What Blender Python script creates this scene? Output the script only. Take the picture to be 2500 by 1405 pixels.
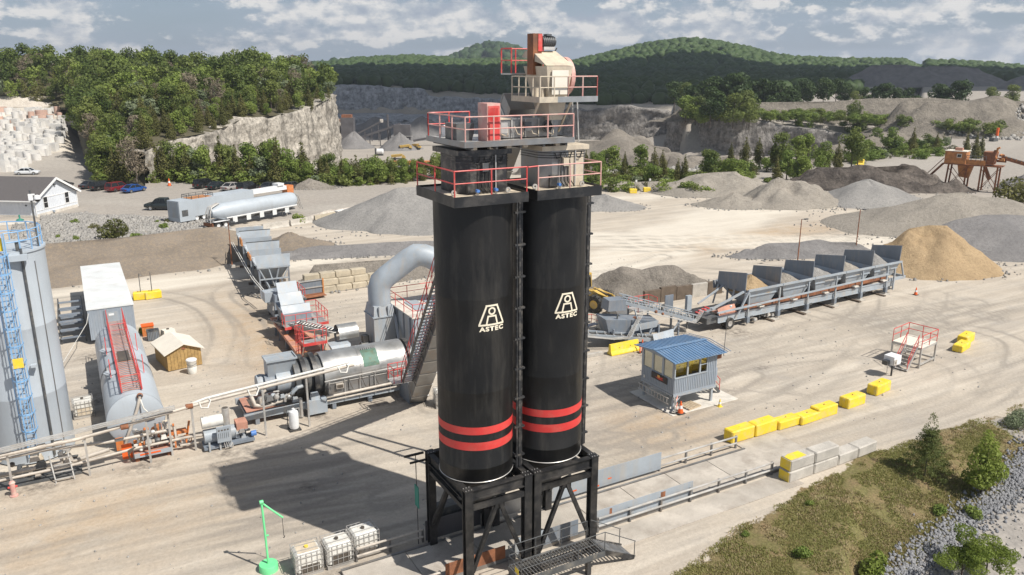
import bpy, bmesh, math, random
import numpy as np
from mathutils import Vector, Matrix

# ------------------------------------------------------------------ clear
for o in list(bpy.data.objects):
    bpy.data.objects.remove(o, do_unlink=True)
scene = bpy.context.scene
COL = scene.collection
R = math.radians
random.seed(7)

# ------------------------------------------------------------------ camera
CAM_H = 22.0                      # drone height above the yard
HEAD = R(29.0)                    # camera heading: world X runs along the truck scale
PITCH = math.atan(538.5 / 1948.0)
cam_d = bpy.data.cameras.new('camera')
cam = bpy.data.objects.new('camera', cam_d)
COL.objects.link(cam)
cam.location = (0, 0, CAM_H)
cam.rotation_euler = (math.pi / 2 - PITCH, 0, -HEAD)
cam_d.sensor_fit = 'HORIZONTAL'
cam_d.sensor_width = 36
cam_d.lens = 36 * 1948 / 2500
cam_d.clip_start = 0.5
cam_d.clip_end = 30000
scene.camera = cam

# ------------------------------------------------------------------ sky
SUN_DIR = Vector((6.9, -11.7, 17.0)).normalized()     # towards the sun
SUN_EL = math.asin(SUN_DIR.z)
SUN_AZ = math.atan2(SUN_DIR.x, SUN_DIR.y)
world = bpy.data.worlds.new('World')
scene.world = world
world.use_nodes = True
wn = world.node_tree.nodes
wl = world.node_tree.links
wn.clear()
out = wn.new('ShaderNodeOutputWorld')
bg = wn.new('ShaderNodeBackground')
bg.inputs['Strength'].default_value = 0.055
sky = wn.new('ShaderNodeTexSky')
sky.sky_type = 'NISHITA'
sky.sun_disc = False
sky.sun_elevation = SUN_EL
sky.sun_rotation = SUN_AZ
sky.altitude = 200
sky.air_density = 1.0
sky.dust_density = 1.5
sky.ozone_density = 1.0
tc = wn.new('ShaderNodeTexCoord')

def wmath(op, a, b=None, c=None):
    n = wn.new('ShaderNodeMath'); n.operation = op
    for i, v in enumerate((a, b, c)):
        if v is None: continue
        if isinstance(v, (int, float)): n.inputs[i].default_value = v
        else: wl.new(v, n.inputs[i])
    return n.outputs[0]

def wmix(fac, a, b, blend='MIX'):
    n = wn.new('ShaderNodeMixRGB'); n.blend_type = blend
    for i, v in zip((0, 1, 2), (fac, a, b)):
        if isinstance(v, (int, float)): n.inputs[i].default_value = v
        elif isinstance(v, tuple): n.inputs[i].default_value = v
        else: wl.new(v, n.inputs[i])
    return n.outputs[0]

def wramp(v, stops):
    n = wn.new('ShaderNodeValToRGB')
    while len(n.color_ramp.elements) < len(stops): n.color_ramp.elements.new(0.5)
    for e, (p, c) in zip(n.color_ramp.elements, stops):
        e.position = p; e.color = c if isinstance(c, tuple) else (c, c, c, 1)
    wl.new(v, n.inputs[0])
    return n.outputs[0]

sepx = wn.new('ShaderNodeSeparateXYZ')
wl.new(tc.outputs['Generated'], sepx.inputs[0])
el = wmath('MAXIMUM', sepx.outputs['Z'], 0.0)

def wnoise(scale_xy, scale_z, off, detail=6, rough=0.55, dist=0.0):
    mp = wn.new('ShaderNodeMapping')
    mp.inputs['Scale'].default_value = (scale_xy, scale_xy, scale_z)
    mp.inputs['Location'].default_value = off
    wl.new(tc.outputs['Generated'], mp.inputs[0])
    n = wn.new('ShaderNodeTexNoise')
    n.inputs['Scale'].default_value = 1.0
    n.inputs['Detail'].default_value = detail
    n.inputs['Roughness'].default_value = rough
    n.inputs['Distortion'].default_value = dist
    wl.new(mp.outputs[0], n.inputs['Vector'])
    return n.outputs['Fac']

# cumulus decks seen low over the horizon: lumpy white tops over grey flat bases
n_big = wnoise(15.0, 34.0, (3.1, 0.4, 1.7), 7, 0.55)
n_up = wnoise(15.0, 34.0, (3.1, 0.4, 1.7 - 0.34), 7, 0.55)   # same field, sampled higher: tells tops from bases
n_veil = wnoise(4.5, 26.0, (7.7, 2.4, 5.1), 5, 0.5)
n_puff = wnoise(48.0, 80.0, (1.3, 6.4, 2.2), 8, 0.6)
n_mix = wmath('ADD', wmath('ADD', wmath('MULTIPLY', n_big, 0.74), wmath('MULTIPLY', n_puff, 0.26)), wmath('MULTIPLY', wmath('SUBTRACT', n_veil, 0.47), 0.42))
cover = wramp(n_mix, [(0.47, 0.0), (0.53, 1.0)])
veil = wramp(n_veil, [(0.35, 0.0), (0.62, 1.0)])
lit = wmath('ADD', wmath('MULTIPLY', wmath('SUBTRACT', n_big, n_up), 2.6), wmath('ADD', wmath('MULTIPLY', n_puff, 1.5), -0.12))
cl_col = wramp(lit, [(0.22, (6.6, 7.4, 8.8, 1)), (0.58, (9.4, 9.9, 10.6, 1)), (0.92, (15.0, 14.5, 13.9, 1))])
low = wramp(el, [(0.0, 1.0), (0.14, 0.8), (0.5, 0.14)])     # looking up, the decks thin out to clear sky
sky_soft = wmix(wmath('MULTIPLY', low, 0.6), sky.outputs[0], (6.6, 8.4, 10.8, 1))
base = wmix(wmath('MULTIPLY', wmath('MULTIPLY', veil, low), 0.6), sky_soft, (6.8, 8.0, 9.6, 1))
allsky = wmix(wmath('MULTIPLY', wmath('MULTIPLY', cover, low), 0.92), base, cl_col)
wl.new(allsky, bg.inputs['Color'])
wl.new(bg.outputs[0], out.inputs[0])

# ------------------------------------------------------------------ sun
sun_d = bpy.data.lights.new('sun', 'SUN')
sun_d.energy = 4.9
sun_d.angle = R(0.55)
sun_d.color = (1.0, 0.95, 0.87)
sun = bpy.data.objects.new('sun', sun_d)
COL.objects.link(sun)
sun.location = (60, -60, 160)
sun.rotation_euler = (-SUN_DIR).to_track_quat('-Z', 'Y').to_euler()

# ------------------------------------------------------------------ exposure
scene.render.engine = 'CYCLES'
vs = scene.view_settings
vs.view_transform = 'Standard'
vs.look = 'None'
vs.exposure = 0.22
vs.gamma = 1.0
vs.use_curve_mapping = False
scene.cycles.max_bounces = 6
scene.cycles.transparent_max_bounces = 6

# ------------------------------------------------------------------ materials
MATS = {}

def new_mat(name):
    m = bpy.data.materials.new(name)
    m.use_nodes = True
    nt = m.node_tree
    b = nt.nodes['Principled BSDF']
    MATS[name] = m
    return m, nt, b

def node(nt, kind, **kw):
    n = nt.nodes.new(kind)
    for k, v in kw.items():
        if k in n.inputs: n.inputs[k].default_value = v
        else: setattr(n, k, v)
    return n

def ramp(nt, src, stops):
    n = nt.nodes.new('ShaderNodeValToRGB')
    while len(n.color_ramp.elements) < len(stops): n.color_ramp.elements.new(0.5)
    for e, (p, c) in zip(n.color_ramp.elements, stops):
        e.position = p
        e.color = (c, c, c, 1) if isinstance(c, (int, float)) else tuple(c) + (1,)
    nt.links.new(src, n.inputs[0])
    return n.outputs[0]

def mixc(nt, fac, a, b, blend='MIX'):
    n = nt.nodes.new('ShaderNodeMixRGB'); n.blend_type = blend
    for i, v in zip((0, 1, 2), (fac, a, b)):
        if isinstance(v, (int, float)): n.inputs[i].default_value = v
        elif isinstance(v, tuple): n.inputs[i].default_value = v if len(v) == 4 else v + (1,)
        else: nt.links.new(v, n.inputs[i])
    return n.outputs[0]

def nz(nt, scale, detail=4, rough=0.55, vec=None, sc=None, dist=0.0):
    n = node(nt, 'ShaderNodeTexNoise', Scale=scale, Detail=detail, Roughness=rough, Distortion=dist)
    if vec is not None:
        if sc:
            mp = node(nt, 'ShaderNodeMapping')
            mp.inputs['Scale'].default_value = sc
            nt.links.new(vec, mp.inputs[0]); vec = mp.outputs[0]
        nt.links.new(vec, n.inputs['Vector'])
    return n.outputs['Fac']

def M(name, col, rough=0.6, metal=0.0, var=0.18, scale=1.2, dirt=None, dirt_amt=0.35, bump=0.0, streak=False, spec=0.5, fine=0.0):
    """painted / worn surface: base colour, large tonal drift, grime of its own shape, fine relief"""
    m, nt, b = new_mat(name)
    tcn = node(nt, 'ShaderNodeTexCoord').outputs['Object']
    oi = node(nt, 'ShaderNodeObjectInfo').outputs['Random']
    va = node(nt, 'ShaderNodeVectorMath', operation='ADD')
    nt.links.new(tcn, va.inputs[0])
    sc_ = node(nt, 'ShaderNodeMath', operation='MULTIPLY'); sc_.inputs[1].default_value = 37.0
    nt.links.new(oi, sc_.inputs[0]); nt.links.new(sc_.outputs[0], va.inputs[1])
    v = va.outputs[0]
    n1 = nz(nt, scale, 5, 0.6, v)
    lo = tuple(max(0, c * (1 - var)) for c in col); hi = tuple(min(1, c * (1 + var)) for c in col)
    c = ramp(nt, n1, [(0.3, lo), (0.7, hi)])
    if dirt:
        n2 = nz(nt, scale * 1.7, 6, 0.65, v, (2.2, 2.2, 0.35) if streak else (1, 1, 1))
        f = ramp(nt, n2, [(0.48, 0.0), (0.72, dirt_amt * 2 if dirt_amt < .5 else 1.0)])
        c = mixc(nt, f, c, dirt)
    if fine:
        n3 = nz(nt, 40, 2, 0.5, v)
        c = mixc(nt, fine, c, ramp(nt, n3, [(0.35, 0.25), (0.65, 0.75)]), 'OVERLAY')
    nt.links.new(c, b.inputs['Base Color'])
    r = ramp(nt, n1, [(0.3, max(0, rough - 0.1)), (0.7, min(1, rough + 0.12))])
    nt.links.new(r, b.inputs['Roughness'])
    b.inputs['Metallic'].default_value = metal
    b.inputs['Specular IOR Level'].default_value = spec
    if bump:
        bn = node(nt, 'ShaderNodeBump', Strength=bump, Distance=0.02)
        nt.links.new(nz(nt, 14, 5, 0.6, v), bn.inputs['Height'])
        nt.links.new(bn.outputs[0], b.inputs['Normal'])
    return m

DUST = (0.50, 0.43, 0.34)
M('silo_black', (0.0085, 0.008, 0.0078), 0.48, 0, 0.45, 0.5, (0.042, 0.038, 0.033), 0.42, 0.0, True, 0.35)
nt = MATS['silo_black'].node_tree; b = nt.nodes['Principled BSDF']
_g = node(nt, 'ShaderNodeNewGeometry').outputs['Position']
_b = node(nt, 'ShaderNodeBump', Strength=0.5, Distance=0.05); nt.links.new(nz(nt, 1.6, 3, 0.5, _g), _b.inputs['Height']); nt.links.new(_b.outputs[0], b.inputs['Normal'])
M('frame_black', (0.012, 0.012, 0.013), 0.5, 0, 0.3, 0.7, (0.10, 0.09, 0.08), 0.3, 0.05)
M('stripe_red', (0.62, 0.045, 0.04), 0.5, 0, 0.12, 0.8, (0.5, 0.16, 0.12), 0.2)
M('logo_cream', (0.80, 0.72, 0.56), 0.6, 0, 0.04)
M('rail_red', (0.60, 0.06, 0.055), 0.5, 0, 0.15, 1.5, (0.55, 0.25, 0.2), 0.3)
M('rail_faded', (0.62, 0.33, 0.29), 0.7, 0, 0.2, 1.5, (0.62, 0.52, 0.44), 0.45)
M('dust_tan', (0.56, 0.48, 0.37), 0.85, 0, 0.15, 1.5, (0.34, 0.30, 0.25), 0.35, 0.1)
M('plant_grey', (0.335, 0.375, 0.415), 0.5, 0, 0.15, 0.6, (0.40, 0.36, 0.31), 0.34, 0.03, True)
M('plant_grey_dark', (0.18, 0.21, 0.25), 0.5, 0, 0.15, 0.6, (0.32, 0.29, 0.26), 0.3, 0.03, True)
M('tank_grey', (0.42, 0.465, 0.51), 0.45, 0, 0.07, 0.35, (0.36, 0.38, 0.40), 0.22, 0.02, True)
M('steel', (0.46, 0.46, 0.45), 0.42, 0.75, 0.2, 0.8, (0.35, 0.33, 0.30), 0.3, 0.12)
M('steel_dull', (0.30, 0.30, 0.30), 0.5, 0.7, 0.25, 0.8, (0.30, 0.24, 0.19), 0.35, 0.12)
M('galv', (0.50, 0.49, 0.47), 0.45, 0.4, 0.2, 1.0, (0.42, 0.36, 0.30), 0.35)
M('pipe_tan', (0.52, 0.47, 0.41), 0.6, 0.2, 0.2, 1.2, (0.30, 0.26, 0.22), 0.35)
M('rust', (0.26, 0.105, 0.05), 0.8, 0, 0.4, 1.5, (0.12, 0.06, 0.04), 0.4, 0.15)
M('rust_orange', (0.50, 0.215, 0.075), 0.75, 0, 0.3, 1.2, (0.22, 0.09, 0.05), 0.4, 0.12)
M('salmon', (0.48, 0.24, 0.17), 0.7, 0, 0.2, 1.0, (0.30, 0.18, 0.14), 0.35)
M('orange', (0.58, 0.18, 0.045), 0.6, 0, 0.15, 1.5, (0.5, 0.36, 0.24), 0.3)
M('yellow_paint', (0.80, 0.58, 0.035), 0.62, 0, 0.1, 1.3, (0.58, 0.49, 0.30), 0.32, 0.12, fine=0.15)
M('concrete', (0.46, 0.43, 0.385), 0.85, 0, 0.15, 1.0, (0.32, 0.30, 0.27), 0.4, 0.18, fine=0.25)
M('concrete_pale', (0.60, 0.56, 0.50), 0.85, 0, 0.12, 1.0, (0.42, 0.40, 0.36), 0.35, 0.15, fine=0.2)
M('precast_white', (0.66, 0.645, 0.62), 0.85, 0, 0.12, 0.4, (0.48, 0.46, 0.43), 0.3, 0.1)
M('precast_terra', (0.55, 0.38, 0.31), 0.85, 0, 0.15, 0.4)
M('block_stone', (0.47, 0.41, 0.31), 0.88, 0, 0.2, 0.9, (0.33, 0.29, 0.23), 0.4, 0.25, fine=0.25)
M('rubber', (0.025, 0.025, 0.025), 0.8, 0, 0.3, 2.0, (0.2, 0.18, 0.15), 0.3)
M('black_steel', (0.035, 0.035, 0.037), 0.45, 0.2, 0.35, 1.5, (0.28, 0.25, 0.21), 0.3)
M('motor_grey', (0.09, 0.095, 0.10), 0.5, 0.2, 0.2, 1.5, (0.3, 0.27, 0.22), 0.25)
M('white_paint', (0.74, 0.75, 0.76), 0.45, 0, 0.05, 1.0, (0.6, 0.57, 0.52), 0.2)
M('poly_white', (0.68, 0.67, 0.63), 0.4, 0, 0.08, 2.0, (0.5, 0.45, 0.37), 0.3)
M('residue', (0.09, 0.075, 0.06), 0.5, 0, 0.3, 3.0)
M('mint_green', (0.17, 0.72, 0.31), 0.45, 0, 0.08, 1.5, (0.3, 0.6, 0.35), 0.2)
M('mesh_green', (0.05, 0.25, 0.19), 0.7)
M('ladder_blue', (0.20, 0.40, 0.66), 0.5, 0, 0.12, 1.5, (0.4, 0.47, 0.55), 0.25)
M('roof_blue', (0.15, 0.26, 0.42), 0.4, 0.2, 0.1, 0.8, (0.30, 0.36, 0.42), 0.25)
M('cabin_grey', (0.30, 0.345, 0.40), 0.5, 0, 0.08, 1.0, (0.36, 0.35, 0.34), 0.25, 0, True)
M('cedar_wood', (0.40, 0.26, 0.10), 0.75, 0, 0.3, 3.0, (0.22, 0.14, 0.07), 0.35, 0.1, True)
M('raw_wood', (0.46, 0.37, 0.26), 0.8, 0, 0.2, 3.0)
M('timber', (0.13, 0.10, 0.075), 0.85, 0, 0.3, 2.0)
M('roof_cream', (0.72, 0.67, 0.58), 0.7, 0, 0.06, 1.0)
M('roof_white', (0.66, 0.68, 0.68), 0.55, 0, 0.06, 0.5, (0.5, 0.48, 0.45), 0.25)
M('shingle', (0.10, 0.092, 0.092), 0.9, 0, 0.2, 5.0, (0.15, 0.14, 0.14), 0.3, 0.1, fine=0.3)
M('siding', (0.66, 0.69, 0.73), 0.6, 0, 0.05, 0.6)
M('trim_white', (0.80, 0.80, 0.79), 0.5, 0, 0.03)
M('belt_black', (0.03, 0.029, 0.028), 0.75, 0, 0.3, 1.0, (0.2, 0.18, 0.15), 0.3)
M('teal_door', (0.10, 0.19, 0.15), 0.6, 0.1, 0.25, 2.0, (0.12, 0.11, 0.05), 0.45)
M('sign_dark', (0.035, 0.03, 0.03), 0.5, 0, 0.1)
M('sign_red', (0.6, 0.05, 0.03), 0.5, 0, 0.1)
M('sign_amber', (0.75, 0.35, 0.08), 0.5, 0, 0.1)
M('caution_orange', (0.80, 0.13, 0.02), 0.6, 0, 0.1)
M('loader_yellow', (0.52, 0.34, 0.07), 0.55, 0, 0.15, 1.0, (0.45, 0.37, 0.26), 0.35)
M('skip_blue', (0.05, 0.24, 0.55), 0.5, 0, 0.1)
M('blind_yellow', (0.62, 0.58, 0.36), 0.6, 0, 0.05)
M('interior_yellow', (0.55, 0.47, 0.05), 0.6, 0, 0.1)
M('interior_dark', (0.03, 0.028, 0.02), 0.8)
M('valve_blue', (0.08, 0.2, 0.5), 0.5)
M('far_plant', (0.10, 0.095, 0.10), 0.7, 0, 0.3, 0.3)
M('bark', (0.09, 0.07, 0.055), 0.9, 0, 0.3, 2.0)
M('bark_pale', (0.26, 0.22, 0.18), 0.9, 0, 0.3, 2.0)

def paint(name, col, rough=0.28):
    m, nt, b = new_mat(name)
    b.inputs['Base Color'].default_value = col + (1,)
    b.inputs['Roughness'].default_value = rough
    b.inputs['Coat Weight'].default_value = 0.5
    b.inputs['Coat Roughness'].default_value = 0.1
    return m
paint('car_black', (0.012, 0.012, 0.013)); paint('car_charcoal', (0.035, 0.036, 0.04)); paint('car_red', (0.16, 0.012, 0.016))
paint('car_blue', (0.012, 0.07, 0.27)); paint('car_silver', (0.36, 0.34, 0.33)); paint('car_white', (0.7, 0.72, 0.74)); paint('car_green', (0.012, 0.02, 0.022))
m, nt, b = new_mat('glass_dark'); b.inputs['Base Color'].default_value = (0.012, 0.014, 0.016, 1); b.inputs['Roughness'].default_value = 0.08
m, nt, b = new_mat('glass_clear'); b.inputs['Base Color'].default_value = (0.9, 0.95, 0.92, 1); b.inputs['Roughness'].default_value = 0.03
tb = node(nt, 'ShaderNodeBsdfTransparent'); gx_ = node(nt, 'ShaderNodeBsdfGlossy', Roughness=0.03); ms = node(nt, 'ShaderNodeMixShader'); ms.inputs[0].default_value = 0.16; nt.links.new(tb.outputs[0], ms.inputs[1]); nt.links.new(gx_.outputs[0], ms.inputs[2]); nt.links.new(ms.outputs[0], nt.nodes['Material Output'].inputs[0])
m, nt, b = new_mat('tail_red'); b.inputs['Base Color'].default_value = (0.35, 0.01, 0.01, 1); b.inputs['Roughness'].default_value = 0.2
m, nt, b = new_mat('headlamp'); b.inputs['Base Color'].default_value = (0.6, 0.6, 0.6, 1); b.inputs['Roughness'].default_value = 0.15
m, nt, b = new_mat('chrome'); b.inputs['Base Color'].default_value = (0.6, 0.6, 0.6, 1); b.inputs['Metallic'].default_value = 1; b.inputs['Roughness'].default_value = 0.2

def loose(name, lo, hi, spot, scale=3.0, bump=0.6, dist=0.12):
    """heaped gravel / sand: grain-sized speckle and relief, damp and dry patches"""
    m, nt, b = new_mat(name)
    g = node(nt, 'ShaderNodeNewGeometry').outputs['Position']
    n1 = nz(nt, 0.22, 5, 0.6, g)
    c = ramp(nt, n1, [(0.32, lo), (0.68, hi)])
    n2 = nz(nt, scale, 6, 0.7, g)
    c = mixc(nt, ramp(nt, n2, [(0.45, 0.0), (0.7, 0.7)]), c, spot)
    n3 = nz(nt, scale * 5, 3, 0.6, g)
    c = mixc(nt, 0.5, c, ramp(nt, n3, [(0.3, 0.25), (0.7, 0.75)]), 'OVERLAY')
    nt.links.new(c, b.inputs['Base Color'])
    b.inputs['Roughness'].default_value = 0.95
    b.inputs['Specular IOR Level'].default_value = 0.15
    bn = node(nt, 'ShaderNodeBump', Strength=bump, Distance=dist)
    nt.links.new(nz(nt, scale * 1.5, 6, 0.75, g), bn.inputs['Height'])
    nt.links.new(bn.outputs[0], b.inputs['Normal'])
    return m
loose('gravel_grey', (0.25, 0.242, 0.232), (0.335, 0.322, 0.305), (0.19, 0.185, 0.18), 2.5, .9, .2)
loose('gravel_tan', (0.285, 0.26, 0.225), (0.365, 0.33, 0.285), (0.21, 0.19, 0.165), 2.0, .9, .25)
loose('gravel_dark', (0.17, 0.165, 0.165), (0.25, 0.24, 0.235), (0.13, 0.125, 0.125))
loose('rap_brown', (0.175, 0.15, 0.125), (0.235, 0.20, 0.165), (0.30, 0.235, 0.165))
loose('sand_tan', (0.36, 0.26, 0.155), (0.46, 0.34, 0.205), (0.28, 0.20, 0.12), 3.0, .9, .2)
loose('rubble_dark', (0.07, 0.06, 0.055), (0.22, 0.19, 0.165), (0.03, 0.027, 0.025), 1.2, 1.0, 0.4)
loose('berm_brown', (0.20, 0.18, 0.155), (0.29, 0.26, 0.225), (0.15, 0.135, 0.12), 1.5, 0.9, 0.3)
loose('rock_grey', (0.29, 0.28, 0.265), (0.39, 0.375, 0.35), (0.22, 0.21, 0.20), 2.0, 0.5)
loose('rock_blue', (0.20, 0.205, 0.22), (0.29, 0.29, 0.30), (0.22, 0.22, 0.23), 2.0, 0.5)
loose('pale_rubble', (0.52, 0.47, 0.41), (0.64, 0.585, 0.51), (0.42, 0.36, 0.30), 0.8, 0.7, 0.3)

def cliff_mat(name, lo, hi, stain, band=1.0):
    m, nt, b = new_mat(name)
    g = node(nt, 'ShaderNodeNewGeometry').outputs['Position']
    vert = nz(nt, 0.45 * band, 6, 0.65, g, (1, 1, 0.12))       # vertical wash stains and drill traces
    hor = nz(nt, 0.5 * band, 5, 0.6, g, (0.18, 0.18, 1.6))     # bedding
    c = ramp(nt, hor, [(0.3, lo), (0.7, hi)])
    c = mixc(nt, ramp(nt, vert, [(0.48, 0.0), (0.60, 0.75)]), c, stain)
    blk = nz(nt, 1.1 * band, 6, 0.7, g)
    c = mixc(nt, 0.75, c, ramp(nt, blk, [(0.32, 0.15), (0.68, 0.82)]), 'OVERLAY')
    nt.links.new(c, b.inputs['Base Color'])
    b.inputs['Roughness'].default_value = 0.95
    b.inputs['Specular IOR Level'].default_value = 0.15
    bn = node(nt, 'ShaderNodeBump', Strength=1.0, Distance=0.8 / band)
    nt.links.new(nz(nt, 0.6 * band, 5, 0.7, g, (1, 1, 0.5)), bn.inputs['Height'])
    nt.links.new(bn.outputs[0], b.inputs['Normal'])
cliff_mat('cliff_pale', (0.30, 0.275, 0.24), (0.49, 0.45, 0.39), (0.16, 0.148, 0.13))
cliff_mat('cliff_grey', (0.35, 0.355, 0.37), (0.50, 0.50, 0.51), (0.28, 0.285, 0.30), 0.35)
cliff_mat('cliff_dark', (0.21, 0.195, 0.18), (0.32, 0.30, 0.28), (0.15, 0.14, 0.13), 0.6)

def leaf(name, lo, hi, trans=0.25):
    m, nt, b = new_mat(name)
    at = node(nt, 'ShaderNodeVertexColor', layer_name='tone').outputs['Color']
    oi = node(nt, 'ShaderNodeObjectInfo').outputs['Random']
    sp = node(nt, 'ShaderNodeSeparateColor'); nt.links.new(at, sp.inputs[0])
    md = node(nt, 'ShaderNodeMath', operation='MULTIPLY_ADD'); md.inputs[1].default_value = 0.55
    nt.links.new(sp.outputs[0], md.inputs[0])
    m2 = node(nt, 'ShaderNodeMath', operation='MULTIPLY'); m2.inputs[1].default_value = 0.45
    nt.links.new(oi, m2.inputs[0]); nt.links.new(m2.outputs[0], md.inputs[2])
    c = ramp(nt, md.outputs[0], [(0.05, lo), (0.95, hi)])
    nt.links.new(c, b.inputs['Base Color'])
    b.inputs['Roughness'].default_value = 0.6
    b.inputs['Specular IOR Level'].default_value = 0.25
    tr = node(nt, 'ShaderNodeBsdfTranslucent'); nt.links.new(c, tr.inputs[0])
    mx = node(nt, 'ShaderNodeMixShader'); mx.inputs[0].default_value = trans
    nt.links.new(b.outputs[0], mx.inputs[1]); nt.links.new(tr.outputs[0], mx.inputs[2])
    nt.links.new(mx.outputs[0], nt.nodes['Material Output'].inputs[0])
leaf('leaf_oak', (0.052, 0.092, 0.022), (0.245, 0.28, 0.075), 0.35)
leaf('leaf_bright', (0.12, 0.185, 0.036), (0.285, 0.345, 0.085), 0.35)
leaf('leaf_cedar', (0.082, 0.092, 0.027), (0.18, 0.172, 0.055), 0.25)
leaf('leaf_silver', (0.13, 0.17, 0.09), (0.26, 0.30, 0.18), 0.3)
leaf('leaf_dark', (0.03, 0.058, 0.018), (0.075, 0.115, 0.036), 0.25)
leaf('leaf_far', (0.03, 0.062, 0.02), (0.085, 0.13, 0.042), 0.15)
leaf('leaf_lime', (0.15, 0.21, 0.035), (0.33, 0.38, 0.09), 0.45)
leaf('leaf_pine', (0.10, 0.13, 0.035), (0.21, 0.225, 0.075), 0.3)
leaf('twig_bare', (0.15, 0.125, 0.09), (0.26, 0.215, 0.155), 0.05)
leaf('grass_blade', (0.35, 0.265, 0.13), (0.24, 0.275, 0.08), 0.35)
leaf('grass_dry', (0.30, 0.235, 0.125), (0.42, 0.345, 0.20), 0.2)

# ------------------------------------------------------------------ mesh helpers
def mesh_obj(name, verts, faces, mat, parent=None, smooth=False):
    me = bpy.data.meshes.new(name)
    me.from_pydata(verts, [], faces)
    if mat: me.materials.append(MATS[mat])
    if smooth:
        me.polygons.foreach_set('use_smooth', [True] * len(me.polygons))
        try: me.set_sharp_from_angle(angle=R(42))
        except Exception: pass
    me.update()
    o = bpy.data.objects.new(name, me)
    COL.objects.link(o)
    if parent: o.parent = parent
    return o

class MB:
    def __init__(s): s.v = []; s.f = []
    def add(s, vs, fs):
        k = len(s.v); s.v += [tuple(v) for v in vs]; s.f += [tuple(i + k for i in f) for f in fs]
        return s
    def bx(s, x0, x1, y0, y1, z0, z1):
        return s.add([(x0, y0, z0), (x1, y0, z0), (x1, y1, z0), (x0, y1, z0), (x0, y0, z1), (x1, y0, z1), (x1, y1, z1), (x0, y1, z1)],
                     [(0, 3, 2, 1), (4, 5, 6, 7), (0, 1, 5, 4), (1, 2, 6, 5), (2, 3, 7, 6), (3, 0, 4, 7)])
    def beam(s, p, q, w, h=None):
        h = h or w
        p = Vector(p); q = Vector(q); d = (q - p).normalized()
        up = Vector((0, 0, 1)) if abs(d.z) < 0.99 else Vector((0, 1, 0))
        a = d.cross(up).normalized() * (w / 2); b_ = a.cross(d).normalized() * (h / 2)
        vs = [c + i * a + j * b_ for c in (p, q) for i, j in ((-1, -1), (1, -1), (1, 1), (-1, 1))]
        return s.add(vs, [(0, 3, 2, 1), (4, 5, 6, 7), (0, 1, 5, 4), (1, 2, 6, 5), (2, 3, 7, 6), (3, 0, 4, 7)])
    def pipe(s, pts, r, n=8, r2=None, cap=True):
        pts = [Vector(p) for p in pts]; m = len(pts); rings = []
        up = None
        for i, p in enumerate(pts):
            if i == 0: d = pts[1] - p
            elif i == m - 1: d = p - pts[-2]
            else: d = (pts[i + 1] - p).normalized() + (p - pts[i - 1]).normalized()
            d.normalize()
            if up is None:
                up = Vector((0, 0, 1)) if abs(d.z) < 0.95 else Vector((1, 0, 0))
            a = d.cross(up)
            if a.length < 1e-4: a = d.cross(Vector((0, 1, 0)))
            a.normalize(); b_ = a.cross(d).normalized(); up = b_
            k = 1.0
            if 0 < i < m - 1:
                c = d.dot((pts[i + 1] - p).normalized()); k = 1 / max(0.5, c)
            rr = r if r2 is None else r + (r2 - r) * i / (m - 1)
            rings.append([p + (a * math.cos(t) + b_ * math.sin(t)) * rr * (k if k < 1.3 else 1.15) for t in [2 * math.pi * j / n for j in range(n)]])
        vs = [v for rg in rings for v in rg]; fs = []
        for i in range(m - 1):
            for j in range(n):
                j2 = (j + 1) % n
                fs.append((i * n + j, i * n + j2, (i + 1) * n + j2, (i + 1) * n + j))
        if cap:
            fs.append(tuple(range(n - 1, -1, -1))); fs.append(tuple((m - 1) * n + j for j in range(n)))
        return s.add(vs, fs)
    def lathe(s, prof, n=24, c=(0, 0, 0), axis='z', a0=0.0, a1=2 * math.pi):
        full = abs(a1 - a0 - 2 * math.pi) < 1e-6
        k = n if full else n + 1
        vs = []; fs = []
        for (r, h) in prof:
            for j in range(k):
                t = a0 + (a1 - a0) * j / n
                x, y = r * math.cos(t), r * math.sin(t)
                v = {'z': (x, y, h), 'x': (h, x, y), 'y': (y, h, x)}[axis]
                vs.append((v[0] + c[0], v[1] + c[1], v[2] + c[2]))
        for i in range(len(prof) - 1):
            for j in range(n):
                j2 = (j + 1) % k
                fs.append((i * k + j, i * k + j2, (i + 1) * k + j2, (i + 1) * k + j))
        return s.add(vs, fs)
    def prism(s, poly, axis, a, b_):
        n = len(poly)
        f = {'x': lambda p, t: (t, p[0], p[1]), 'y': lambda p, t: (p[0], t, p[1]), 'z': lambda p, t: (p[0], p[1], t)}[axis]
        vs = [f(p, a) for p in poly] + [f(p, b_) for p in poly]
        fs = [tuple(range(n - 1, -1, -1)), tuple(range(n, 2 * n))] + [(i, (i + 1) % n, n + (i + 1) % n, n + i) for i in range(n)]
        return s.add(vs, fs)
    def loft(s, a, b_):
        """a, b: two quads (lists of 4 points) joined into a closed tapered box"""
        return s.add(list(a) + list(b_), [(0, 3, 2, 1), (4, 5, 6, 7), (0, 1, 5, 4), (1, 2, 6, 5), (2, 3, 7, 6), (3, 0, 4, 7)])
    def build(s, name, mat, parent=None, smooth=False, fix=True):
        o = mesh_obj(name, s.v, s.f, mat, parent, False)
        if fix:
            bm = bmesh.new(); bm.from_mesh(o.data)
            bmesh.ops.recalc_face_normals(bm, faces=bm.faces)
            bm.to_mesh(o.data); bm.free()
        if smooth:
            o.data.polygons.foreach_set('use_smooth', [True] * len(o.data.polygons))
            o.data.set_sharp_from_angle(angle=R(42))
        return o

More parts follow.
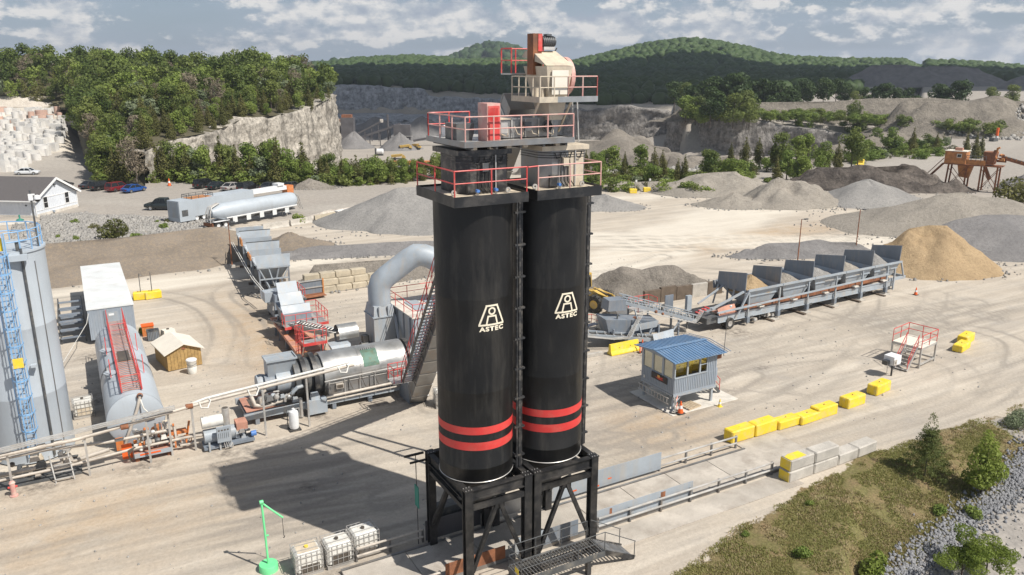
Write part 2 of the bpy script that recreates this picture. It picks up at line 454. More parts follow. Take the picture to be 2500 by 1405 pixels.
def thing(name, label, cat, loc=(0, 0, 0), rz=0.0, group=None):
    o = bpy.data.objects.new(name, None)
    o.empty_display_size = 0.3
    COL.objects.link(o)
    o.location = loc; o.rotation_euler = (0, 0, rz)
    o['label'] = label; o['category'] = cat
    if group: o['group'] = group
    return o
def tag(o, label, cat, group=None):
    o['label'] = label; o['category'] = cat
    if group: o['group'] = group
    return o
def B(name, mat, par, *bs):
    mb = MB()
    for b_ in bs: mb.bx(*b_)
    return mb.build(name, mat, par, fix=False)
def T(name, mat, par, pts, r, n=8, r2=None):
    return MB().pipe(pts, r, n, r2).build(name, mat, par, True)
def BE(name, mat, par, p, q, w, h=None):
    return MB().beam(p, q, w, h).build(name, mat, par, fix=False)
def chamfer_box(name, mat, par, x0, x1, y0, y1, z0, z1, ch=0.05, jitter=0.0):
    o = B(name, mat, par, (x0, x1, y0, y1, z0, z1))
    bm = bmesh.new(); bm.from_mesh(o.data)
    bmesh.ops.bevel(bm, geom=bm.edges[:] + bm.verts[:], offset=ch, segments=1, affect='EDGES')
    if jitter:
        for v in bm.verts: v.co += Vector([random.uniform(-jitter, jitter) for _ in range(3)])
    bm.to_mesh(o.data); bm.free()
    return o
def rails(par, pts, h=1.0, step=1.3, mat='rail_red', r=0.028, mid=True, posts=True, kick=None):
    """handrail along pts: one bar part per run, one part per post"""
    pts = [Vector(p) for p in pts]
    for i in range(len(pts) - 1):
        p, q = pts[i], pts[i + 1]
        up = Vector((0, 0, h))
        T('handrail', mat, par, [p + up, q + up], r, 6)
        if mid: T('middle_rail', mat, par, [p + up * 0.52, q + up * 0.52], r * 0.85, 6)
        if kick: BE('kick_plate', kick, par, p + Vector((0, 0, .06)), q + Vector((0, 0, .06)), 0.02, 0.12)
        if posts:
            n = max(1, round((q - p).length / step))
            for k in range(n + (1 if i == len(pts) - 2 else 0)):
                a = p.lerp(q, k / n)
                T('railing_post', mat, par, [a, a + up * 1.01], r, 6)
def copy_tree(o, parent=None, label=None, group=None, loc=None, rz=None):
    c = o.copy(); COL.objects.link(c)
    c.parent = parent
    if label: c['label'] = label
    if group: c['group'] = group
    if loc is not None: c.location = loc
    if rz is not None: c.rotation_euler = (0, 0, rz)
    for ch in list(o.children): copy_tree(ch, c)
    return c

SB, CB = math.sin(HEAD), math.cos(HEAD)
def W(r, f):
    """metres right / forward of the drone's heading -> world X, Y"""
    return (f * SB + r * CB, f * CB - r * SB)
def fbm2(x, y, seed=0, oct=4, lac=2.0, gain=0.5):
    """cheap smooth value noise on numpy arrays, about -1..1"""
    x = np.asarray(x, float); y = np.asarray(y, float)
    tot = np.zeros_like(x); amp = 1.0; norm = 0.0
    for o_ in range(oct):
        xi = np.floor(x).astype(np.int64); yi = np.floor(y).astype(np.int64)
        xf = x - xi; yf = y - yi
        u = xf * xf * (3 - 2 * xf); v = yf * yf * (3 - 2 * yf)
        def h(a, b_):
            n = (a * 374761393 + b_ * 668265263 + (seed + o_) * 1442695041) & 0x7fffffff
            n = ((n ^ (n >> 13)) * 1274126177) & 0x7fffffff
            n = n ^ (n >> 16)
            return (n & 0xffff) / 32767.5 - 1.0
        a = h(xi, yi) * (1 - u) + h(xi + 1, yi) * u
        b_ = h(xi, yi + 1) * (1 - u) + h(xi + 1, yi + 1) * u
        tot += amp * (a * (1 - v) + b_ * v); norm += amp
        amp *= gain; x = x * lac + 17.3; y = y * lac + 9.1
    return tot / norm
def sstep(a, b_, x):
    t = np.clip((np.asarray(x, float) - a) / (b_ - a), 0, 1)
    return t * t * (3 - 2 * t)
def np_mesh(name, V, F, mat, parent=None, smooth=False, attr=None):
    """V (n,3), F (m,3|4) numpy -> object; attr = dict name -> (n,4) point colours"""
    me = bpy.data.meshes.new(name)
    n, m_, k = len(V), len(F), F.shape[1]
    me.vertices.add(n); me.vertices.foreach_set('co', np.asarray(V, np.float32).ravel())
    me.loops.add(m_ * k); me.loops.foreach_set('vertex_index', np.asarray(F, np.int32).ravel())
    me.polygons.add(m_); me.polygons.foreach_set('loop_start', np.arange(0, m_ * k, k, dtype=np.int32))
    if attr:
        for an, av in attr.items():
            a = me.color_attributes.new(an, 'FLOAT_COLOR', 'POINT')
            a.data.foreach_set('color', np.asarray(av, np.float32).ravel())
    if mat: me.materials.append(MATS[mat])
    me.update(calc_edges=True)
    if smooth: me.polygons.foreach_set('use_smooth', np.ones(m_, bool))
    me.validate()
    o = bpy.data.objects.new(name, me); COL.objects.link(o)
    if parent: o.parent = parent
    return o
# ------------------------------------------------------------------ land
def interp(x, tab):
    xs, ys = zip(*tab)
    return np.interp(x, xs, ys)
def tanaz(px): return (px - 1250) / 1948 / math.cos(PITCH)
BANK = [(-40, 20), (0, 21.5), (10, 22.6), (21.4, 23.8), (29.6, 25.7), (39.2, 27.1), (47, 27.0), (60, 26.6), (90, 26), (160, 22)]
PIT_NEAR = [(-0.26, 190), (-0.2, 180), (-0.1, 172), (0, 168), (0.1, 168), (0.2, 172), (0.3, 182), (0.4, 215), (0.5, 290)]
PIT_FAR = [(-0.3, 640), (0.028, 640), (0.05, 440), (0.2, 430), (0.212, 305), (0.41, 300), (0.5, 290)]
PIT_TOP = [(-0.3, 9), (-0.15, 8), (-0.1, 4), (0.0, 0), (0.028, -2), (0.05, 1), (0.2, 2), (0.212, 3), (0.28, 4.5), (0.41, 1.5), (0.5, 0)]
RIDGE = [(tanaz(p), z) for p, z in [(500, 40), (700, 45), (780, 34), (840, 38), (900, 43), (1000, 46), (1080, 45), (1140, 40), (1200, 42), (1260, 43), (1330, 36), (1390, 40), (1450, 50), (1520, 61), (1580, 70), (1650, 76), (1700, 73), (1760, 63), (1830, 50), (1900, 44), (2000, 41), (2100, 41), (2200, 38), (2300, 34), (2400, 30), (2500, 22), (2700, 19)]]
def land_z(x, y):
    x = np.asarray(x, float); y = np.asarray(y, float)
    r = x * CB - y * SB; f = np.maximum(x * SB + y * CB, 1e-3)
    d = np.hypot(r, f); a = r / f
    z = np.zeros_like(x)
    yb = interp(x, BANK)
    drop = np.maximum(yb - y, 0)
    z = z - np.where(d < 120, 0.16 * drop * sstep(0, 4, drop) + 0.10 * np.maximum(drop - 6, 0), 0)
    z = z + 10 * sstep(195, 330, d) * sstep(-0.53, -0.56, a)
    # quarry pit
    dn = interp(a, PIT_NEAR); df = interp(a, PIT_FAR); zt = interp(a, PIT_TOP)
    inside = sstep(-0.27, -0.24, a) * (1 - sstep(0.47, 0.5, a))
    depth = np.where(a < 0.13, -15 - 11 * sstep(420, 540, d), 0) + np.where(a >= 0.13, -15 + 6.5 * sstep(0.13, 0.24, a), 0)
    pit = depth * sstep(dn, dn + 40, d)
    beyond = sstep(df + 1.0, df + 6, d)
    back = zt + (9 - zt) * sstep(df + 10, df + 160, d)
    z = np.where(inside > 0, z * (1 - inside) + inside * (pit * (1 - beyond) + back * beyond), z)
    z = z + np.where(a >= 0.5, 9 * sstep(310, 460, d), 0)
    z = np.where((a > 0.49) & (a < 0.5) & (d > 150) & (d < 700), np.maximum(z, 0), z)
    # wooded ridges
    zr = interp(a, RIDGE) - 15
    rr = sstep(760, 1480, d) * (1 - 0.75 * sstep(1560, 2600, d))
    z = z + np.where(d > 740, (zr - 9) * rr + 7 * rr * fbm2(r / 170, f / 170, 5), 0)
    z = z + np.where(d > 1700, 52 * np.exp(-((a - tanaz(1212)) / 0.05) ** 2) * sstep(1750, 2200, d), 0)
    # small relief
    z = z + 0.05 * fbm2(x / 2.3, y / 2.3, 2, 3) * sstep(25, 60, d) * (d < 400) + np.where(d > 300, 0.5 * fbm2(x / 30, y / 30, 3), 0)
    return z

def seg_dist(x, y, pts):
    best = np.full(x.shape, 1e9)
    for (x0, y0), (x1, y1) in zip(pts[:-1], pts[1:]):
        dx, dy = x1 - x0, y1 - y0
        t = np.clip(((x - x0) * dx + (y - y0) * dy) / (dx * dx + dy * dy + 1e-9), 0, 1)
        best = np.minimum(best, np.hypot(x - x0 - t * dx, y - y0 - t * dy))
    return best
def smooth_line(pts, n=8):
    """Catmull-Rom through pts"""
    P_ = [pts[0]] + list(pts) + [pts[-1]]; o_ = []
    for i in range(1, len(P_) - 2):
        for k in range(n):
            t = k / n; p0, p1, p2, p3 = [np.array(P_[i + j], float) for j in (-1, 0, 1, 2)]
            o_.append(tuple(0.5 * (2 * p1 + (p2 - p0) * t + (2 * p0 - 5 * p1 + 4 * p2 - p3) * t ** 2 + (3 * p1 - p0 - 3 * p2 + p3) * t ** 3)))
    o_.append(tuple(pts[-1])); return o_

na, nd = 640, 580
az = np.radians(np.linspace(-60, 60, na))
dist = np.concatenate([12.0 * (130 / 12.0) ** (np.arange(420) / 420), 130 * (5200 / 130.0) ** (np.arange(160) / 159)])
A, Dd = np.meshgrid(az, dist)
r_, f_ = Dd * np.sin(A), Dd * np.cos(A)
GX, GY = f_ * SB + r_ * CB, f_ * CB - r_ * SB
gx, gy = GX.ravel(), GY.ravel()
gz = land_z(gx, gy)
gd = Dd.ravel(); ga = (r_ / np.maximum(f_, 1e-3)).ravel()
yb = interp(gx, BANK) + 0.9 * fbm2(gx / 3, gy / 3, 11) + 0.25 * fbm2(gx / .6, gy / .6, 31)
RIP = [(60, 25.6), (50.5, 24), (46.5, 22.8), (43.5, 21.9), (38, 21.2), (34, 20.4), (30.5, 19.6), (28, 18.6), (20, 16)]
rip = interp(gx, sorted(RIP)) + 0.6 * fbm2(gx / 2.5, gy / 2.5, 12)
grass = sstep(-0.15, 0.5, yb - gy) * sstep(-0.7, 0.4, gy - rip) * (gd < 130)
dkgravel = sstep(45.5, 48, gx + (27 - gy) * 0.7 + 1.2 * fbm2(gx / 2, gy / 2, 21)) * sstep(0.0, 0.5, yb - gy - 0.1) * (gd < 130)
grass = grass * (1 - 0.92 * dkgravel * (gx > 49.5))
bankgravel = sstep(0.2, -0.6, gy - rip) * (gd < 130)
park = sstep(124, 131, gy + 0.55 * (gx - 14) + 2 * fbm2(gx / 9, gy / 9, 6)) * (1 - sstep(52, 64, gx)) * (gd < 230)
pitfloor = sstep(-1.5, -4, gz) * (gd > 150)
gravelz = np.clip(np.maximum.reduce([dkgravel * 1.0, bankgravel * 1.0, park * 0.75, pitfloor * 0.6, 0.8 * sstep(140, 175, gd) * sstep(.18, .25, ga)]), 0, 1)
haul = smooth_line([(330, 168), (273, 149), (210, 130), (155, 114), (116, 101), (83, 88), (60, 76), (46, 66)])
haul2 = smooth_line([(46, 92), (62, 84), (80, 72), (96, 62), (106, 46), (100, 34), (80, 30)])
parkroad = smooth_line([(-30, 182), (0.7, 154), (13, 142.5), (29, 127.5), (43, 126), (62, 118), (80, 112), (118, 104)])
midroad = smooth_line([(-6, 89.5), (10, 88.5), (22, 90), (30, 92), (44, 90), (56, 84)])
farroad = smooth_line([W(260, 400), W(330, 470), W(420, 560)])
white = np.zeros_like(gx)
for ln, w_ in ((haul, 7.5), (haul2, 6.0), (parkroad, 3.0), (midroad, 2.6), (farroad, 16)):
    dd = seg_dist(gx, gy, ln)
    white = np.maximum(white, (1 - sstep(w_ * 0.45, w_ * 1.1, dd + w_ * 0.35 * fbm2(gx / 7, gy / 7, 8))))
lefty = sstep(-0.54, -0.565, ga) * sstep(200, 215, gd) * (gd < 420)
white = np.maximum(white, lefty)
tan = np.maximum(0.9 * np.exp(-(((gx - 76) / 22) ** 2 + ((gy - 76) / 4.5) ** 2)), 0.8 * np.exp(-(((gx - 12.5) / 3.5) ** 2 + ((gy - 66) / 13) ** 2)))
tan = np.maximum(tan, 0.75 * np.exp(-(((gx - 31) / 4) ** 2 + ((gy - 36) / 4) ** 2)))
tan = np.maximum(tan, 0.7 * np.exp(-(((gx - 78) / 16) ** 2 + ((gy - 58) / 3) ** 2)))
tan = np.maximum(tan, 0.6 * np.exp(-(((gx + 2) / 9) ** 2 + ((gy - 41) / 5) ** 2)))
floor_dark = sstep(640, 720, gd) * (ga < 0.42) + sstep(690, 760, gd) * (ga >= 0.42)
# wheel ruts: pairs of tracks worn into the yard
ruts = np.zeros_like(gx); near = gd < 125
lines = [[(-8, 43.5), (4, 43.2), (14, 42.2), (24, 41.6), (31, 44), (40, 45.2), (52, 43), (66, 41)],
         [(-8, 41), (6, 40.6), (16, 39.6), (24, 38), (30, 34.6), (40, 35.2), (52, 38), (70, 40.5), (96, 41)],
         [(-8, 38.5), (6, 37.8), (14, 36.3), (22, 35.6), (30, 35.1)],
         [(-10, 36), (0, 35.5), (8, 34.6), (18, 34.2), (27, 34.4)],
         [(34, 29.9), (40, 29.6), (46, 29.4), (52, 29.8), (56, 31.8), (57.5, 34.5), (55, 38), (48, 40.6), (40, 41.8)],
         [(34, 29.3), (44, 28.6), (54, 28.9), (62, 31.5), (67, 35), (66, 40), (58, 44.3), (46, 45)],
         [(36, 30.6), (48, 30.6), (60, 30.6), (78, 32), (100, 34)],
         [(36, 45), (50, 43.6), (64, 43.8), (80, 40), (100, 38)],
         [(20, 69.5), (26, 71), (34, 70), (44, 68), (56, 62), (70, 58)],
         [(8, 62), (10, 70), (9, 80), (4, 86), (-6, 87)], [(11, 60), (12.5, 70), (12, 82), (20, 87.5), (34, 88)],
         [(46, 92), (58, 82), (74, 76), (92, 72), (112, 74)], [(50, 86), (64, 76), (82, 70), (100, 70)]]
rl = random.Random(5)
for k in range(26):
    x0, y0, q = rl.uniform(-8, 90), rl.uniform(33, 47), rl.uniform(-.12, .12)
    if k > 14: x0, y0, q = rl.uniform(30, 100), rl.uniform(60, 100), rl.uniform(-.75, -.2)
    cv = rl.uniform(-.022, .022); lines.append([(x0 + 5 * j * math.cos(q + cv * 5 * j), y0 + 5 * j * math.sin(q + cv * 5 * j)) for j in range(rl.randint(4, 9))])
for li in lines:
    ln = smooth_line(li)
    lx_ = [p[0] for p in ln]; ly_ = [p[1] for p in ln]
    near = (gd < 125) & (gx > min(lx_) - 3) & (gx < max(lx_) + 3) & (gy > min(ly_) - 3) & (gy < max(ly_) + 3)
    dd = seg_dist(gx[near], gy[near], ln)
    wob = 0.12 * fbm2(gx[near] / 3, gy[near] / 3, 40)
    k = np.exp(-((dd - 0.95 + wob) / 0.24) ** 4) + 0.4 * np.exp(-((dd - 1.5 + wob) / 0.16) ** 4)
    ruts[near] = np.maximum(ruts[near], k * (0.45 + 0.55 * sstep(-0.25, 0.3, fbm2(gx[near] / 8, gy[near] / 8, 44))))
idx = np.arange(na * nd).reshape(nd, na)
F = np.stack([idx[:-1, :-1], idx[:-1, 1:], idx[1:, 1:], idx[1:, :-1]], -1).reshape(-1, 4)[:, ::-1]
zA = np.stack([grass, gravelz, white, tan], 1)
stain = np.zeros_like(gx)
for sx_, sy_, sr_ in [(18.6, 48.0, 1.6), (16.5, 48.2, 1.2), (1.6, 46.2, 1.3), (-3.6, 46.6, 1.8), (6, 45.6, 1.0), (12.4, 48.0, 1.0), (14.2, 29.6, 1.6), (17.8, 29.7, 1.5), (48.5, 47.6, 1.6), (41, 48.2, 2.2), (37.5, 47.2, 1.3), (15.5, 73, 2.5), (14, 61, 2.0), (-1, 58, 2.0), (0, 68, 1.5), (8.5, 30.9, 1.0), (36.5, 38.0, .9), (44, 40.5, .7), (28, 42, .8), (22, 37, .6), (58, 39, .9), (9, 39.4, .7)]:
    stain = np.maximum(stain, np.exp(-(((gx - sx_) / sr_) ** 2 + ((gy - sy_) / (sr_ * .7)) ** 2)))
zB = np.stack([floor_dark, ruts, pitfloor, stain], 1)

m, nt, b = new_mat('yard')
g = node(nt, 'ShaderNodeNewGeometry').outputs['Position']
def vcol(name):
    v = node(nt, 'ShaderNodeAttribute', attribute_name=name)
    s = node(nt, 'ShaderNodeSeparateColor'); nt.links.new(v.outputs['Color'], s.inputs[0])
    return s.outputs[0], s.outputs[1], s.outputs[2], v.outputs['Alpha']
aG, aR, aW, aT = vcol('zoneA'); bF, bU, bP, bS = vcol('zoneB')
big = nz(nt, 0.09, 4, 0.62, g, None, 0.6)
c = ramp(nt, big, [(0.28, (0.36, 0.322, 0.277)), (0.48, (0.435, 0.382, 0.318)), (0.68, (0.505, 0.447, 0.372))])
# lengthwise smear of dust dragged by traffic
st1 = nz(nt, 1.0, 4, 0.65, g, (0.05, 0.85, 0.3), 0.35)
c = mixc(nt, ramp(nt, st1, [(0.44, 0.0), (0.70, 0.8)]), c, (0.56, 0.505, 0.43))
st2 = nz(nt, 1.0, 4, 0.65, g, (0.085, 1.25, 0.3), 0.6)
c = mixc(nt, ramp(nt, st2, [(0.53, 0.0), (0.76, 0.50)]), c, (0.30, 0.27, 0.24))
pat = nz(nt, 0.33, 5, 0.6, g)
c = mixc(nt, ramp(nt, pat, [(0.55, 0.0), (0.75, 0.45)]), c, (0.34, 0.325, 0.305))
tmix = node(nt, 'ShaderNodeMath', operation='MULTIPLY'); nt.links.new(aT, tmix.inputs[0])
nt.links.new(ramp(nt, nz(nt, 0.5, 4, 0.65, g), [(0.3, 0.25), (0.65, 1.0)]), tmix.inputs[1])
c = mixc(nt, tmix.outputs[0], c, (0.42, 0.30, 0.185))
wstreak = nz(nt, 1.0, 4, 0.6, g, (0.09, 0.5, 0.3), 0.8)
wm = node(nt, 'ShaderNodeMath', operation='MULTIPLY'); nt.links.new(aW, wm.inputs[0])
nt.links.new(ramp(nt, wstreak, [(0.3, 0.45), (0.6, 0.95)]), wm.inputs[1])
c = mixc(nt, wm.outputs[0], c, (0.63, 0.58, 0.50))
gr_n = nz(nt, 1.6, 4, 0.7, g)
grc = ramp(nt, gr_n, [(0.3, (0.22, 0.205, 0.19)), (0.55, (0.315, 0.29, 0.265)), (0.75, (0.39, 0.36, 0.325))])
c = mixc(nt, aR, c, grc)
gn = nz(nt, 0.7, 4, 0.7, g)
gcol = ramp(nt, gn, [(0.30, (0.22, 0.155, 0.09)), (0.46, (0.18, 0.145, 0.072)), (0.60, (0.14, 0.13, 0.052)), (0.75, (0.25, 0.205, 0.115))])
gfine = nz(nt, 9, 4, 0.7, g)
gcol = mixc(nt, 0.7, gcol, ramp(nt, gfine, [(0.3, 0.2), (0.7, 0.8)]), 'OVERLAY')
gedge = node(nt, 'ShaderNodeMath', operation='ADD'); nt.links.new(aG, gedge.inputs[0])
nt.links.new(ramp(nt, nz(nt, 2.2, 4, 0.75, g), [(0.35, -0.35 + 0.35), (0.65, 0.55)]), gedge.inputs[1])
gmask = ramp(nt, gedge.outputs[0], [(0.62, 0.0), (0.9, 1.0)])
gm2 = node(nt, 'ShaderNodeMath', operation='MULTIPLY'); nt.links.new(gmask, gm2.inputs[0])
nt.links.new(ramp(nt, aG, [(0.02, 0.0), (0.3, 1.0)]), gm2.inputs[1])
c = mixc(nt, gm2.outputs[0], c, gcol)
c = mixc(nt, bF, c, (0.05, 0.06, 0.03))
rm = node(nt, 'ShaderNodeMath', operation='MULTIPLY'); rm.inputs[1].default_value = 0.68; nt.links.new(bU, rm.inputs[0])
c = mixc(nt, rm.outputs[0], c, (0.255, 0.23, 0.20))
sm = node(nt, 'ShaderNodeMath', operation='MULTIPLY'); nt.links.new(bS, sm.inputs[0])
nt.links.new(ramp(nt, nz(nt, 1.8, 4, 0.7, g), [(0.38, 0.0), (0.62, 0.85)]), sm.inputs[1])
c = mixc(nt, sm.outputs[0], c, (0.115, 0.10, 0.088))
spk = nz(nt, 5.0, 4, 0.75, g)
c = mixc(nt, 0.30, c, ramp(nt, spk, [(0.3, 0.3), (0.7, 0.7)]), 'OVERLAY')
peb = node(nt, 'ShaderNodeTexVoronoi', Scale=3.2); nt.links.new(g, peb.inputs['Vector'])
c = mixc(nt, ramp(nt, peb.outputs['Distance'], [(0.05, 0.35), (0.11, 0.0)]), c, (0.20, 0.185, 0.17))
nt.links.new(c, b.inputs['Base Color'])
b.inputs['Roughness'].default_value = 0.95
b.inputs['Specular IOR Level'].default_value = 0.15
bn = node(nt, 'ShaderNodeBump', Strength=0.55, Distance=0.08)
nt.links.new(nz(nt, 2.0, 4, 0.72, g), bn.inputs['Height'])
nt.links.new(bn.outputs[0], b.inputs['Normal'])
ground = np_mesh('ground', np.stack([gx, gy, gz], 1), F, 'yard', None, True, {'zoneA': zA, 'zoneB': zB})
ground['kind'] = 'structure'

# ------------------------------------------------------------------ wooded hill on the left
M('forest_floor', (0.085, 0.075, 0.042), 0.95, 0, 0.35, 0.1)
HF = [(-260, 330, 10.5), (0, 318, 9.8), (110, 310, 9.3), (236, 300, 8.6), (246, 240, 2.8), (254, 200, 0.4), (300, 178, -0.1), (385, 166, 0.3), (395, 172, 6.4), (447, 180, 7.5), (550, 193, 8.0), (592, 200, 8.7), (630, 206, 10.2), (705, 216, 10.1), (791, 232, 11.2), (832, 242, 13.2)]
HR = [(-260, 430, 21), (0, 350, 20.5), (200, 350, 20.8), (400, 340, 19.8), (560, 330, 17), (640, 325, 19.3), (740, 315, 18), (800, 300, 15.4), (832, 290, 14.2)]
hpx = np.concatenate([np.linspace(HF[i][0], HF[i + 1][0], max(2, int(abs(HF[i + 1][0] - HF[i][0]) / 7)), endpoint=False) for i in range(len(HF) - 1)] + [[832]])
hfd = np.interp(hpx, [p[0] for p in HF], [p[1] for p in HF]); hfz = np.interp(hpx, [p[0] for p in HF], [p[2] for p in HF])
hrd = np.interp(hpx, [p[0] for p in HR], [p[1] for p in HR]); hrz = np.interp(hpx, [p[0] for p in HR], [p[2] for p in HR])
nt_ = 34
def hill_pt(i, t):
    """i float index along the front, t 0 front .. 1 ridge .. 1.4 behind"""
    k = np.arange(len(hpx))
    a = np.arctan((np.interp(i, k, hpx) - 1250) / 1948 / math.cos(PITCH))
    d0, z0, d1, z1 = [np.interp(i, k, q) for q in (hfd, hfz, hrd, hrz)]
    d = d0 + (d1 - d0) * t
    tt = np.clip(t, 0, 1)
    z = z0 + (z1 - z0) * np.sin(tt * math.pi / 2) - np.maximum(t - 1, 0) * 22
    r, f = d * np.sin(a), d * np.cos(a)
    z = z + 0.9 * fbm2(r / 14, f / 14, 9) * np.minimum(t * 4, 1)
    return f * SB + r * CB, f * CB - r * SB, z
ii, tt = np.meshgrid(np.arange(len(hpx), dtype=float), np.linspace(0, 1.5, nt_), indexing='ij')
hx, hy, hz = hill_pt(ii.ravel(), tt.ravel())
idx = np.arange(len(hpx) * nt_).reshape(len(hpx), nt_)
F = np.stack([idx[:-1, :-1], idx[1:, :-1], idx[1:, 1:], idx[:-1, 1:]], -1).reshape(-1, 4)
hill = np_mesh('wooded_hill', np.stack([hx, hy, hz - 0.05], 1), F, 'forest_floor', None, True)
hill['kind'] = 'structure'

def cliff(name, pts, base, mat, seed, rough=1.0, du=1.1, rows=26, back=3.0):
    """rock face: pts = (x, y, ztop); bedded, blocky, with a ragged rim that turns back over the top"""
    P_ = np.array(pts, float)
    L = np.concatenate([[0], np.cumsum(np.hypot(np.diff(P_[:, 0]), np.diff(P_[:, 1])))])
    n = max(8, int(L[-1] / du)); s = np.linspace(0, L[-1], n)
    X, Y, Z = [np.interp(s, L, P_[:, k]) for k in range(3)]
    tx, ty = np.gradient(X), np.gradient(Y); q = np.hypot(tx, ty); tx /= q; ty /= q
    nx_, ny_ = ty, -tx                                          # outward = right of travel
    flip = np.sign(np.mean(nx_ * -X + ny_ * -Y)); nx_ *= flip; ny_ *= flip
    Z = Z + 0.9 * rough * fbm2(s / 5, s * 0, seed, 4)
    V = []
    for k in range(rows + 2):
        u = max(0, k - 1) / rows
        z = Z + (base - Z) * u
        blk = np.floor(fbm2(s / 4.0, z / 2.6, seed + 3, 2) * 3) / 3
        off = rough * (0.9 * fbm2(s / 9, z / 7, seed + 1, 4) + 0.7 * blk + 0.5 * fbm2(s / 1.6, z / 1.2, seed + 2, 3)) + u * 1.2 * rough
        if k == 0: off = off - back; z = z + 0.25
        V.append(np.stack([X + nx_ * off, Y + ny_ * off, z], 1))
    V = np.concatenate(V); R_ = rows + 2
    idx = np.arange(R_ * n).reshape(R_, n)
    F = np.stack([idx[:-1, :-1], idx[:-1, 1:], idx[1:, 1:], idx[1:, :-1]], -1).reshape(-1, 4)
    if flip > 0: F = F[:, ::-1]
    o = np_mesh(name, V, F, mat, None, False)
    o['kind'] = 'structure'
    return o
def azd(px, d, z):
    a = math.atan(tanaz(px)); return W(d * math.sin(a), d * math.cos(a)) + (z,)
cliff('quarry_cliff', [azd(px, d - 0.3, z) for px, d, z in HF if px >= 395] + [azd(838, 262, 13.6), azd(846, 300, 12.5)], -7, 'cliff_pale', 3, 1.0, 0.8, 30)
cliff('quarry_wall_far', [azd(px, 640, z) for px, z in [(810, 8.6), (920, 8.5), (960, 6.8), (1050, 5.2), (1060, -0.4), (1250, -3), (1300, -4.5)]], -30, 'cliff_grey', 14, 1.3, 2.5, 24, 12)
cliff('quarry_bench', [azd(px, d, z) for px, d, z in [(800, 560, -13), (900, 575, -12), (1000, 560, -14), (1100, 570, -13), (1250, 590, -14), (1320, 600, -15)]], -30, 'cliff_grey', 15, 1.3, 2.5, 12, 60)
cliff('quarry_wall_middle', [azd(px, d, z) for px, d, z in [(1290, 520, -2), (1380, 432, -0.4), (1500, 428, 1.8), (1640, 425, 0), (1730, 395, -1)]], -18, 'cliff_dark', 16, 2.0, 2.0, 18, 8)
cliff('quarry_wall_right', [azd(px, d, z) for px, d, z in [(1610, 330, 2.0), (1700, 306, 3.5), (1770, 299, 4.4), (1850, 299, 2.9), (1950, 298, 1.3), (2050, 297, -0.5), (2140, 296, -3.5)]], -13, 'cliff_dark', 17, 1.3, 1.2, 18, 5)

# ------------------------------------------------------------------ a cumulus whose shadow lies over the far quarry and the foot of the ridge
def cloud(name, cx, cy, cz, sx, sy, sz, seed):
    bm = bmesh.new(); bmesh.ops.create_icosphere(bm, subdivisions=5, radius=1)
    co = np.array([v.co for v in bm.verts])
    k = 1 + 0.30 * fbm2(co[:, 0] * 2 + 5, co[:, 1] * 2 + co[:, 2], seed, 4) + 0.2 * fbm2(co[:, 0] * 5, co[:, 1] * 5 + 2 * co[:, 2], seed + 1, 3)
    for v, kk in zip(bm.verts, k):
        p = v.co * kk
        v.co = Vector((p.x * sx, p.y * sy, (p.z if p.z > 0 else p.z * 0.25) * sz))
    me = bpy.data.meshes.new(name); bm.to_mesh(me); bm.free()
    me.materials.append(MATS['cloud_white'])
    o = bpy.data.objects.new(name, me); COL.objects.link(o)
    o.location = (cx, cy, cz); o.rotation_euler = (0, 0, -HEAD)
    o['kind'] = 'structure'
    return o
m, nt, b = new_mat('cloud_white'); b.inputs['Base Color'].default_value = (0.9, 0.9, 0.9, 1); b.inputs['Roughness'].default_value = 1.0
M('scale_concrete', (0.44, 0.40, 0.35), 0.85, 0, 0.2, 0.5, (0.30, 0.26, 0.22), 0.45, 0.15, fine=0.25)
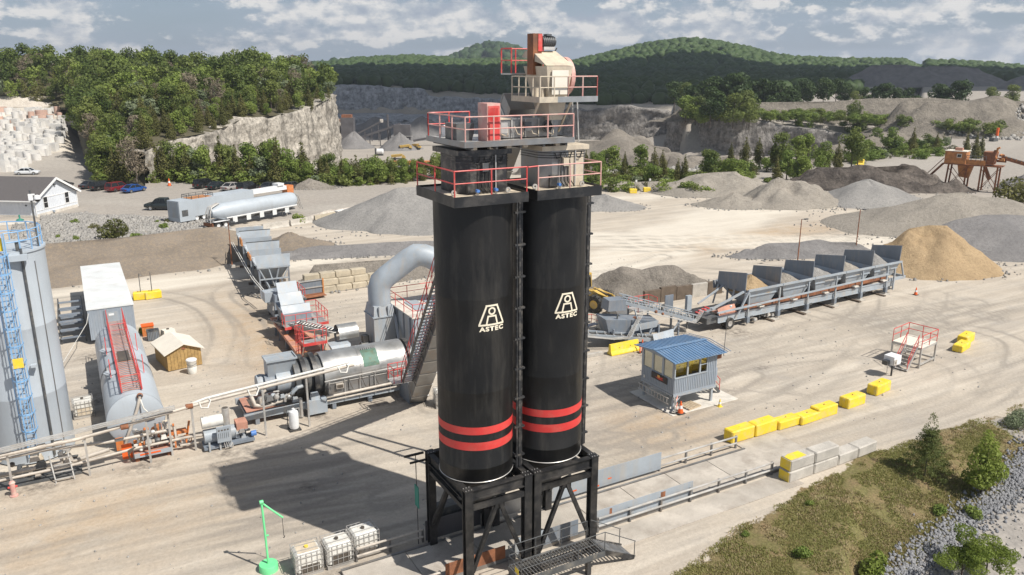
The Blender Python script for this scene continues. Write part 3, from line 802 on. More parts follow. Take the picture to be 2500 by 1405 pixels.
# ------------------------------------------------------------------ storage silos
def wrap_logo(par, r, zc):
    """trapezoid mark with a ring and an inner doorway over the word ASTEC, laid on the shell's -Y face"""
    def place(x, z): 
        t = -math.pi / 2 + x / r
        return ((r + 0.012) * math.cos(t), (r + 0.012) * math.sin(t), zc + z)
    mb = MB()
    def stroke(p, q, w, ext=0.0):
        p = Vector(p); q = Vector(q); d = (q - p).normalized(); nn = Vector((-d.y, d.x)) * w / 2
        p = p - d * ext; q = q + d * ext
        k = max(1, int((q - p).length / 0.06)); vs = []
        for i in range(k + 1):
            c = p.lerp(q, i / k)
            vs += [place(*(c + nn)), place(*(c - nn))]
        mb.add(vs, [(2 * i, 2 * i + 1, 2 * i + 3, 2 * i + 2) for i in range(k)])
    w = 0.075
    stroke((-0.54, 0.0), (0.54, 0.0), w, w / 2); stroke((-0.24, 0.80), (0.24, 0.80), w, w / 2)
    stroke((-0.54, 0.03), (-0.24, 0.78), w); stroke((0.54, 0.03), (0.24, 0.78), w)
    stroke((-0.17, 0.36), (0.17, 0.36), w * 0.9, w / 2.4); stroke((-0.24, 0.03), (-0.17, 0.35), w * 0.9); stroke((0.24, 0.03), (0.17, 0.35), w * 0.9)
    n = 28; ro, ri = 0.165, 0.095; vs = []
    for i in range(n):
        t = 2 * math.pi * i / n
        vs += [place(ro * math.cos(t), 0.57 + ro * math.sin(t)), place(ri * math.cos(t), 0.57 + ri * math.sin(t))]
    mb.add(vs, [(2 * i, 2 * i + 1, (2 * i + 3) % (2 * n), (2 * i + 2) % (2 * n)) for i in range(n)])
    mb.build('emblem', 'logo_cream', par, fix=False)
    cu = bpy.data.curves.new('lettering', 'FONT'); cu.body = 'ASTEC'; cu.size = 0.30; cu.align_x = 'CENTER'; cu.offset = 0.014; cu.space_character = 1.18; cu.resolution_u = 3
    to = bpy.data.objects.new('lettering_curve', cu); COL.objects.link(to)
    me = bpy.data.meshes.new_from_object(to.evaluated_get(bpy.context.evaluated_depsgraph_get()))
    bpy.data.objects.remove(to)
    xs = [v.co.x for v in me.vertices]; ys = [v.co.y for v in me.vertices]
    kx = 1.10 / (max(xs) - min(xs)); cx = (max(xs) + min(xs)) / 2; ky = 0.205 / (max(ys) - min(ys)); y0 = min(ys)
    bm = bmesh.new(); bm.from_mesh(me)
    for v in bm.verts: v.co = Vector(place((v.co.x - cx) * kx, -0.27 + (v.co.y - y0) * ky))
    me2 = bpy.data.meshes.new('lettering'); bm.to_mesh(me2); bm.free(); me2.materials.append(MATS['logo_cream'])
    o = bpy.data.objects.new('lettering', me2); COL.objects.link(o); o.parent = par

def silo(cx, cy, label, fx0, fx1, ladder_x, right):
    s = thing('storage_silo', label, 'silo', (cx, cy, 0), 0, 'twin asphalt storage silos')
    r = 1.62; y0, y1 = 26.9 - cy, 31.2 - cy; x0, x1 = fx0 - cx, fx1 - cx
    barrel = MB().lathe([(0.35, 3.6), (0.55, 3.6), (1.45, 4.75), (r, 4.98), (r, 5.55), (r + 0.008, 5.56), (r + 0.008, 5.60), (r, 5.61), (r, 9.0), (r + .004, 9.02), (r, 9.04), (r, 13.0), (r + .004, 13.02), (r, 13.04), (r, 16.92)], 72).build('barrel', 'silo_black', s, True)
    for za, zb in ((7.17, 7.51), (6.45, 6.82)):
        MB().lathe([(r + 0.004, za), (r + 0.006, za), (r + 0.006, zb), (r + 0.004, zb)], 72).build('stripe', 'stripe_red', barrel, True)
    wrap_logo(barrel, r, 11.97)
    MB().lathe([(r + 0.01, 4.95), (r + 0.03, 4.97), (r + 0.01, 4.99)], 60).build('base_ring', 'galv', barrel, True)
    # steel frame
    w = 0.36
    for lx in (x0 + w / 2, x1 - w / 2):
        for ly in (y0 + w / 2, y1 - w / 2):
            leg = MB()
            leg.bx(lx - w / 2, lx + w / 2, ly - w / 2, ly - w / 2 + .06, 0, 4.92).bx(lx - w / 2, lx + w / 2, ly + w / 2 - .06, ly + w / 2, 0, 4.92).bx(lx - .07, lx + .07, ly - w / 2 + .06, ly + w / 2 - .06, 0, 4.92)
            leg = leg.build('leg', 'frame_black', s, fix=False)
            B('cap_plate', 'frame_black', leg, (lx - w / 2 - .03, lx + w / 2 + .03, ly - w / 2 - .03, ly + w / 2 + .03, 4.922, 4.955))
            B('foot_plate', 'frame_black', leg, (lx - .3, lx + .3, ly - .3, ly + .3, 0.0, 0.04))
            for i in range(3):
                for j in (0, 2): B('bolt', 'galv', leg, (lx - .15 + i * .13, lx - .12 + i * .13, ly - .15 + j * .13, ly - .12 + j * .13, 4.957, 4.985))
    def ibeam(name, p, q, h, wd):
        p = Vector(p); q = Vector(q); mb = MB()
        mb.beam(p + Vector((0, 0, h / 2 - .02)), q + Vector((0, 0, h / 2 - .02)), wd, .04); mb.beam(p - Vector((0, 0, h / 2 - .02)), q - Vector((0, 0, h / 2 - .02)), wd, .04); mb.beam(p, q, .05, h - .08)
        return mb.build(name, 'frame_black', s, fix=False)
    for yy in (y0 + .14, y1 - .14):
        ibeam('girder', (x0 + w, yy, 4.68), (x1 - w, yy, 4.68), 0.50, .26)
        bt = BE('tie_beam', 'frame_black', s, (x0 + w, yy + (.0), 4.08), (x1 - w, yy, 4.08), .22, .24)
        mx = (x0 + x1) / 2
        BE('brace', 'frame_black', s, (mx - .08, yy, 3.96), (x0 + w - .02, yy, 0.95), .17, .17)
        BE('brace', 'frame_black', s, (mx + .08, yy, 3.96), (x1 - w + .02, yy, 0.95), .17, .17)
        B('gusset', 'frame_black', s, (mx - .3, mx + .3, yy - .03, yy + .03, 3.72, 3.96))
    for xx in (x0 + .14, x1 - .14):
        ibeam('girder', (xx, y0 + w, 4.68), (xx, y1 - w, 4.68), 0.50, .26)
        BE('tie_beam', 'frame_black', s, (xx, y0 + w, 4.02), (xx, y1 - w, 4.02), .2, .2)
        BE('brace', 'frame_black', s, (xx, y1 - w, 1.3), (xx, (y0 + y1) / 2 + .1, 3.9), .15, .15)
    # discharge gate
    MB().loft([(-.9, -.9, 4.5), (.9, -.9, 4.5), (.9, .9, 4.5), (-.9, .9, 4.5)], [(-.5, -.5, 3.35), (.5, -.5, 3.35), (.5, .5, 3.35), (-.5, .5, 3.35)]).build('discharge_cone', 'frame_black', s)
    B('gate', 'black_steel', s, (-.55, .55, -.55, .55, 3.05, 3.35))
    T('gate_cylinder', 'steel_dull', s, [(.6, -.3, 3.2), (1.25, -.3, 3.3)], .06)
    # deck
    dx0, dx1 = (12.45 - cx, 15.66 - cx) if not right else (16.06 - cx, 19.15 - cx)
    dy0, dy1 = 26.9 - cy, 30.6 - cy
    dk = B('deck', 'dust_tan', s, (dx0 + .03, dx1 - .03, dy0 + .03, dy1 - .03, 16.94, 17.22))
    for bx_ in ((dx0, dx1, dy0, dy0 + .03), (dx0, dx1, dy1 - .03, dy1), (dx0, dx0 + .03, dy0 + .03, dy1 - .03), (dx1 - .03, dx1, dy0 + .03, dy1 - .03)):
        B('fascia', 'frame_black', dk, bx_ + (16.9, 17.30))
    path = [(dx0 + .04, dy1 - .05, 17.28), (dx0 + .04, dy0 + .05, 17.28), (dx1 - .06, dy0 + .05, 17.28)] if not right else [(dx0 + .06, dy0 + .05, 17.28), (dx1 - .04, dy0 + .05, 17.28), (dx1 - .04, dy1 - .05, 17.28)]
    rails(s, path, 0.98, 1.5, 'rail_red' if not right else 'rail_faded')
    if right: T('handrail', 'rail_red', s, [(dx0 - .4, dy0 + .05, 18.24), (dx0 + .06, dy0 + .05, 18.26)], .028, 6)
    # vent stub, lifting eyes, valves on the deck
    for ex, ey in ((dx0 + .35, dy0 + .8), (dx1 - .6, dy0 + .6)):
        MB().lathe([(.11, -.03), (.11, .03), (.05, .03), (.05, -.03), (.11, -.03)], 14, (ex, ey, 17.34), 'y').build('lifting_eye', 'galv', s)
    for ex in (dx0 + 1.2, dx0 + 2.0) if not right else (dx0 + 1.3,):
        T('valve_stem', 'galv', s, [(ex, dy0 + .45, 17.22), (ex, dy0 + .45, 17.36)], .05)
        T('valve', 'valve_blue', s, [(ex, dy0 + .37, 17.4), (ex, dy0 + .53, 17.4)], .07)
    # weigh batcher on the deck
    bx0, bx1 = (-1.05, 1.05) if not right else (-.95, 1.1)
    by0, by1 = 27.75 - cy, 30.0 - cy
    body = 'black_steel' if not right else 'steel_dull'
    oc = .42
    poly = [(bx0 + oc, by0), (bx1 - .1, by0), (bx1, by0 + .1), (bx1, by1 - oc), (bx1 - oc, by1), (bx0 + oc, by1), (bx0, by1 - oc), (bx0, by0 + oc)]
    bt = MB().prism(poly, 'z', 17.22, 18.72).build('batcher', body, s)
    B('batcher_rim', 'black_steel' if not right else 'dust_tan', bt, (bx0 - .12, bx1 + .1, by0 - .1, by1 + .1, 18.73, 18.92))
    for zz in (18.42, 18.52, 18.62):
        MB().prism([(p[0] * 1.015, (p[1] - (by0 + by1) / 2) * 1.02 + (by0 + by1) / 2) for p in poly], 'z', zz, zz + .035).build('band', 'black_steel', bt)
    if right: B('dusty_panel', 'dust_tan', bt, (.25, .98, by0 - .02, by0 - .004, 17.24, 18.7))
    for k in range(4):
        hx = bx0 + .75 + .16 * k
        T('hose', 'rubber', bt, [(hx, by0 - .05, 18.35), (hx + .02, by0 - .10, 17.9), (hx + .04, by0 - .08, 17.5), (hx + .2, by0 - .14, 17.26)], .022, 6)
    for k in range(3):
        hx = bx0 + .5 + .5 * k; T('hose', 'rubber', bt, [(hx, by0 - .05, 18.66), (hx + .08, by0 - .09, 18.42), (hx + .22, by0 - .09, 18.40), (hx + .33, by0 - .05, 18.64)], .02, 6)
    B('junction_box', 'motor_grey' if not right else 'dust_tan', bt, (bx0 + .88, bx0 + 1.14, by0 - .16, by0 - .01, 18.1, 18.42))
    B('air_lock', 'black_steel', bt, (bx0 + .25, bx0 + .62, by0 - .12, by0 - .004, 17.24, 17.75))
    T('conduit', 'galv', bt, [(bx0 + 1.5, by0 - .06, 17.24), (bx0 + 1.5, by0 - .06, 18.7)], .03, 6)
    # pipe ladder down the shell
    lx = ladder_x - cx; ly = (27.75 if not right else 28.2) - cy
    for k, off in enumerate((0, .16, .30)):
        T('downpipe', 'black_steel', s, [(lx + off * .9, ly + off * .3, 4.95), (lx + off * .9, ly + off * .3, 16.9)], .045 if k != 1 else .07, 8)
    for k in range(9):
        B('pipe_clamp', 'black_steel', s, (lx - .1, lx + .38, ly - .03, ly + .12, 5.5 + k * 1.35, 5.58 + k * 1.35))
    return s
silo(14.17, 28.85, 'left of two tall black silos with red double stripes, nearer the camera', 12.70, 15.92, 15.62, False)
silo(17.78, 28.85, 'right of two tall black silos with red double stripes, tan dust on its batcher', 16.04, 19.42, 19.28, True)

# ------------------------------------------------------------------ transfer platform above both silos
t = thing('transfer_conveyor', 'dusty transfer conveyor with red drive guard on a railed platform across both silo tops', 'conveyor', (13.1, 27.25, 18.95))
fl = B('platform_floor', 'galv', t, (0, 4.85, 0, 3.6, .24, .30))
B('platform_edge', 'steel_dull', t, (0, 4.85, -.03, 0, .12, .34)); B('platform_edge', 'steel_dull', t, (-.03, 0, -.03, 3.6, .12, .34)); B('platform_edge', 'steel_dull', t, (4.85, 4.88, -.03, 3.6, .12, .34))
for k in range(5): BE('floor_beam', 'black_steel', t, (.3 + k * 1.05, .0, .12), (.3 + k * 1.05, 3.55, .12), .1, .2)
rails(t, [(0.02, 3.5, .3), (0.02, 0.02, .3), (4.83, 0.02, .3)], 0.95, 1.25, 'rail_faded')
T('railing_post', 'rail_faded', t, [(4.83, .02, .3), (4.83, .02, 1.25)], .03, 6)
rails(t, [(0.02, 3.5, .3), (1.9, 3.5, .3)], 0.95, 1.0, 'rail_red')
MB().prism([(.1, .3), (.75, .3), (.85, .6), (.85, .95), (.1, .95)], 'y', .95, 2.0).build('motor_housing', 'motor_grey', t)
gd_ = B('drive_guard', 'rail_faded', t, (1.05, 1.62, .22, 1.0, .3, 1.72))
B('drive_guard_panel', 'rail_red', gd_, (1.09, 1.58, .195, .215, .36, 1.62))
for i in range(7):
    B('guard_slot', 'stripe_red', gd_, (1.15 + .056 * i, 1.18 + .056 * i, .18, .193, 1.1, 1.55))
bx_ = B('conveyor_casing', 'steel_dull', t, (1.66, 4.6, .85, 1.75, .34, 1.05))
B('casing_lid', 'dust_tan', bx_, (1.6, 2.4, .80, 1.8, 1.052, 1.09)); B('casing_lid', 'steel_dull', bx_, (2.42, 4.7, .80, 1.8, 1.052, 1.10))
for k in range(5): B('casing_rib', 'galv', bx_, (1.8 + .62 * k, 1.86 + .62 * k, .81, .846, .34, 1.05))
B('control_box', 'galv', t, (1.85, 2.15, .6, .75, .55, .95)); B('control_box', 'motor_grey', t, (2.9, 3.2, .55, .72, .62, .95))
for k in range(4):
    q = 1.8 + .7 * k; T('conduit', 'dust_tan', t, [(q, .7, .8), (q + .1, .62, .5), (q + .35, .6, .42), (q + .4, .7, .8)], .022, 6)
MB().lathe([(.22, -.06), (.25, 0), (.22, .06), (.12, .06), (.12, -.06)], 18, (3.95, .6, .75), 'y').build('pulley', 'motor_grey', t)
T('stored_drum', 'white_paint', t, [(.5, 3.05, .55), (1.0, 3.05, .55)], .22, 16)
for k in range(6): B('support_foot', 'dust_tan', t, (.5 + .75 * k, .7 + .75 * k, .4, .62, -.02, .11))

# ------------------------------------------------------------------ inclined slat conveyor with its head house
c0, c1 = Vector((18.75, 47.3, 0.35)), Vector((17.0, 30.0, 20.6))
t = thing('slat_conveyor', 'long inclined slat conveyor with stair, rising behind the silos to a dusty tan head house', 'conveyor', (c0.x, c0.y, 0))
def cp(u, side=0.0, up=0.0):
    d = c1 - c0; sd = Vector((d.y, -d.x, 0)).normalized() * -1      # towards -X side
    nn = d.cross(sd).normalized()
    if nn.z < 0: nn = -nn
    return c0 + d * u + sd * -side + nn * up - Vector((c0.x, c0.y, 0))
def cbeam(name, mat, side, up, w, h, u0=0.0, u1=1.0, par=t):
    return BE(name, mat, par, cp(u0, side, up), cp(u1, side, up), w, h)
cs = cbeam('casing', 'steel_dull', 0, 0, 1.15, 0.95, 0.0, 1.0)
for k in range(17): 
    u = 0.03 + k * .059
    MB().beam(cp(u, 0, 0), cp(u + .004, 0, 0), 1.21, 1.01).build('casing_flange', 'steel', cs, fix=False)
cbeam('casing_lid', 'galv', 0, 0.5, 1.2, .03, 0, 1, cs)
B('tail_box', 'plant_grey_dark', t, (-.62, .62, -.3, 1.5, 0, 1.5))
side = -1 if cp(0.5, 1).x > cp(0.5, -1).x else 1
sx = 1.05 * side
for off in (-.33, .33): cbeam('stringer', 'black_steel', sx + off, -.1, .05, .24, .1, .86)
st = thing  # noqa
for k in range(58):
    u = 0.105 + k * .013
    p = cp(u, sx, -.05); B('tread', 'galv', t, (p.x - .32, p.x + .32, p.y - .11, p.y + .11, p.z - .015, p.z + .015))
for off in (-.36, .36):
    for hh, rr in ((1.0, .026), (.52, .022)):
        T('stair_rail', 'rail_red', t, [cp(.1, sx + off, 0) + Vector((0, 0, hh)), cp(.86, sx + off, 0) + Vector((0, 0, hh))], rr, 6)
    for k in range(14):
        p = cp(.1 + .0585 * k, sx + off, 0); T('railing_post', 'rail_red', t, [p, p + Vector((0, 0, 1.0))], .022, 6)
lp = cp(.1, sx, 0)
B('landing', 'galv', t, (lp.x - 1.0, lp.x + .4, lp.y - .15, lp.y + 1.0, lp.z - .12, lp.z - .06))
rails(t, [(lp.x + .35, lp.y + .95, lp.z - .06), (lp.x - .95, lp.y + .95, lp.z - .06), (lp.x - .95, lp.y - .1, lp.z - .06), (lp.x - .45, lp.y - .1, lp.z - .06)], 1.0, .8, 'rail_red')
for u in (.58, .8):
    p = cp(u, 0, -.5)
    for sx_ in (-.7, .7): BE('trestle_leg', 'black_steel', t, (p.x + sx_ * .75, p.y, p.z), (p.x + sx_ * 1.2, p.y, 0) if u < .7 else (p.x + sx_ * .6, p.y + .1, p.z - 2.2), .16)
    if u < .7: BE('trestle_tie', 'black_steel', t, (p.x - .62, p.y, p.z * .5), (p.x + .62, p.y, p.z * .5), .1)
# head house
hx, hy = 17.35 - c0.x, 28.3 - c0.y
MB().loft([(hx - .55, hy - .75, 22.05), (hx + .72, hy - .75, 22.05), (hx + .72, hy + 1.2, 22.4), (hx - .55, hy + 1.2, 22.4)],
          [(hx - .55, hy + .35, 22.62), (hx + .55, hy + .35, 22.62), (hx + .55, hy + .9, 22.62), (hx - .55, hy + .9, 22.62)]).build('hood', 'dust_tan', t)
MB().loft([(hx - .25, hy - .55, 19.95), (hx + .35, hy - .55, 19.95), (hx + .35, hy + .35, 19.95), (hx - .25, hy + .35, 19.95)],
          [(hx - .52, hy - .74, 22.03), (hx + .70, hy - .74, 22.03), (hx + .70, hy + 1.1, 22.03), (hx - .52, hy + 1.1, 22.03)]).build('discharge_chute', 'dust_tan', t)
B('chute_panel', 'roof_cream', t, (hx - .30, hx + .46, hy - .80, hy - .76, 20.95, 21.88))
MB().lathe([(.78, -.09), (.78, .09)], 26, (hx + .95, hy + .35, 21.62), 'x').lathe([(0.02, -.09), (.78, -.09)], 26, (hx + .95, hy + .35, 21.62), 'x').lathe([(0.02, .09), (.78, .09)], 26, (hx + .95, hy + .35, 21.62), 'x').build('chain_guard', 'rail_faded', t, True)
tw = B('drive_tower', 'rust', t, (hx - .62, hx - .22, hy + .15, hy + .62, 21.7, 23.28))
B('drive_tower_face', 'rail_red', tw, (hx - .40, hx - .215, hy + .12, hy + .146, 22.6, 23.26))
mt = T('drive_motor', 'motor_grey', t, [(hx - .12, hy + .35, 22.98), (hx + .46, hy + .35, 22.98)], .2, 16)
B('motor_foot', 'galv', mt, (hx - .1, hx + .42, hy + .18, hy + .55, 22.66, 22.78)); B('motor_terminal', 'motor_grey', mt, (hx + .05, hx + .28, hy + .22, hy + .48, 23.19, 23.27))
for k in range(6): MB().lathe([(.2, -.008), (.225, 0), (.2, .008)], 16, (hx - .06 + .09 * k, hy + .35, 22.98), 'x').build('fin', 'motor_grey', mt)
# head platform
px0, px1, py0, py1, pz = 16.28 - c0.x, 18.98 - c0.x, 27.15 - c0.y, 29.4 - c0.y, 20.78
B('head_platform', 'galv', t, (px0, px1, py0, py0 + .55, pz - .06, pz), (px0, px0 + .75, py0 + .55, py1, pz - .06, pz))
B('platform_edge', 'dust_tan', t, (px0, px0 + .8, py0 - .03, py0, pz - .12, pz + .10)); B('platform_edge', 'steel', t, (px0 + .802, px1, py0 - .03, py0, pz - .12, pz + .10)); B('platform_edge', 'dust_tan', t, (px0 - .03, px0, py0 - .03, py1, pz - .12, pz + .10))
rails(t, [(px0 + .02, py1, pz), (px0 + .02, py0 + .02, pz), (px0 + 1.3, py0 + .02, pz)], .86, .55, 'dust_tan'); rails(t, [(px0 + 1.3, py0 + .02, pz), (px1 - .02, py0 + .02, pz)], .86, .58, 'rail_faded')
T('railing_post', 'rail_red', t, [(px1 - .02, py0 + .02, pz), (px1 - .02, py0 + .02, pz + .88)], .028, 6)
ux0, uy1, uz = px0 - .02, py1 + .9, 21.75
B('upper_platform', 'galv', t, (ux0, hx + 1.0, py1, uy1, uz - .06, uz))
rails(t, [(ux0 + .02, py1 + .02, uz), (ux0 + .02, uy1 - .02, uz), (hx + .95, uy1 - .02, uz)], .98, .75, 'rail_red')
T('railing_post', 'black_steel', t, [(hx + .95, uy1 - .02, uz), (hx + .95, py1 - .2, uz + 1.0)], .025, 6)
for q in ((px0 + .25, py0 + .7), (px0 + .55, py0 + .75)): T('dust_filter', 'dust_tan', t, [(q[0], q[1], pz), (q[0], q[1], pz + .42)], .1, 10)
for q in (px0 + .1, px1 - 1.1): BE('knee_brace', 'dust_tan', t, (q, py0 + .2, pz - .06), (q + .35, py0 + 1.7, 19.4), .07)
for q in (-.12, .12): T('service_pipe', 'galv', t, [(px0 + 2.25 + q, py0 + .8, 19.0), (px0 + 2.2 + q, py0 + .9, 20.7)], .03, 6)
for k in range(4): B('support_bracket', 'dust_tan', t, (hx - .5 + .3 * k, hx - .42 + .3 * k, hy + .7, hy + .8, 19.3, 20.0))

# ------------------------------------------------------------------ weighbridge under the silos
t = thing('truck_scale', 'long pale concrete truck scale deck with steel guard rails running under the silos', 'scale', (8.4, 28.2, 0))
for k in range(8):
    chamfer_box('deck_slab', 'scale_concrete', t, k * 3.08 + .01, k * 3.08 + 3.06, .15, 2.75, 0.02, .16, .015)
B('deck_edge', 'steel_dull', t, (0, 24.6, .02, .13, .02, .2)); B('deck_edge', 'steel_dull', t, (0, 24.6, 2.77, 2.88, .02, .2))
def guard(x0, x1, y, mat='galv', h=.78, lean=0):
    n = max(1, round((x1 - x0) / 2.0))
    for zz in (h, h * .45): T('guard_rail', mat, t, [(x0, y, zz), (x1, y, zz)], .055, 8)
    for k in range(n + 1):
        x = x0 + (x1 - x0) * k / n; BE('guard_post', 'steel_dull', t, (x, y + .07, .0), (x, y + .07, h + .02), .09, .12)
guard(12.0, 23.8, -.10); guard(18.6, 24.4, 3.3); guard(.9, 4.2, 3.3, 'pipe_tan', .7); guard(-1, 3.6, -.05, 'pipe_tan', .6)
def panel(name, mat, x0, x1, y, z0, z1):
    o = B(name, mat, t, (x0, x1, y - .02, y + .02, z0, z1)); return o
p_ = panel('splash_panel', 'plant_grey', 12.0, 18.1, .06, .25, 1.12)
B('rust_patch', 'rust', p_, (15.95, 16.25, .035, .038, .7, 1.05)); B('rust_patch', 'rust', p_, (12.75, 12.9, .035, .038, .6, 1.05))
p_ = panel('splash_panel', 'plant_grey', 11.2, 18.55, 3.2, .22, 1.25)
B('paint_mark', 'caution_orange', p_, (14.9, 15.15, 3.172, 3.175, .55, .62)); B('paint_mark', 'caution_orange', p_, (14.0, 14.35, 3.172, 3.175, .3, .38)); B('paint_mark', 'caution_orange', p_, (12.4, 12.9, 3.172, 3.175, .42, .5))
panel('splash_panel', 'galv', 7.3, 11.15, 3.22, .2, 1.3); panel('splash_panel', 'far_plant', 4.3, 7.25, 3.24, .1, 1.15)
panel('splash_panel', 'rust', 3.9, 6.9, .05, .15, .85); panel('splash_panel', 'plant_grey', 7.4, 9.0, .06, .2, 1.0); panel('splash_panel', 'plant_grey_dark', 9.05, 10.9, .05, .2, 1.0)
B('spill_hopper', 'motor_grey', t, (5.1, 7.1, 3.45, 4.1, .9, 1.45))
t2 = tag(chamfer_box('approach_slab', 'scale_concrete', None, 33.1, 36.4, 28.2, 31.8, .004, .05, .01), 'pale concrete approach slab at the right end of the truck scale', 'slab')
t2 = tag(B('concrete_apron', 'scale_concrete', None, (20.0, 33.0, 26.55, 28.0, .004, .05)), 'broad concrete apron along the near side of the truck scale', 'slab')

# ------------------------------------------------------------------ sampling walkway at the silos' feet
t = thing('walkway_platform', 'dark steel grating walkway with thin handrails and a ramp at the foot of the silos', 'platform', (14.6, 25.5, 0))
L, Wd, hz = 4.3, 1.15, 1.0
for k in range(27): B('grating_bar', 'steel_dull', t, (.06 + k * .158, .09 + k * .158, .05, Wd - .05, hz - .02, hz + .02))
for yy in (.02, Wd * .33, Wd * .66, Wd - .02): BE('bearer', 'black_steel', t, (0, yy, hz - .06), (L, yy, hz - .06), .04, .08)
for yy in (0, Wd): BE('side_beam', 'motor_grey', t, (-.02, yy, hz - .14), (L + .02, yy, hz - .14), .06, .26)
for xx in (0, L): BE('end_beam', 'motor_grey', t, (xx, 0, hz - .14), (xx, Wd, hz - .14), .06, .26)
for xx in (.1, L - .8): BE('column', 'black_steel', t, (xx, .1, 0), (xx, .1, hz - .15), .2); BE('column', 'black_steel', t, (xx, Wd - .1, 0), (xx, Wd - .1, hz - .15), .2)
rails(t, [(0, Wd, hz), (0, 0, hz), (L, 0, hz)], .95, 1.4, 'motor_grey', .02); rails(t, [(0, Wd, hz), (L - .2, Wd, hz)], .95, 1.4, 'motor_grey', .02)
for yy in (.05, Wd - .05): BE('ramp_stringer', 'black_steel', t, (L, yy, hz - .1), (L + 1.75, yy - .0, .06), .06, .22)
for k in range(12): B('ramp_tread', 'steel_dull', t, (L + .08 + k * .14, L + .16 + k * .14, .08, Wd - .08, hz - .07 - k * .074, hz - .05 - k * .074))
T('ramp_rail', 'motor_grey', t, [(L, 0, hz + .95), (L + 1.75, 0, .95)], .02, 6); T('ramp_rail', 'motor_grey', t, [(L, Wd, hz + .95), (L + 1.75, Wd, .95)], .02, 6)
T('railing_post', 'motor_grey', t, [(L + 1.7, 0, .1), (L + 1.7, 0, .95)], .02, 6); T('railing_post', 'motor_grey', t, [(L + 1.7, Wd, .1), (L + 1.7, Wd, .95)], .02, 6)
B('caution_plate', 'yellow_paint', t, (-.05, -.035, .2, .5, hz + .1, hz + .35))

# hanging sample line and green marker at the left leg
t = thing('green_mesh_sign', 'small green mesh panel on a rod hanging by the left silo leg', 'sign', (12.35, 31.5, 0))
B('panel', 'mesh_green', t, (-.02, .02, -.22, .22, 2.0, 3.1)); T('rod', 'black_steel', t, [(0, 0, 0), (0, 0, 4.7)], .02, 6)
BE('bracket', 'frame_black', t, (-.55, 0, 4.72), (.4, 0, 4.72), .09); BE('bracket', 'frame_black', t, (-.4, -.3, 4.5), (.4, -.3, 4.5), .08)
# ------------------------------------------------------------------ upright bitumen tank with caged ladder
t = thing('bitumen_tank', 'tall pale grey upright tank with blue caged ladder at the left edge', 'tank', (-3.84, 51.6, 0))
r = 2.1; Ht = 12.3
sh = MB().lathe([(.02, .1), (r, .1), (r, 4.0), (r + .006, 4.02), (r, 4.04), (r, 8.0), (r + .006, 8.02), (r, 8.04), (r, Ht), (r - .04, Ht + .03)], 72).build('shell', 'tank_grey', t, True)
MB().lathe([(r + .05, Ht - .05), (r + .07, Ht - .05), (r + .07, Ht + .06), (r - .02, Ht + .06), (.02, Ht + .12)], 72).build('roof', 'tank_grey', sh, True)
a = -math.pi / 2
def onr(ang, rr, z): return (rr * math.cos(R(ang)), rr * math.sin(R(ang)), z)
T('riser_pipe', 'motor_grey', t, [onr(-62, r + .08, Ht + .25), onr(-62, r + .08, .3)], .07)
T('seam_cover', 'steel_dull', t, [onr(-42, r + .02, Ht - .6), onr(-42, r + .02, .3)], .03, 6)
T('level_probe', 'motor_grey', t, [onr(-62, r - .25, Ht + .1), onr(-62, r - .25, Ht + .55)], .09, 8)
# railing round the roof
an = [-150, -125, -100, -80, -60, -40, -20, 0, 25, 50, 80, 110, 140, 170, 190, 210]
for i in range(len(an)):
    p = Vector(onr(an[i], r - .08, Ht + .06)); q = Vector(onr(an[(i + 1) % len(an)], r - .08, Ht + .06))
    T('railing_post', 'ladder_blue', t, [p, p + Vector((0, 0, 1.1))], .035, 6)
    if an[i] in (-125, -100): continue
    for h_ in (1.08, .56): T('handrail', 'ladder_blue', t, [p + Vector((0, 0, h_)), q + Vector((0, 0, h_))], .03, 6)
# caged ladder on the side that faces the yard
lx, ly = .05, -r - .22
lad = thing_l = None
for sx in (-.24, .24): BE('ladder_stile', 'ladder_blue', t, (lx + sx, ly, .6), (lx + sx, ly, Ht + 1.2), .05, .07)
for k in range(40): T('rung', 'ladder_blue', t, [(lx - .24, ly, .8 + k * .3), (lx + .24, ly, .8 + k * .3)], .016, 6)
ns = 9
for k in range(11):
    z = 2.4 + k * 1.0
    pts = [(lx + .42 * math.cos(math.pi + math.pi * i / 8) , ly + .05 - .75 * math.sin(math.pi * i / 8), z) for i in range(9)]
    mb = MB()
    for i in range(8): mb.beam(pts[i], pts[i + 1], .02, .09)
    mb.build('cage_hoop', 'ladder_blue', t, fix=False)
for i in (1, 3, 4, 5, 7):
    x_ = lx + .42 * math.cos(math.pi + math.pi * i / 8); y_ = ly + .05 - .75 * math.sin(math.pi * i / 8)
    BE('cage_strap', 'ladder_blue', t, (x_, y_, 2.4), (x_, y_, 12.4), .04, .02)
B('safety_gate', 'yellow_paint', t, (lx - .35, lx + .25, ly + .12, ly + .16, Ht + .25, Ht + .95)); B('rest_gate', 'yellow_paint', t, (lx - .2, lx + .3, ly - .72, ly - .66, 6.2, 6.75))
B('ladder_step', 'tank_grey', t, (lx + .35, lx + 1.25, ly - .05, ly + .4, Ht - .35, Ht - .05))
B('lamp_box', 'tank_grey', t, (lx + .55, lx + .85, ly - .1, ly + .2, 5.9, 6.05))
for k in range(5): T('ladder_tie', 'ladder_blue', t, [(lx, ly, 1.5 + 2.4 * k), (lx, ly + .3, 1.5 + 2.4 * k)], .03, 6)
t = thing('security_camera', 'white dome security camera on a thin pole rising from the grey tank roof', 'camera', (-2.0, 50.9, Ht + .09))
T('pole', 'motor_grey', t, [(0, 0, 0), (0, 0, 3.1)], .05, 8)
T('arm', 'white_paint', t, [(0, 0, 2.85), (.2, -.05, 2.85)], .05, 8)
MB().lathe([(.02, .16), (.12, .12), (.17, 0), (.17, -.08)], 16, (.3, -.08, 2.68)).build('housing', 'white_paint', t, True)
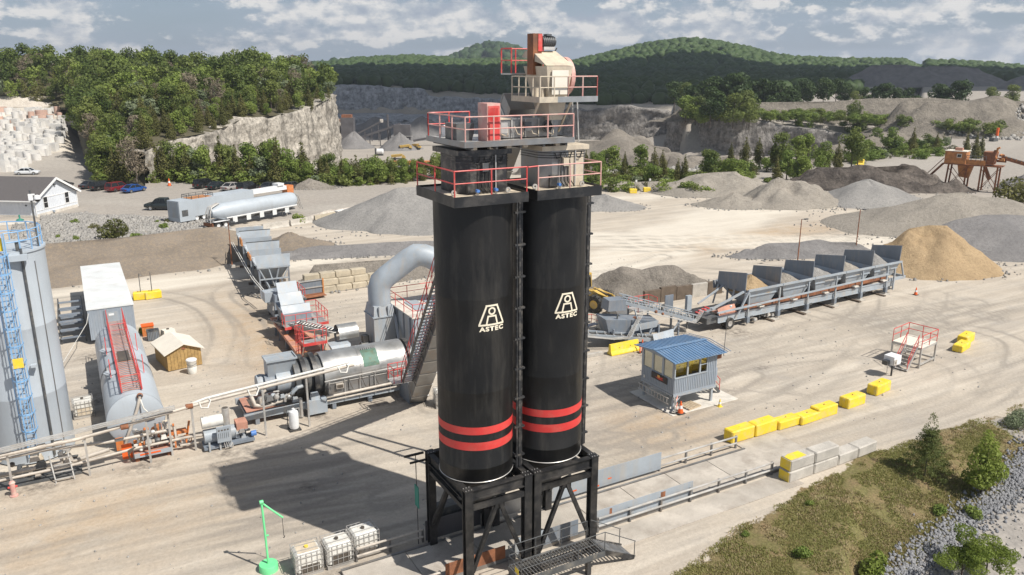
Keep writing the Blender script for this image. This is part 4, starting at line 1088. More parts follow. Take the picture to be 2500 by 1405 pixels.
MB().lathe([(.15, -.08), (.11, -.2), (.02, -.24)], 16, (.3, -.08, 2.68)).build('dome', 'glass_dark', t, True)
B('junction_box', 'white_paint', t, (-.12, .1, -.12, .0, 2.55, 2.9))

# ------------------------------------------------------------------ horizontal bitumen tank
t = thing('horizontal_tank', 'long pale grey horizontal tank with a red catwalk along its top', 'tank', (1.62, 49.1, 0))
r = 1.58; zc = 1.78; L = 15.5
tk = MB().lathe([(.02, -.12), (r * .6, -.09), (r * .96, 0.0), (r, .03), (r, 5.0), (r + .006, 5.02), (r, 5.04), (r, 10), (r + .006, 10.02), (r, 10.04), (r, L), (r * .6, L + .1), (.02, L + .12)], 56, (0, 0, zc), 'y').build('shell', 'tank_grey', t, True)
for yy in (6.6, 6.75, 6.9): MB().lathe([(r + .012, yy), (r + .02, yy + .03), (r + .012, yy + .06)], 56, (0, 0, zc), 'y').build('strap_band', 'motor_grey', tk, True)
MB().lathe([(r + .01, .03), (r + .03, .05), (r + .03, .12), (r + .01, .14)], 56, (0, 0, zc), 'y').build('end_ring', 'plant_grey', tk, True)
for yy in (1.0, 5.2, 9.6, 14.2):
    B('saddle', 'plant_grey_dark', t, (-1.2, 1.2, yy - .15, yy + .15, 0, .62))
B('skirt', 'orange', t, (-1.25, -.85, -.25, -.18, .1, .9)); B('skirt', 'orange', t, (.9, 1.3, -.25, -.18, .25, 1.3))
cw = zc + r + .06
for sx in (-.55, .55): BE('catwalk_beam', 'rail_red', t, (sx, .6, cw), (sx, L + .4, cw), .08, .12)
for k in range(46): B('catwalk_bar', 'salmon', t, (-.52, .52, .7 + k * .335, .76 + k * .335, cw - .02, cw + .01))
for y0, y1 in ((.6, 3.0), (11.8, L + .4)):
    rails(t, [(-.55, y1, cw), (-.55, y0, cw), (.55, y0, cw), (.55, y1, cw)], .95, 1.2, 'rail_red', .026)
for sx in (-.55, .55): T('handrail', 'rail_red', t, [(sx, 3.0, cw + .95), (sx, 11.8, cw + .95)], .026, 6)
for yy in (4.2, 9.0):
    for sx in (-1, 1):
        BE('manway_guard', 'rail_red', t, (sx * .95, yy, cw - .3), (sx * .95, yy + .1, cw + .9), .05)
    MB().lathe([(.34, 0), (.34, .22), (.4, .22), (.4, .28), (.02, .28)], 20, (-.95, yy + .5, cw - .38)).build('manway', 'tank_grey', t, True)
    T('vent_pipe', 'galv', t, [(-1.1, yy + .9, cw - .55), (-1.1, yy + .9, cw + .1)], .05)
BE('walkway_insert', 'residue', t, (0, 6.2, cw + .012), (0, 8.4, cw + .012), .7, .01)
T('end_pipe', 'pipe_tan', t, [(.35, -.15, zc + r - .15), (.1, -.32, zc + .7), (-.55, -.38, zc - .75), (-.75, -.4, .5)], .09, 10)
T('end_hose', 'poly_white', t, [(.35, -.2, zc + r - .3), (.45, -.4, zc + .75), (.75, -.5, zc + .35), (1.25, -.55, zc + .5)], .045, 8)
MB().lathe([(.14, -.1), (.18, 0), (.14, .12)], 12, (.35, -.15, zc + r - .1), 'y').build('pipe_cap', 'rust', t, True)

# ------------------------------------------------------------------ control trailer with white roof
t = thing('equipment_trailer', 'long grey equipment trailer with flat white roof behind the horizontal tank', 'trailer', (-.15, 70.8, 0))
B('body', 'cabin_grey', t, (0, 3.4, 0, 16.6, .4, 2.96)); B('roof', 'roof_white', t, (-.06, 3.46, -.06, 16.66, 2.962, 3.06))
for k in range(18): B('corrugation', 'cabin_grey', t, (.12 + k * .185, .17 + k * .185, -.025, -.002, .45, 2.9))
B('door', 'plant_grey', t, (1.35, 2.2, -.06, -.028, .5, 2.6)); B('door_sign', 'white_paint', t, (1.5, 1.9, -.08, -.062, 2.3, 2.48)); B('recess', 'plant_grey_dark', t, (1.15, 1.32, -.055, -.027, .5, 2.8))
for k in range(4): B('support', 'motor_grey', t, (.3, 3.1, .8 + k * 4.8, 1.2 + k * 4.8, 0, .4))
t2 = T('power_cable', 'poly_white', None, [(.2, 73.5, 3.1), (-.3, 69, 2.4), (-1.6, 64, 1.9), (-2.6, 58, 2.2), (-2.9, 53.8, 3.4)], .025, 6)
tag(t2, 'pale cable slung from the white trailer roof to the grey upright tank', 'cable')
t = thing('steel_rack', 'dark open steel rack standing left of the white roofed trailer', 'rack', (-2.3, 72.2, 0))
for k in range(4):
    y_ = k * 2.1
    for xx in (0, 1.8): BE('rack_post', 'motor_grey', t, (xx, y_, 0), (xx, y_, 2.3), .1)
    for zz in (.5, 1.2, 1.9): BE('rack_shelf', 'plant_grey_dark', t, (0, y_, zz), (1.8, y_, zz), .5, .05)
for zz in (1.2, 2.25): BE('rack_rail', 'motor_grey', t, (0, 0, zz), (0, 6.3, zz), .08); BE('rack_rail', 'motor_grey', t, (1.8, 0, zz), (1.8, 6.3, zz), .08)

# ------------------------------------------------------------------ garden shed and clutter
t = thing('wooden_shed', 'small golden wood shed with cream gable roof', 'shed', (4.6, 61.3, 0), R(9))
w, dp, eh, ah = 2.5, 3.4, 1.42, 1.95
for k in range(10):
    x0 = k * .25; top = lambda x: eh + (ah - eh) * (1 - abs(x - w / 2) / (w / 2))
    o = MB().prism([(x0 + .008, .05), (x0 + .242, .05), (x0 + .242, top(x0 + .242)), (x0 + .008, top(x0 + .008))], 'y', 0, .04).build('board', 'cedar_wood', t)
for k in range(13): B('board', 'cedar_wood', t, (0, .04, .05 + k * .258, .045 + .25 + k * .258, .05, eh)); B('board', 'cedar_wood', t, (w - .04, w, .05 + k * .258, .045 + .25 + k * .258, .05, eh))
B('back_wall', 'cedar_wood', t, (.04, w - .04, dp - .04, dp, .05, eh))
for s_ in (-1, 1):
    cx = w / 2; ex = cx + s_ * (w / 2 + .22); ez = eh - .1
    MB().loft([(cx, -.2, ah), (ex, -.2, ez), (ex, dp + .15, ez), (cx, dp + .15, ah)], [(cx, -.2, ah + .07), (ex, -.2, ez + .07), (ex, dp + .15, ez + .07), (cx, dp + .15, ah + .07)]).build('roof', 'roof_cream', t)
B('gable_vent', 'rust', t, (w / 2 - .14, w / 2 + .14, -.025, -.002, 1.52, 1.68)); B('floor', 'timber', t, (.05, w - .05, .05, dp - .05, 0, .05))
t = thing('plastic_drum', 'white plastic drum with lid in front of the wooden shed', 'drum', (6.15, 60.2, 0))
MB().lathe([(.02, 0), (.3, 0), (.33, .08), (.34, .5), (.31, .54), (.34, .58), (.35, .98), (.36, 1.0)], 24).build('body', 'poly_white', t, True); MB().lathe([(.38, 1.0), (.39, 1.08), (.34, 1.13), (.02, 1.14)], 24).build('lid', 'white_paint', t, True)
T('strap', 'residue', t, [(.36 * math.cos(q * .4), .36 * math.sin(q * .4), .74 + .05 * math.sin(q)) for q in range(17)], .012, 5)
t = thing('air_conditioner', 'grey square outdoor air conditioning unit beside the white roofed trailer', 'unit', (3.95, 69.4, 0))
B('case', 'motor_grey', t, (0, .95, 0, .9, .05, .85)); MB().lathe([(.4, .86), (.36, .88), (.08, .9), (.02, .88)], 20, (.47, .45, 0)).build('fan_guard', 'black_steel', t, True)
for k in range(7): B('louvre', 'plant_grey_dark', t, (.06 + .12 * k, .12 + .12 * k, -.012, -.001, .1, .8))
t = thing('orange_cabinet', 'small orange box cabinet behind the air conditioning unit', 'box', (3.7, 71.0, 0))
B('case', 'orange', t, (0, .9, 0, .7, 0, .85)); B('lid', 'caution_orange', t, (-.04, .94, -.04, .74, .852, .95)); B('label_plate', 'rust_orange', t, (.2, .7, -.02, -.002, .45, .7))
t = thing('beige_tank', 'low beige plastic tank lying between the shed and the trailer', 'tank', (5.2, 69.2, 0), R(20))
MB().loft([(0, 0, .05), (1.1, 0, .05), (1.1, .8, .05), (0, .8, .05)], [(.1, .1, .75), (1.0, .1, .75), (1.0, .7, .75), (.1, .7, .75)]).build('body', 'roof_cream', t); B('rib', 'roof_cream', t, (.3, .36, -.02, .82, .04, .6)); B('rib', 'roof_cream', t, (.72, .78, -.02, .82, .04, .6)); T('cap', 'residue', t, [(.55, .4, .75), (.55, .4, .82)], .12, 12)

# ------------------------------------------------------------------ intermediate bulk containers
def tote(label, loc, rz=0.0, fill='residue', level=.5, cover=False, top_frame=False):
    t = thing('bulk_container', label, 'container', loc, rz, 'caged white plastic bulk containers')
    w, d, h = 1.22, 1.06, 1.18
    b_ = chamfer_box('bottle', 'poly_white', t, .04, w - .04, .04, d - .04, .16, h - .02, .09)
    B('stain', fill, b_, (.22, w - .16, .028, .036, .2, .2 + level * .8))
    for k in range(3): B('pallet_board', 'galv', t, (0, w, .02 + k * .44, .14 + k * .44, 0, .14))
    for z_ in (.18, .45, .72, .99, h): 
        mb = MB(); pts = [(0, 0, z_), (w, 0, z_), (w, d, z_), (0, d, z_), (0, 0, z_)]
        for i in range(4): mb.beam(pts[i], pts[i + 1], .022)
        mb.build('cage_ring', 'galv', t, fix=False)
    for k in range(6): BE('cage_bar', 'galv', t, (.0 + k * w / 5, 0, .14), (.0 + k * w / 5, 0, h), .02); BE('cage_bar', 'galv', t, (k * w / 5, d, .14), (k * w / 5, d, h), .02)
    for k in range(1, 5): BE('cage_bar', 'galv', t, (0, k * d / 5, .14), (0, k * d / 5, h), .02); BE('cage_bar', 'galv', t, (w, k * d / 5, .14), (w, k * d / 5, h), .02)
    T('cap', 'residue' if not cover else 'yellow_paint', t, [(w / 2, d / 2, h - .03), (w / 2, d / 2, h + .06)], .09, 14)
    for xx in (.35, .88): BE('top_bar', 'galv', t, (0, xx * .8 + .05, h + .01), (w, xx * .8 + .05, h + .01), .025)
    if cover: B('dust_cover', 'dust_tan', b_, (.15, w - .15, .12, d - .12, h - .019, h - .012))
    return t
tote('white caged bulk container in front, nearest the green crane, brown dust on its top', (6.55, 31.55, 0), R(-1), 'residue', .45, True)
tote('white caged bulk container, middle one of three by the truck scale', (7.95, 31.5, 0), R(1), 'residue', .55)
tote('cleanest white caged bulk container with raised top rim, nearest the silos', (9.3, 31.75, 0), R(2), 'galv', .4)
tote('dirty white caged bulk container standing between the two grey tanks', (-1.75, 55.2, 0), R(2), 'dust_tan', .6)
tote('white caged bulk container standing behind the left silo near the slat conveyor', (19.4, 45.4, 0), R(-12), 'poly_white', .3)
tote('white caged bulk container by the wheel loader, right of the silos', (38.2, 53.2, 0), R(-6), 'poly_white', .4)
t = thing('steel_barrel', 'black and white oil barrel beside the bulk container between the tanks', 'barrel', (-2.15, 55.0, 0))
MB().lathe([(.02, 0), (.29, 0), (.29, .3), (.305, .32), (.29, .34), (.29, .6)], 20).build('lower_shell', 'black_steel', t, True); MB().lathe([(.29, .6), (.305, .62), (.29, .64), (.29, .86), (.27, .88), (.02, .87)], 20).build('upper_shell', 'poly_white', t, True)

# ------------------------------------------------------------------ mint green jib crane
t = thing('jib_crane', 'mint green jib crane on a round green base', 'crane', (5.62, 32.9, 0))
MB().lathe([(.02, 0), (.42, 0), (.42, .3), (.40, .34), (.02, .34)], 28).build('base', 'mint_green', t, True)
T('mast', 'mint_green', t, [(0, 0, .34), (-.02, 0, 1.8), (-.05, .02, 3.45)], .05, 10)
T('boom', 'mint_green', t, [(-.05, .02, 3.42), (.28, -.05, 3.05), (.78, -.15, 2.52)], .042, 10)
MB().lathe([(.02, -.08), (.09, -.08), (.09, .08), (.02, .08)], 12, (-.05, .02, 3.44), 'x').build('pivot', 'mint_green', t, True)
T('cable', 'black_steel', t, [(.75, -.14, 2.5), (.76, -.14, 1.62)], .014, 5); T('hook', 'black_steel', t, [(.76, -.14, 1.62), (.80, -.14, 1.56), (.76, -.14, 1.5), (.72, -.14, 1.53)], .02, 5)
T('bracket', 'mint_green', t, [(.03, 0, 1.75), (.13, -.02, 1.75)], .04, 8)

# ------------------------------------------------------------------ pipe rack along the yard edge
t = thing('pipe_rack', 'tan insulated twin pipes on slim posts running along the near edge of the plant', 'pipe rack', (-9, 46.9, 0))
def rackp(x, dz=0, dy=0): return (x + 9, dy, interp(x, [(-9, 2.2), (-1, 2.35), (5.4, 2.95), (14.5, 3.6)]) + dz)
T('pipe', 'pipe_tan', t, [rackp(-9, 0, -.5), rackp(-1.5, 0, -.45), rackp(3.5, 0, -.1), rackp(5.4), rackp(14.4)], .10, 10)
T('pipe', 'poly_white', t, [rackp(4.3, -.05, .3), rackp(5.4, .1, .28), rackp(14.2, .14, .28)], .085, 10)
T('pipe', 'pipe_tan', t, [rackp(-9, -.5, .3), rackp(-3, -.55, .3), rackp(0, -.9, .2), rackp(3.2, -1.2, .2)], .09, 10)
T('pipe', 'pipe_tan', t, [rackp(-9, -1.6, 0), rackp(-2, -1.65, 0), rackp(1.5, -1.7, .1), rackp(7, -2.2, .2)], .08, 10)
for k in range(3): BE('cable_tray', 'galv', t, rackp(-6.5, .2 + .06 * k, -.65 + .1 * k), rackp(3.6, .28 + .06 * k, -.5 + .1 * k), .08, .05)
for x in (-7.5, -4.8, -1.14, 2.0, 3.2, 4.5, 8.6, 11.3):
    p = rackp(x, -.1, -.35 if x < 3 else 0); BE('post', 'galv', t, (p[0], p[1], 0), p, .11)
for x in (5.2, 8.0, 13.6):
    p = rackp(x); T('expansion_loop', 'poly_white', t, [(p[0] - .25, -.05, p[2] + .1), (p[0] - .2, -.4, p[2] - .15), (p[0] + .15, -.5, p[2] - .18), (p[0] + .38, -.2, p[2] + .12), (p[0] + .3, .1, p[2] + .18)], .04, 8)
for x in (-3.2, -2.4, .9, 4.4): 
    p = rackp(x, 0, -.4 if x < 2 else 0); T('pipe_joint', 'rust' if x > 0 else 'pipe_tan', t, [(p[0] - .2, p[1], p[2]), (p[0] + .2, p[1], p[2])], .16, 12)
B('junction_box', 'plant_grey', t, (2.1, 2.7, -.4, .1, 1.9, 2.5))

def clutter(par, n, x0, x1, y0, y1, z0, z1, mats, seed, size=.28):
    """pump heads, valves and elbows: each a small shaped fitting"""
    rnd = random.Random(seed)
    for k in range(n):
        x, y, z = rnd.uniform(x0, x1), rnd.uniform(y0, y1), rnd.uniform(z0, z1); s_ = size * rnd.uniform(.5, 1.1); mt = rnd.choice(mats)
        kind = rnd.random()
        if kind < .4:
            q = rnd.choice([(s_, 0, 0), (0, s_, 0), (0, 0, s_)])
            T('pipe_stub', mt, par, [(x, y, z), (x + q[0], y + q[1], z + q[2]), (x + q[0] + s_ * .5, y + q[1] * 1.1, z + q[2] * 1.3 - .02)], s_ * .22, 8)
        elif kind < .7:
            MB().lathe([(.02, -s_ * .4), (s_ * .35, -s_ * .3), (s_ * .45, 0), (s_ * .3, s_ * .35), (.02, s_ * .4)], 12, (x, y, z), rnd.choice('xyz')).build('pump_casing', mt, par, True)
        else:
            MB().loft([(x - s_ / 2, y - s_ / 3, z - s_ / 3), (x + s_ / 2, y - s_ / 3, z - s_ / 3), (x + s_ / 2, y + s_ / 3, z - s_ / 3), (x - s_ / 2, y + s_ / 3, z - s_ / 3)],
                      [(x - s_ / 3, y - s_ / 4, z + s_ / 3), (x + s_ / 3, y - s_ / 4, z + s_ / 3), (x + s_ / 3, y + s_ / 4, z + s_ / 3), (x - s_ / 3, y + s_ / 4, z + s_ / 3)]).build('gear_case', mt, par)
t = thing('pump_skid', 'orange and grey pump skid with valves in front of the horizontal tank', 'pump', (1.2, 46.9, 0))
B('skid', 'salmon', t, (0, 2.0, 0, 1.0, .35, .55)); B('skid_beam', 'plant_grey', t, (0, 2.0, -.06, -.002, .3, .56)); B('skid_mark', 'caution_orange', t, (.3, 1.4, -.075, -.062, .42, .52))
for xx in (.15, 1.85): B('skid_foot', 'rust', t, (xx - .1, xx + .1, .1, .9, 0, .35))
clutter(t, 30, .1, 1.9, .05, .9, .65, 1.75, ['pipe_tan', 'galv', 'dust_tan', 'motor_grey', 'poly_white', 'orange'], 5, .42)
for k in range(3): T('standpipe', 'galv', t, [(1.3 + .25 * k, .5, .55), (1.3 + .25 * k, .5, 2.0)], .06)
for k in range(4): T('hose', 'residue', t, [(-.2, .1 + .1 * k, .1), (-.3, -.1, .6 + .1 * k), (.05, 0, 1.0), (.2, .2, .8)], .03, 6)
t = thing('orange_framework', 'bright orange steel stand and coil right of the pump skid', 'stand', (3.5, 47.9, 0))
for xx in (0, .9): BE('upright', 'orange', t, (xx * .6, 0, 0), (xx, .1, 1.5), .1)
B('tray', 'orange', t, (-.9, .7, -.1, .4, .85, 1.0)); B('guard', 'caution_orange', t, (-2.9, -2.35, -.4, -.3, .1, 1.0))
T('coil', 'rust_orange', t, [(.6 + .3 * math.cos(q), -.1, .4 + .3 * math.sin(q)) for q in np.linspace(0, 9, 24)], .03, 6)
clutter(t, 8, -.2, .9, -.1, .3, .2, 1.3, ['orange', 'galv', 'pipe_tan'], 8, .3)
t = thing('tank_outlet_pumps', 'tan pipes and pumps clustered at the foot of the upright grey tank', 'pump', (-4.6, 47.4, 0))
B('skid', 'motor_grey', t, (-1.5, 3.1, -.4, 1.0, 0, .1))
clutter(t, 34, -1.4, 3.0, -.3, .9, .25, 1.6, ['pipe_tan', 'galv', 'dust_tan', 'residue', 'motor_grey'], 9, .5)
T('suction_pipe', 'pipe_tan', t, [(-1.4, .2, .6), (1.5, .2, .65), (2.9, 0, .7), (4.6, -.1, 1.0)], .12, 10)
for xx in (2.0, 2.9): BE('step_stile', 'galv', t, (xx - .2, -.9, 0), (xx - .35, -.5, 1.5), .06)
for k in range(4): BE('step', 'galv', t, (1.8, -.88 + .1 * k, .2 + .36 * k), (2.7, -.88 + .1 * k, .2 + .36 * k), .12, .03)
t = thing('fire_hydrant_post', 'short red bollard at the lower left corner by the pipe rack', 'bollard', (-4.75, 46.0, 0))
MB().lathe([(.02, 0), (.2, 0), (.2, .08), (.13, .1), (.13, .75), (.16, .78), (.1, .88), (.02, .9)], 16).build('post', 'rail_faded', t, True); T('outlet', 'rail_red', t, [(-.22, 0, .55), (.22, 0, .55)], .06, 8)

# ------------------------------------------------------------------ hot oil heater
t = thing('oil_heater', 'grey hot oil heater skid with round vessels, stack and control panel', 'heater', (4.9, 46.3, 0))
B('skid', 'plant_grey_dark', t, (0, 2.9, 0, 1.1, .12, .28))
T('expansion_vessel', 'poly_white', t, [(.05, .6, 1.65), (1.25, .6, 1.65)], .36, 20); T('heater_shell', 'plant_grey', t, [(.1, .6, .75), (1.9, .6, .75)], .42, 22)
T('stack', 'galv', t, [(1.45, .6, 1.1), (1.45, .6, 2.35)], .2, 18); T('stack_mouth', 'residue', t, [(1.45, .6, 2.345), (1.45, .6, 2.36)], .17, 18)
pn = B('control_panel', 'plant_grey', t, (.75, 1.55, -.25, -.05, .55, 1.5))
for k in range(4): B('panel_gauge', 'residue', pn, (.82 + .17 * k, .92 + .17 * k, -.262, -.252, 1.28, 1.36))
for k in range(6): B('panel_slot', 'motor_grey', pn, (.82 + .11 * k, .84 + .11 * k, -.262, -.252, .8, 1.15))
B('burner_hood', 'salmon', t, (1.95, 2.6, .2, 1.0, .9, 1.35)); clutter(t, 16, 1.9, 2.8, .1, .9, .35, 1.0, ['galv', 'plant_grey', 'pipe_tan', 'motor_grey'], 12, .34)
T('blower_motor', 'valve_blue', t, [(2.75, .25, .5), (3.05, .25, .5)], .17, 14)
for xx in (.3, .9, 1.5): BE('leg', 'plant_grey', t, (xx, -.05, 0), (xx, -.05, .6), .1)
for k in range(3): T('flex_conduit', 'galv', t, [(1.1 + .12 * k, -.15, .55), (1.15 + .12 * k, -.3, .2), (1.4 + .1 * k, -.2, .15), (1.6, 0, .3)], .025, 6)
T('outlet_pipe', 'pipe_tan', t, [(.1, .6, .9), (-1.4, .8, .9), (-1.4, 1.0, 1.6)], .09, 8); T('outlet_pipe', 'pipe_tan', t, [(0, .9, .35), (-1.2, 1.0, .35)], .09, 8)
t = thing('gas_cylinder', 'upright white gas cylinder in a small dark stand on open ground', 'cylinder', (10.35, 46.9, 0))
MB().lathe([(.02, .12), (.27, .12), (.3, .2), (.3, 1.1), (.26, 1.25), (.1, 1.34), (.08, 1.45), (.02, 1.46)], 24).build('vessel', 'white_paint', t, True)
B('base', 'black_steel', t, (-.36, .36, -.34, .34, 0, .08))
for xx in (-.33, .33): BE('stand_post', 'motor_grey', t, (xx, .3, 0), (xx, .3, 1.3), .05)
BE('stand_bar', 'motor_grey', t, (-.33, .3, .9), (.33, .3, .9), .05); T('hose', 'galv', t, [(.05, 0, 1.4), (.4, .2, 1.3), (.45, .3, .5)], .025, 6)
# ------------------------------------------------------------------ drum mixer
t = thing('drum_mixer', 'silver rotary drum mixer with black riding rings and burner at its left end', 'drum mixer', (7.9, 50.4, 0))
zc = 2.02
jk = MB().lathe([(1.0, 5.12), (1.46, 5.14), (1.48, 5.2), (1.48, 7.6), (1.5, 7.62), (1.5, 7.72), (1.48, 7.74), (1.48, 10.9), (1.46, 10.96), (.9, 10.98)], 56, (0, 0, zc), 'x').build('jacket', 'steel', t, True)
for xx, rr, w_ in ((3.75, 1.55, .30), (4.45, 1.58, .32), (11.15, 1.45, .3)):
    MB().lathe([(1.1, xx), (rr, xx), (rr, xx + w_), (1.1, xx + w_)], 48, (0, 0, zc), 'x').build('riding_ring', 'black_steel', t, True)
MB().lathe([(1.28, 3.3), (1.28, 5.2)], 40, (0, 0, zc), 'x').build('drum_shell', 'motor_grey', t, True)
MB().lathe([(.02, 3.28), (.9, 3.3), (1.28, 3.32)], 40, (0, 0, zc), 'x').build('drum_breech', 'residue', t, True)
MB().lathe([(.02, 10.98), (.9, 10.985), (1.2, 11.1), (1.2, 11.6), (.02, 11.62)], 40, (0, 0, zc), 'x').build('discharge_end', 'plant_grey_dark', t, True)
# inspection door let into the jacket
pts = []
for i in range(7):
    q = R(150 + i * 9); pts.append((1.495 * math.cos(q), 1.495 * math.sin(q)))
mb = MB()
mb.add([(x, p[0], zc + p[1]) for x in (7.85, 8.95) for p in [(1.495 * math.cos(R(112 + 10 * i)), 1.495 * math.sin(R(112 + 10 * i))) for i in range(6)]], [(i, i + 1, i + 7, i + 6) for i in range(5)])
mb.build('inspection_door', 'teal_door', t, fix=False)
for k in range(8): BE('door_bolt', 'black_steel', t, (7.92 + .135 * k, -.58, zc + 1.4), (7.92 + .135 * k, -.66, zc + 1.52), .03)
# burner
T('burner_barrel', 'plant_grey', t, [(2.2, 0, zc), (3.32, 0, zc)], .78, 28); T('burner_nose', 'plant_grey_dark', t, [(1.5, 0, zc), (2.25, 0, zc)], .6, 28)
MB().loft([(1.75, -.1, 1.55), (3.3, -.1, 1.55), (3.3, .9, 1.55), (1.75, .9, 1.55)], [(1.7, -.55, 3.62), (3.55, -.55, 3.62), (3.55, .65, 3.62), (1.7, .65, 3.62)]).build('air_plenum', 'plant_grey', t)
for b_ in ((1.62, 3.63, -.63, -.56, 3.6, 3.72), (1.62, 3.63, .66, .73, 3.6, 3.72), (1.62, 1.69, -.559, .659, 3.6, 3.72), (3.56, 3.63, -.559, .659, 3.6, 3.72)): B('plenum_flange', 'plant_grey', t, b_)
MB().lathe([(.02, -.3), (.62, -.28), (.68, 0), (.62, .28), (.02, .3)], 28, (1.35, .35, 1.9), 'x').build('blower', 'plant_grey', t, True)
clutter(t, 30, .9, 3.3, -1.5, -.8, .95, 1.75, ['galv', 'plant_grey', 'pipe_tan', 'motor_grey', 'steel_dull'], 21, .42)
T('gas_train', 'pipe_tan', t, [(.45, -.9, 1.7), (.6, -1.1, 1.1), (1.2, -1.2, .95), (2.2, -1.25, 1.1), (3.0, -1.2, 1.5)], .13, 12)
T('gas_train', 'plant_grey', t, [(2.9, -1.3, 1.5), (3.3, -1.4, 1.9), (3.7, -1.3, 1.9)], .12, 12)
# skid frame
for yy in (-1.55, 1.3): BE('frame_rail', 'plant_grey', t, (-.2, yy, .62), (11.2, yy, .62), .22, .42)
for k in range(6): BE('cross_member', 'plant_grey_dark', t, (.1 + 2.1 * k, -1.45, .5), (.1 + 2.1 * k, 1.2, .5), .2, .2)
B('burner_deck', 'salmon', t, (0, 2.4, -1.4, 1.1, .84, .88)); B('deck_stain', 'residue', t, (.4, 2.2, -.9, .7, .882, .886))
for k in range(5): BE('frame_leg', 'plant_grey_dark', t, (.6 + 2.5 * k, -1.5, 0), (.6 + 2.5 * k, -1.5, .42), .26); BE('frame_leg', 'plant_grey_dark', t, (.6 + 2.5 * k, 1.25, 0), (.6 + 2.5 * k, 1.25, .42), .26)
# side covers and pipework below the jacket
for k in range(4):
    B('side_cover', 'steel_dull', t, (5.2 + 1.45 * k, 6.6 + 1.45 * k, -1.66, -1.6, .95, 1.85))
    BE('cover_hinge', 'galv', t, (5.25 + 1.45 * k, -1.69, 1.86), (6.55 + 1.45 * k, -1.69, 1.86), .05)
B('gauge_box', 'pipe_tan', t, (5.75, 6.25, -1.85, -1.67, 1.45, 1.78)); B('gauge_face', 'residue', t, (5.8, 6.2, -1.865, -1.852, 1.5, 1.72))
T('steam_pipe', 'pipe_tan', t, [(5.0, -1.8, 1.0), (8, -1.8, 1.06), (11, -1.8, 1.12)], .1, 10); T('steam_pipe', 'galv', t, [(5.0, -1.8, 2.1), (8, -1.75, 2.15), (10.6, -1.75, 2.2)], .05, 8); T('steam_pipe', 'pipe_tan', t, [(5.0, -1.76, .72), (10.8, -1.76, .78)], .06, 8)
for k in range(6): BE('pipe_bracket', 'galv', t, (5.3 + 1.05 * k, -1.78, .6), (5.3 + 1.05 * k, -1.78, 2.1), .04)
for k in range(5): T('drip_hose', 'residue', t, [(6.6 + .9 * k, -1.7, 2.1), (6.75 + .9 * k, -1.88, 1.5), (6.9 + .9 * k, -1.75, 1.2)], .02, 6)
B('motor_guard', 'plant_grey', t, (3.75, 4.95, -2.3, -1.75, .2, 1.15)); MB().loft([(3.95, -2.2, 1.152), (4.6, -2.2, 1.152), (4.6, -1.8, 1.152), (3.95, -1.8, 1.152)], [(4.0, -2.1, 1.6), (4.45, -2.1, 1.6), (4.45, -1.85, 1.6), (4.0, -1.85, 1.6)]).build('chute', 'plant_grey', t)
T('damper', 'galv', t, [(3.3, -2.05, .1), (3.3, -2.05, 1.4)], .11, 12)
t = thing('tyre_stack', 'pair of worn black truck tyres under the left end of the drum mixer', 'tyre stack', (10.9, 52.6, 0))
for k in (0, .45): MB().lathe([(.28, k), (.52, k), (.55, k + .06), (.55, k + .28), (.52, k + .34), (.28, k + .34), (.28, k)], 26, (0, 0, .55), 'x').build('tyre', 'rubber', t, True)

# ------------------------------------------------------------------ baghouse and exhaust duct
t = thing('baghouse', 'blue grey baghouse with a thick curved exhaust duct and red roof railings', 'baghouse', (19.3, 53.6, 0))
B('inlet_box', 'plant_grey', t, (0, 1.75, 3.4, 5.5, .3, 3.1)); B('inlet_collar', 'plant_grey', t, (-.08, 1.83, 3.32, 5.58, 3.102, 3.2))
MB().loft([(0, 3.4, 3.2), (1.75, 3.4, 3.2), (1.75, 5.5, 3.2), (0, 5.5, 3.2)], [(.12, 3.55, 4.0), (1.65, 3.55, 4.0), (1.65, 5.3, 4.0), (.12, 5.3, 4.0)]).build('inlet_hood', 'plant_grey', t)
B('hood_rib', 'plant_grey', t, (.4, .5, 3.3, 3.45, 3.2, 4.0)); B('hood_rib', 'plant_grey', t, (1.15, 1.25, 3.3, 3.45, 3.2, 4.0))
bd = B('filter_house', 'plant_grey', t, (1.9, 10.5, 0, 5.4, .8, 3.75)); B('roof', 'concrete_pale', bd, (1.82, 10.58, -.08, 5.48, 3.752, 3.84))
for k in range(9): B('panel_rib', 'plant_grey', bd, (2.0 + .98 * k, 2.1 + .98 * k, -.1, -.002, .85, 3.7))
for k in range(4): B('panel_rib', 'plant_grey_dark', bd, (1.82, 1.898, .5 + 1.3 * k, .6 + 1.3 * k, .85, 3.7))
BE('diagonal_brace', 'plant_grey', t, (1.78, 3.5, 3.1), (1.3, 1.2, .4), .18)
MB().loft([(2.2, .5, .2), (10.2, .5, .2), (10.2, 4.9, .2), (2.2, 4.9, .2)], [(1.95, .05, .8), (10.45, .05, .8), (10.45, 5.35, .8), (1.95, 5.35, .8)]).build('hopper', 'plant_grey_dark', t)
for k in range(4):
    for yy in (.3, 5.1): BE('leg', 'plant_grey_dark', t, (2.2 + 2.6 * k, yy, 0), (2.2 + 2.6 * k, yy, .8), .22)
for xx in (.2, 1.55):
    for yy in (3.6, 5.3): BE('leg', 'plant_grey_dark', t, (xx, yy, 0), (xx, yy, .3), .2)
rails(t, [(10.4, 0.0, 3.84), (1.9, 0.0, 3.84), (1.9, 5.4, 3.84), (10.4, 5.4, 3.84)], 1.0, 1.6, 'rail_red', .03)
for k in range(5): B('roof_hatch', 'plant_grey', bd, (2.8 + 1.5 * k, 3.9 + 1.5 * k, 1.2, 4.2, 3.842, 3.9))
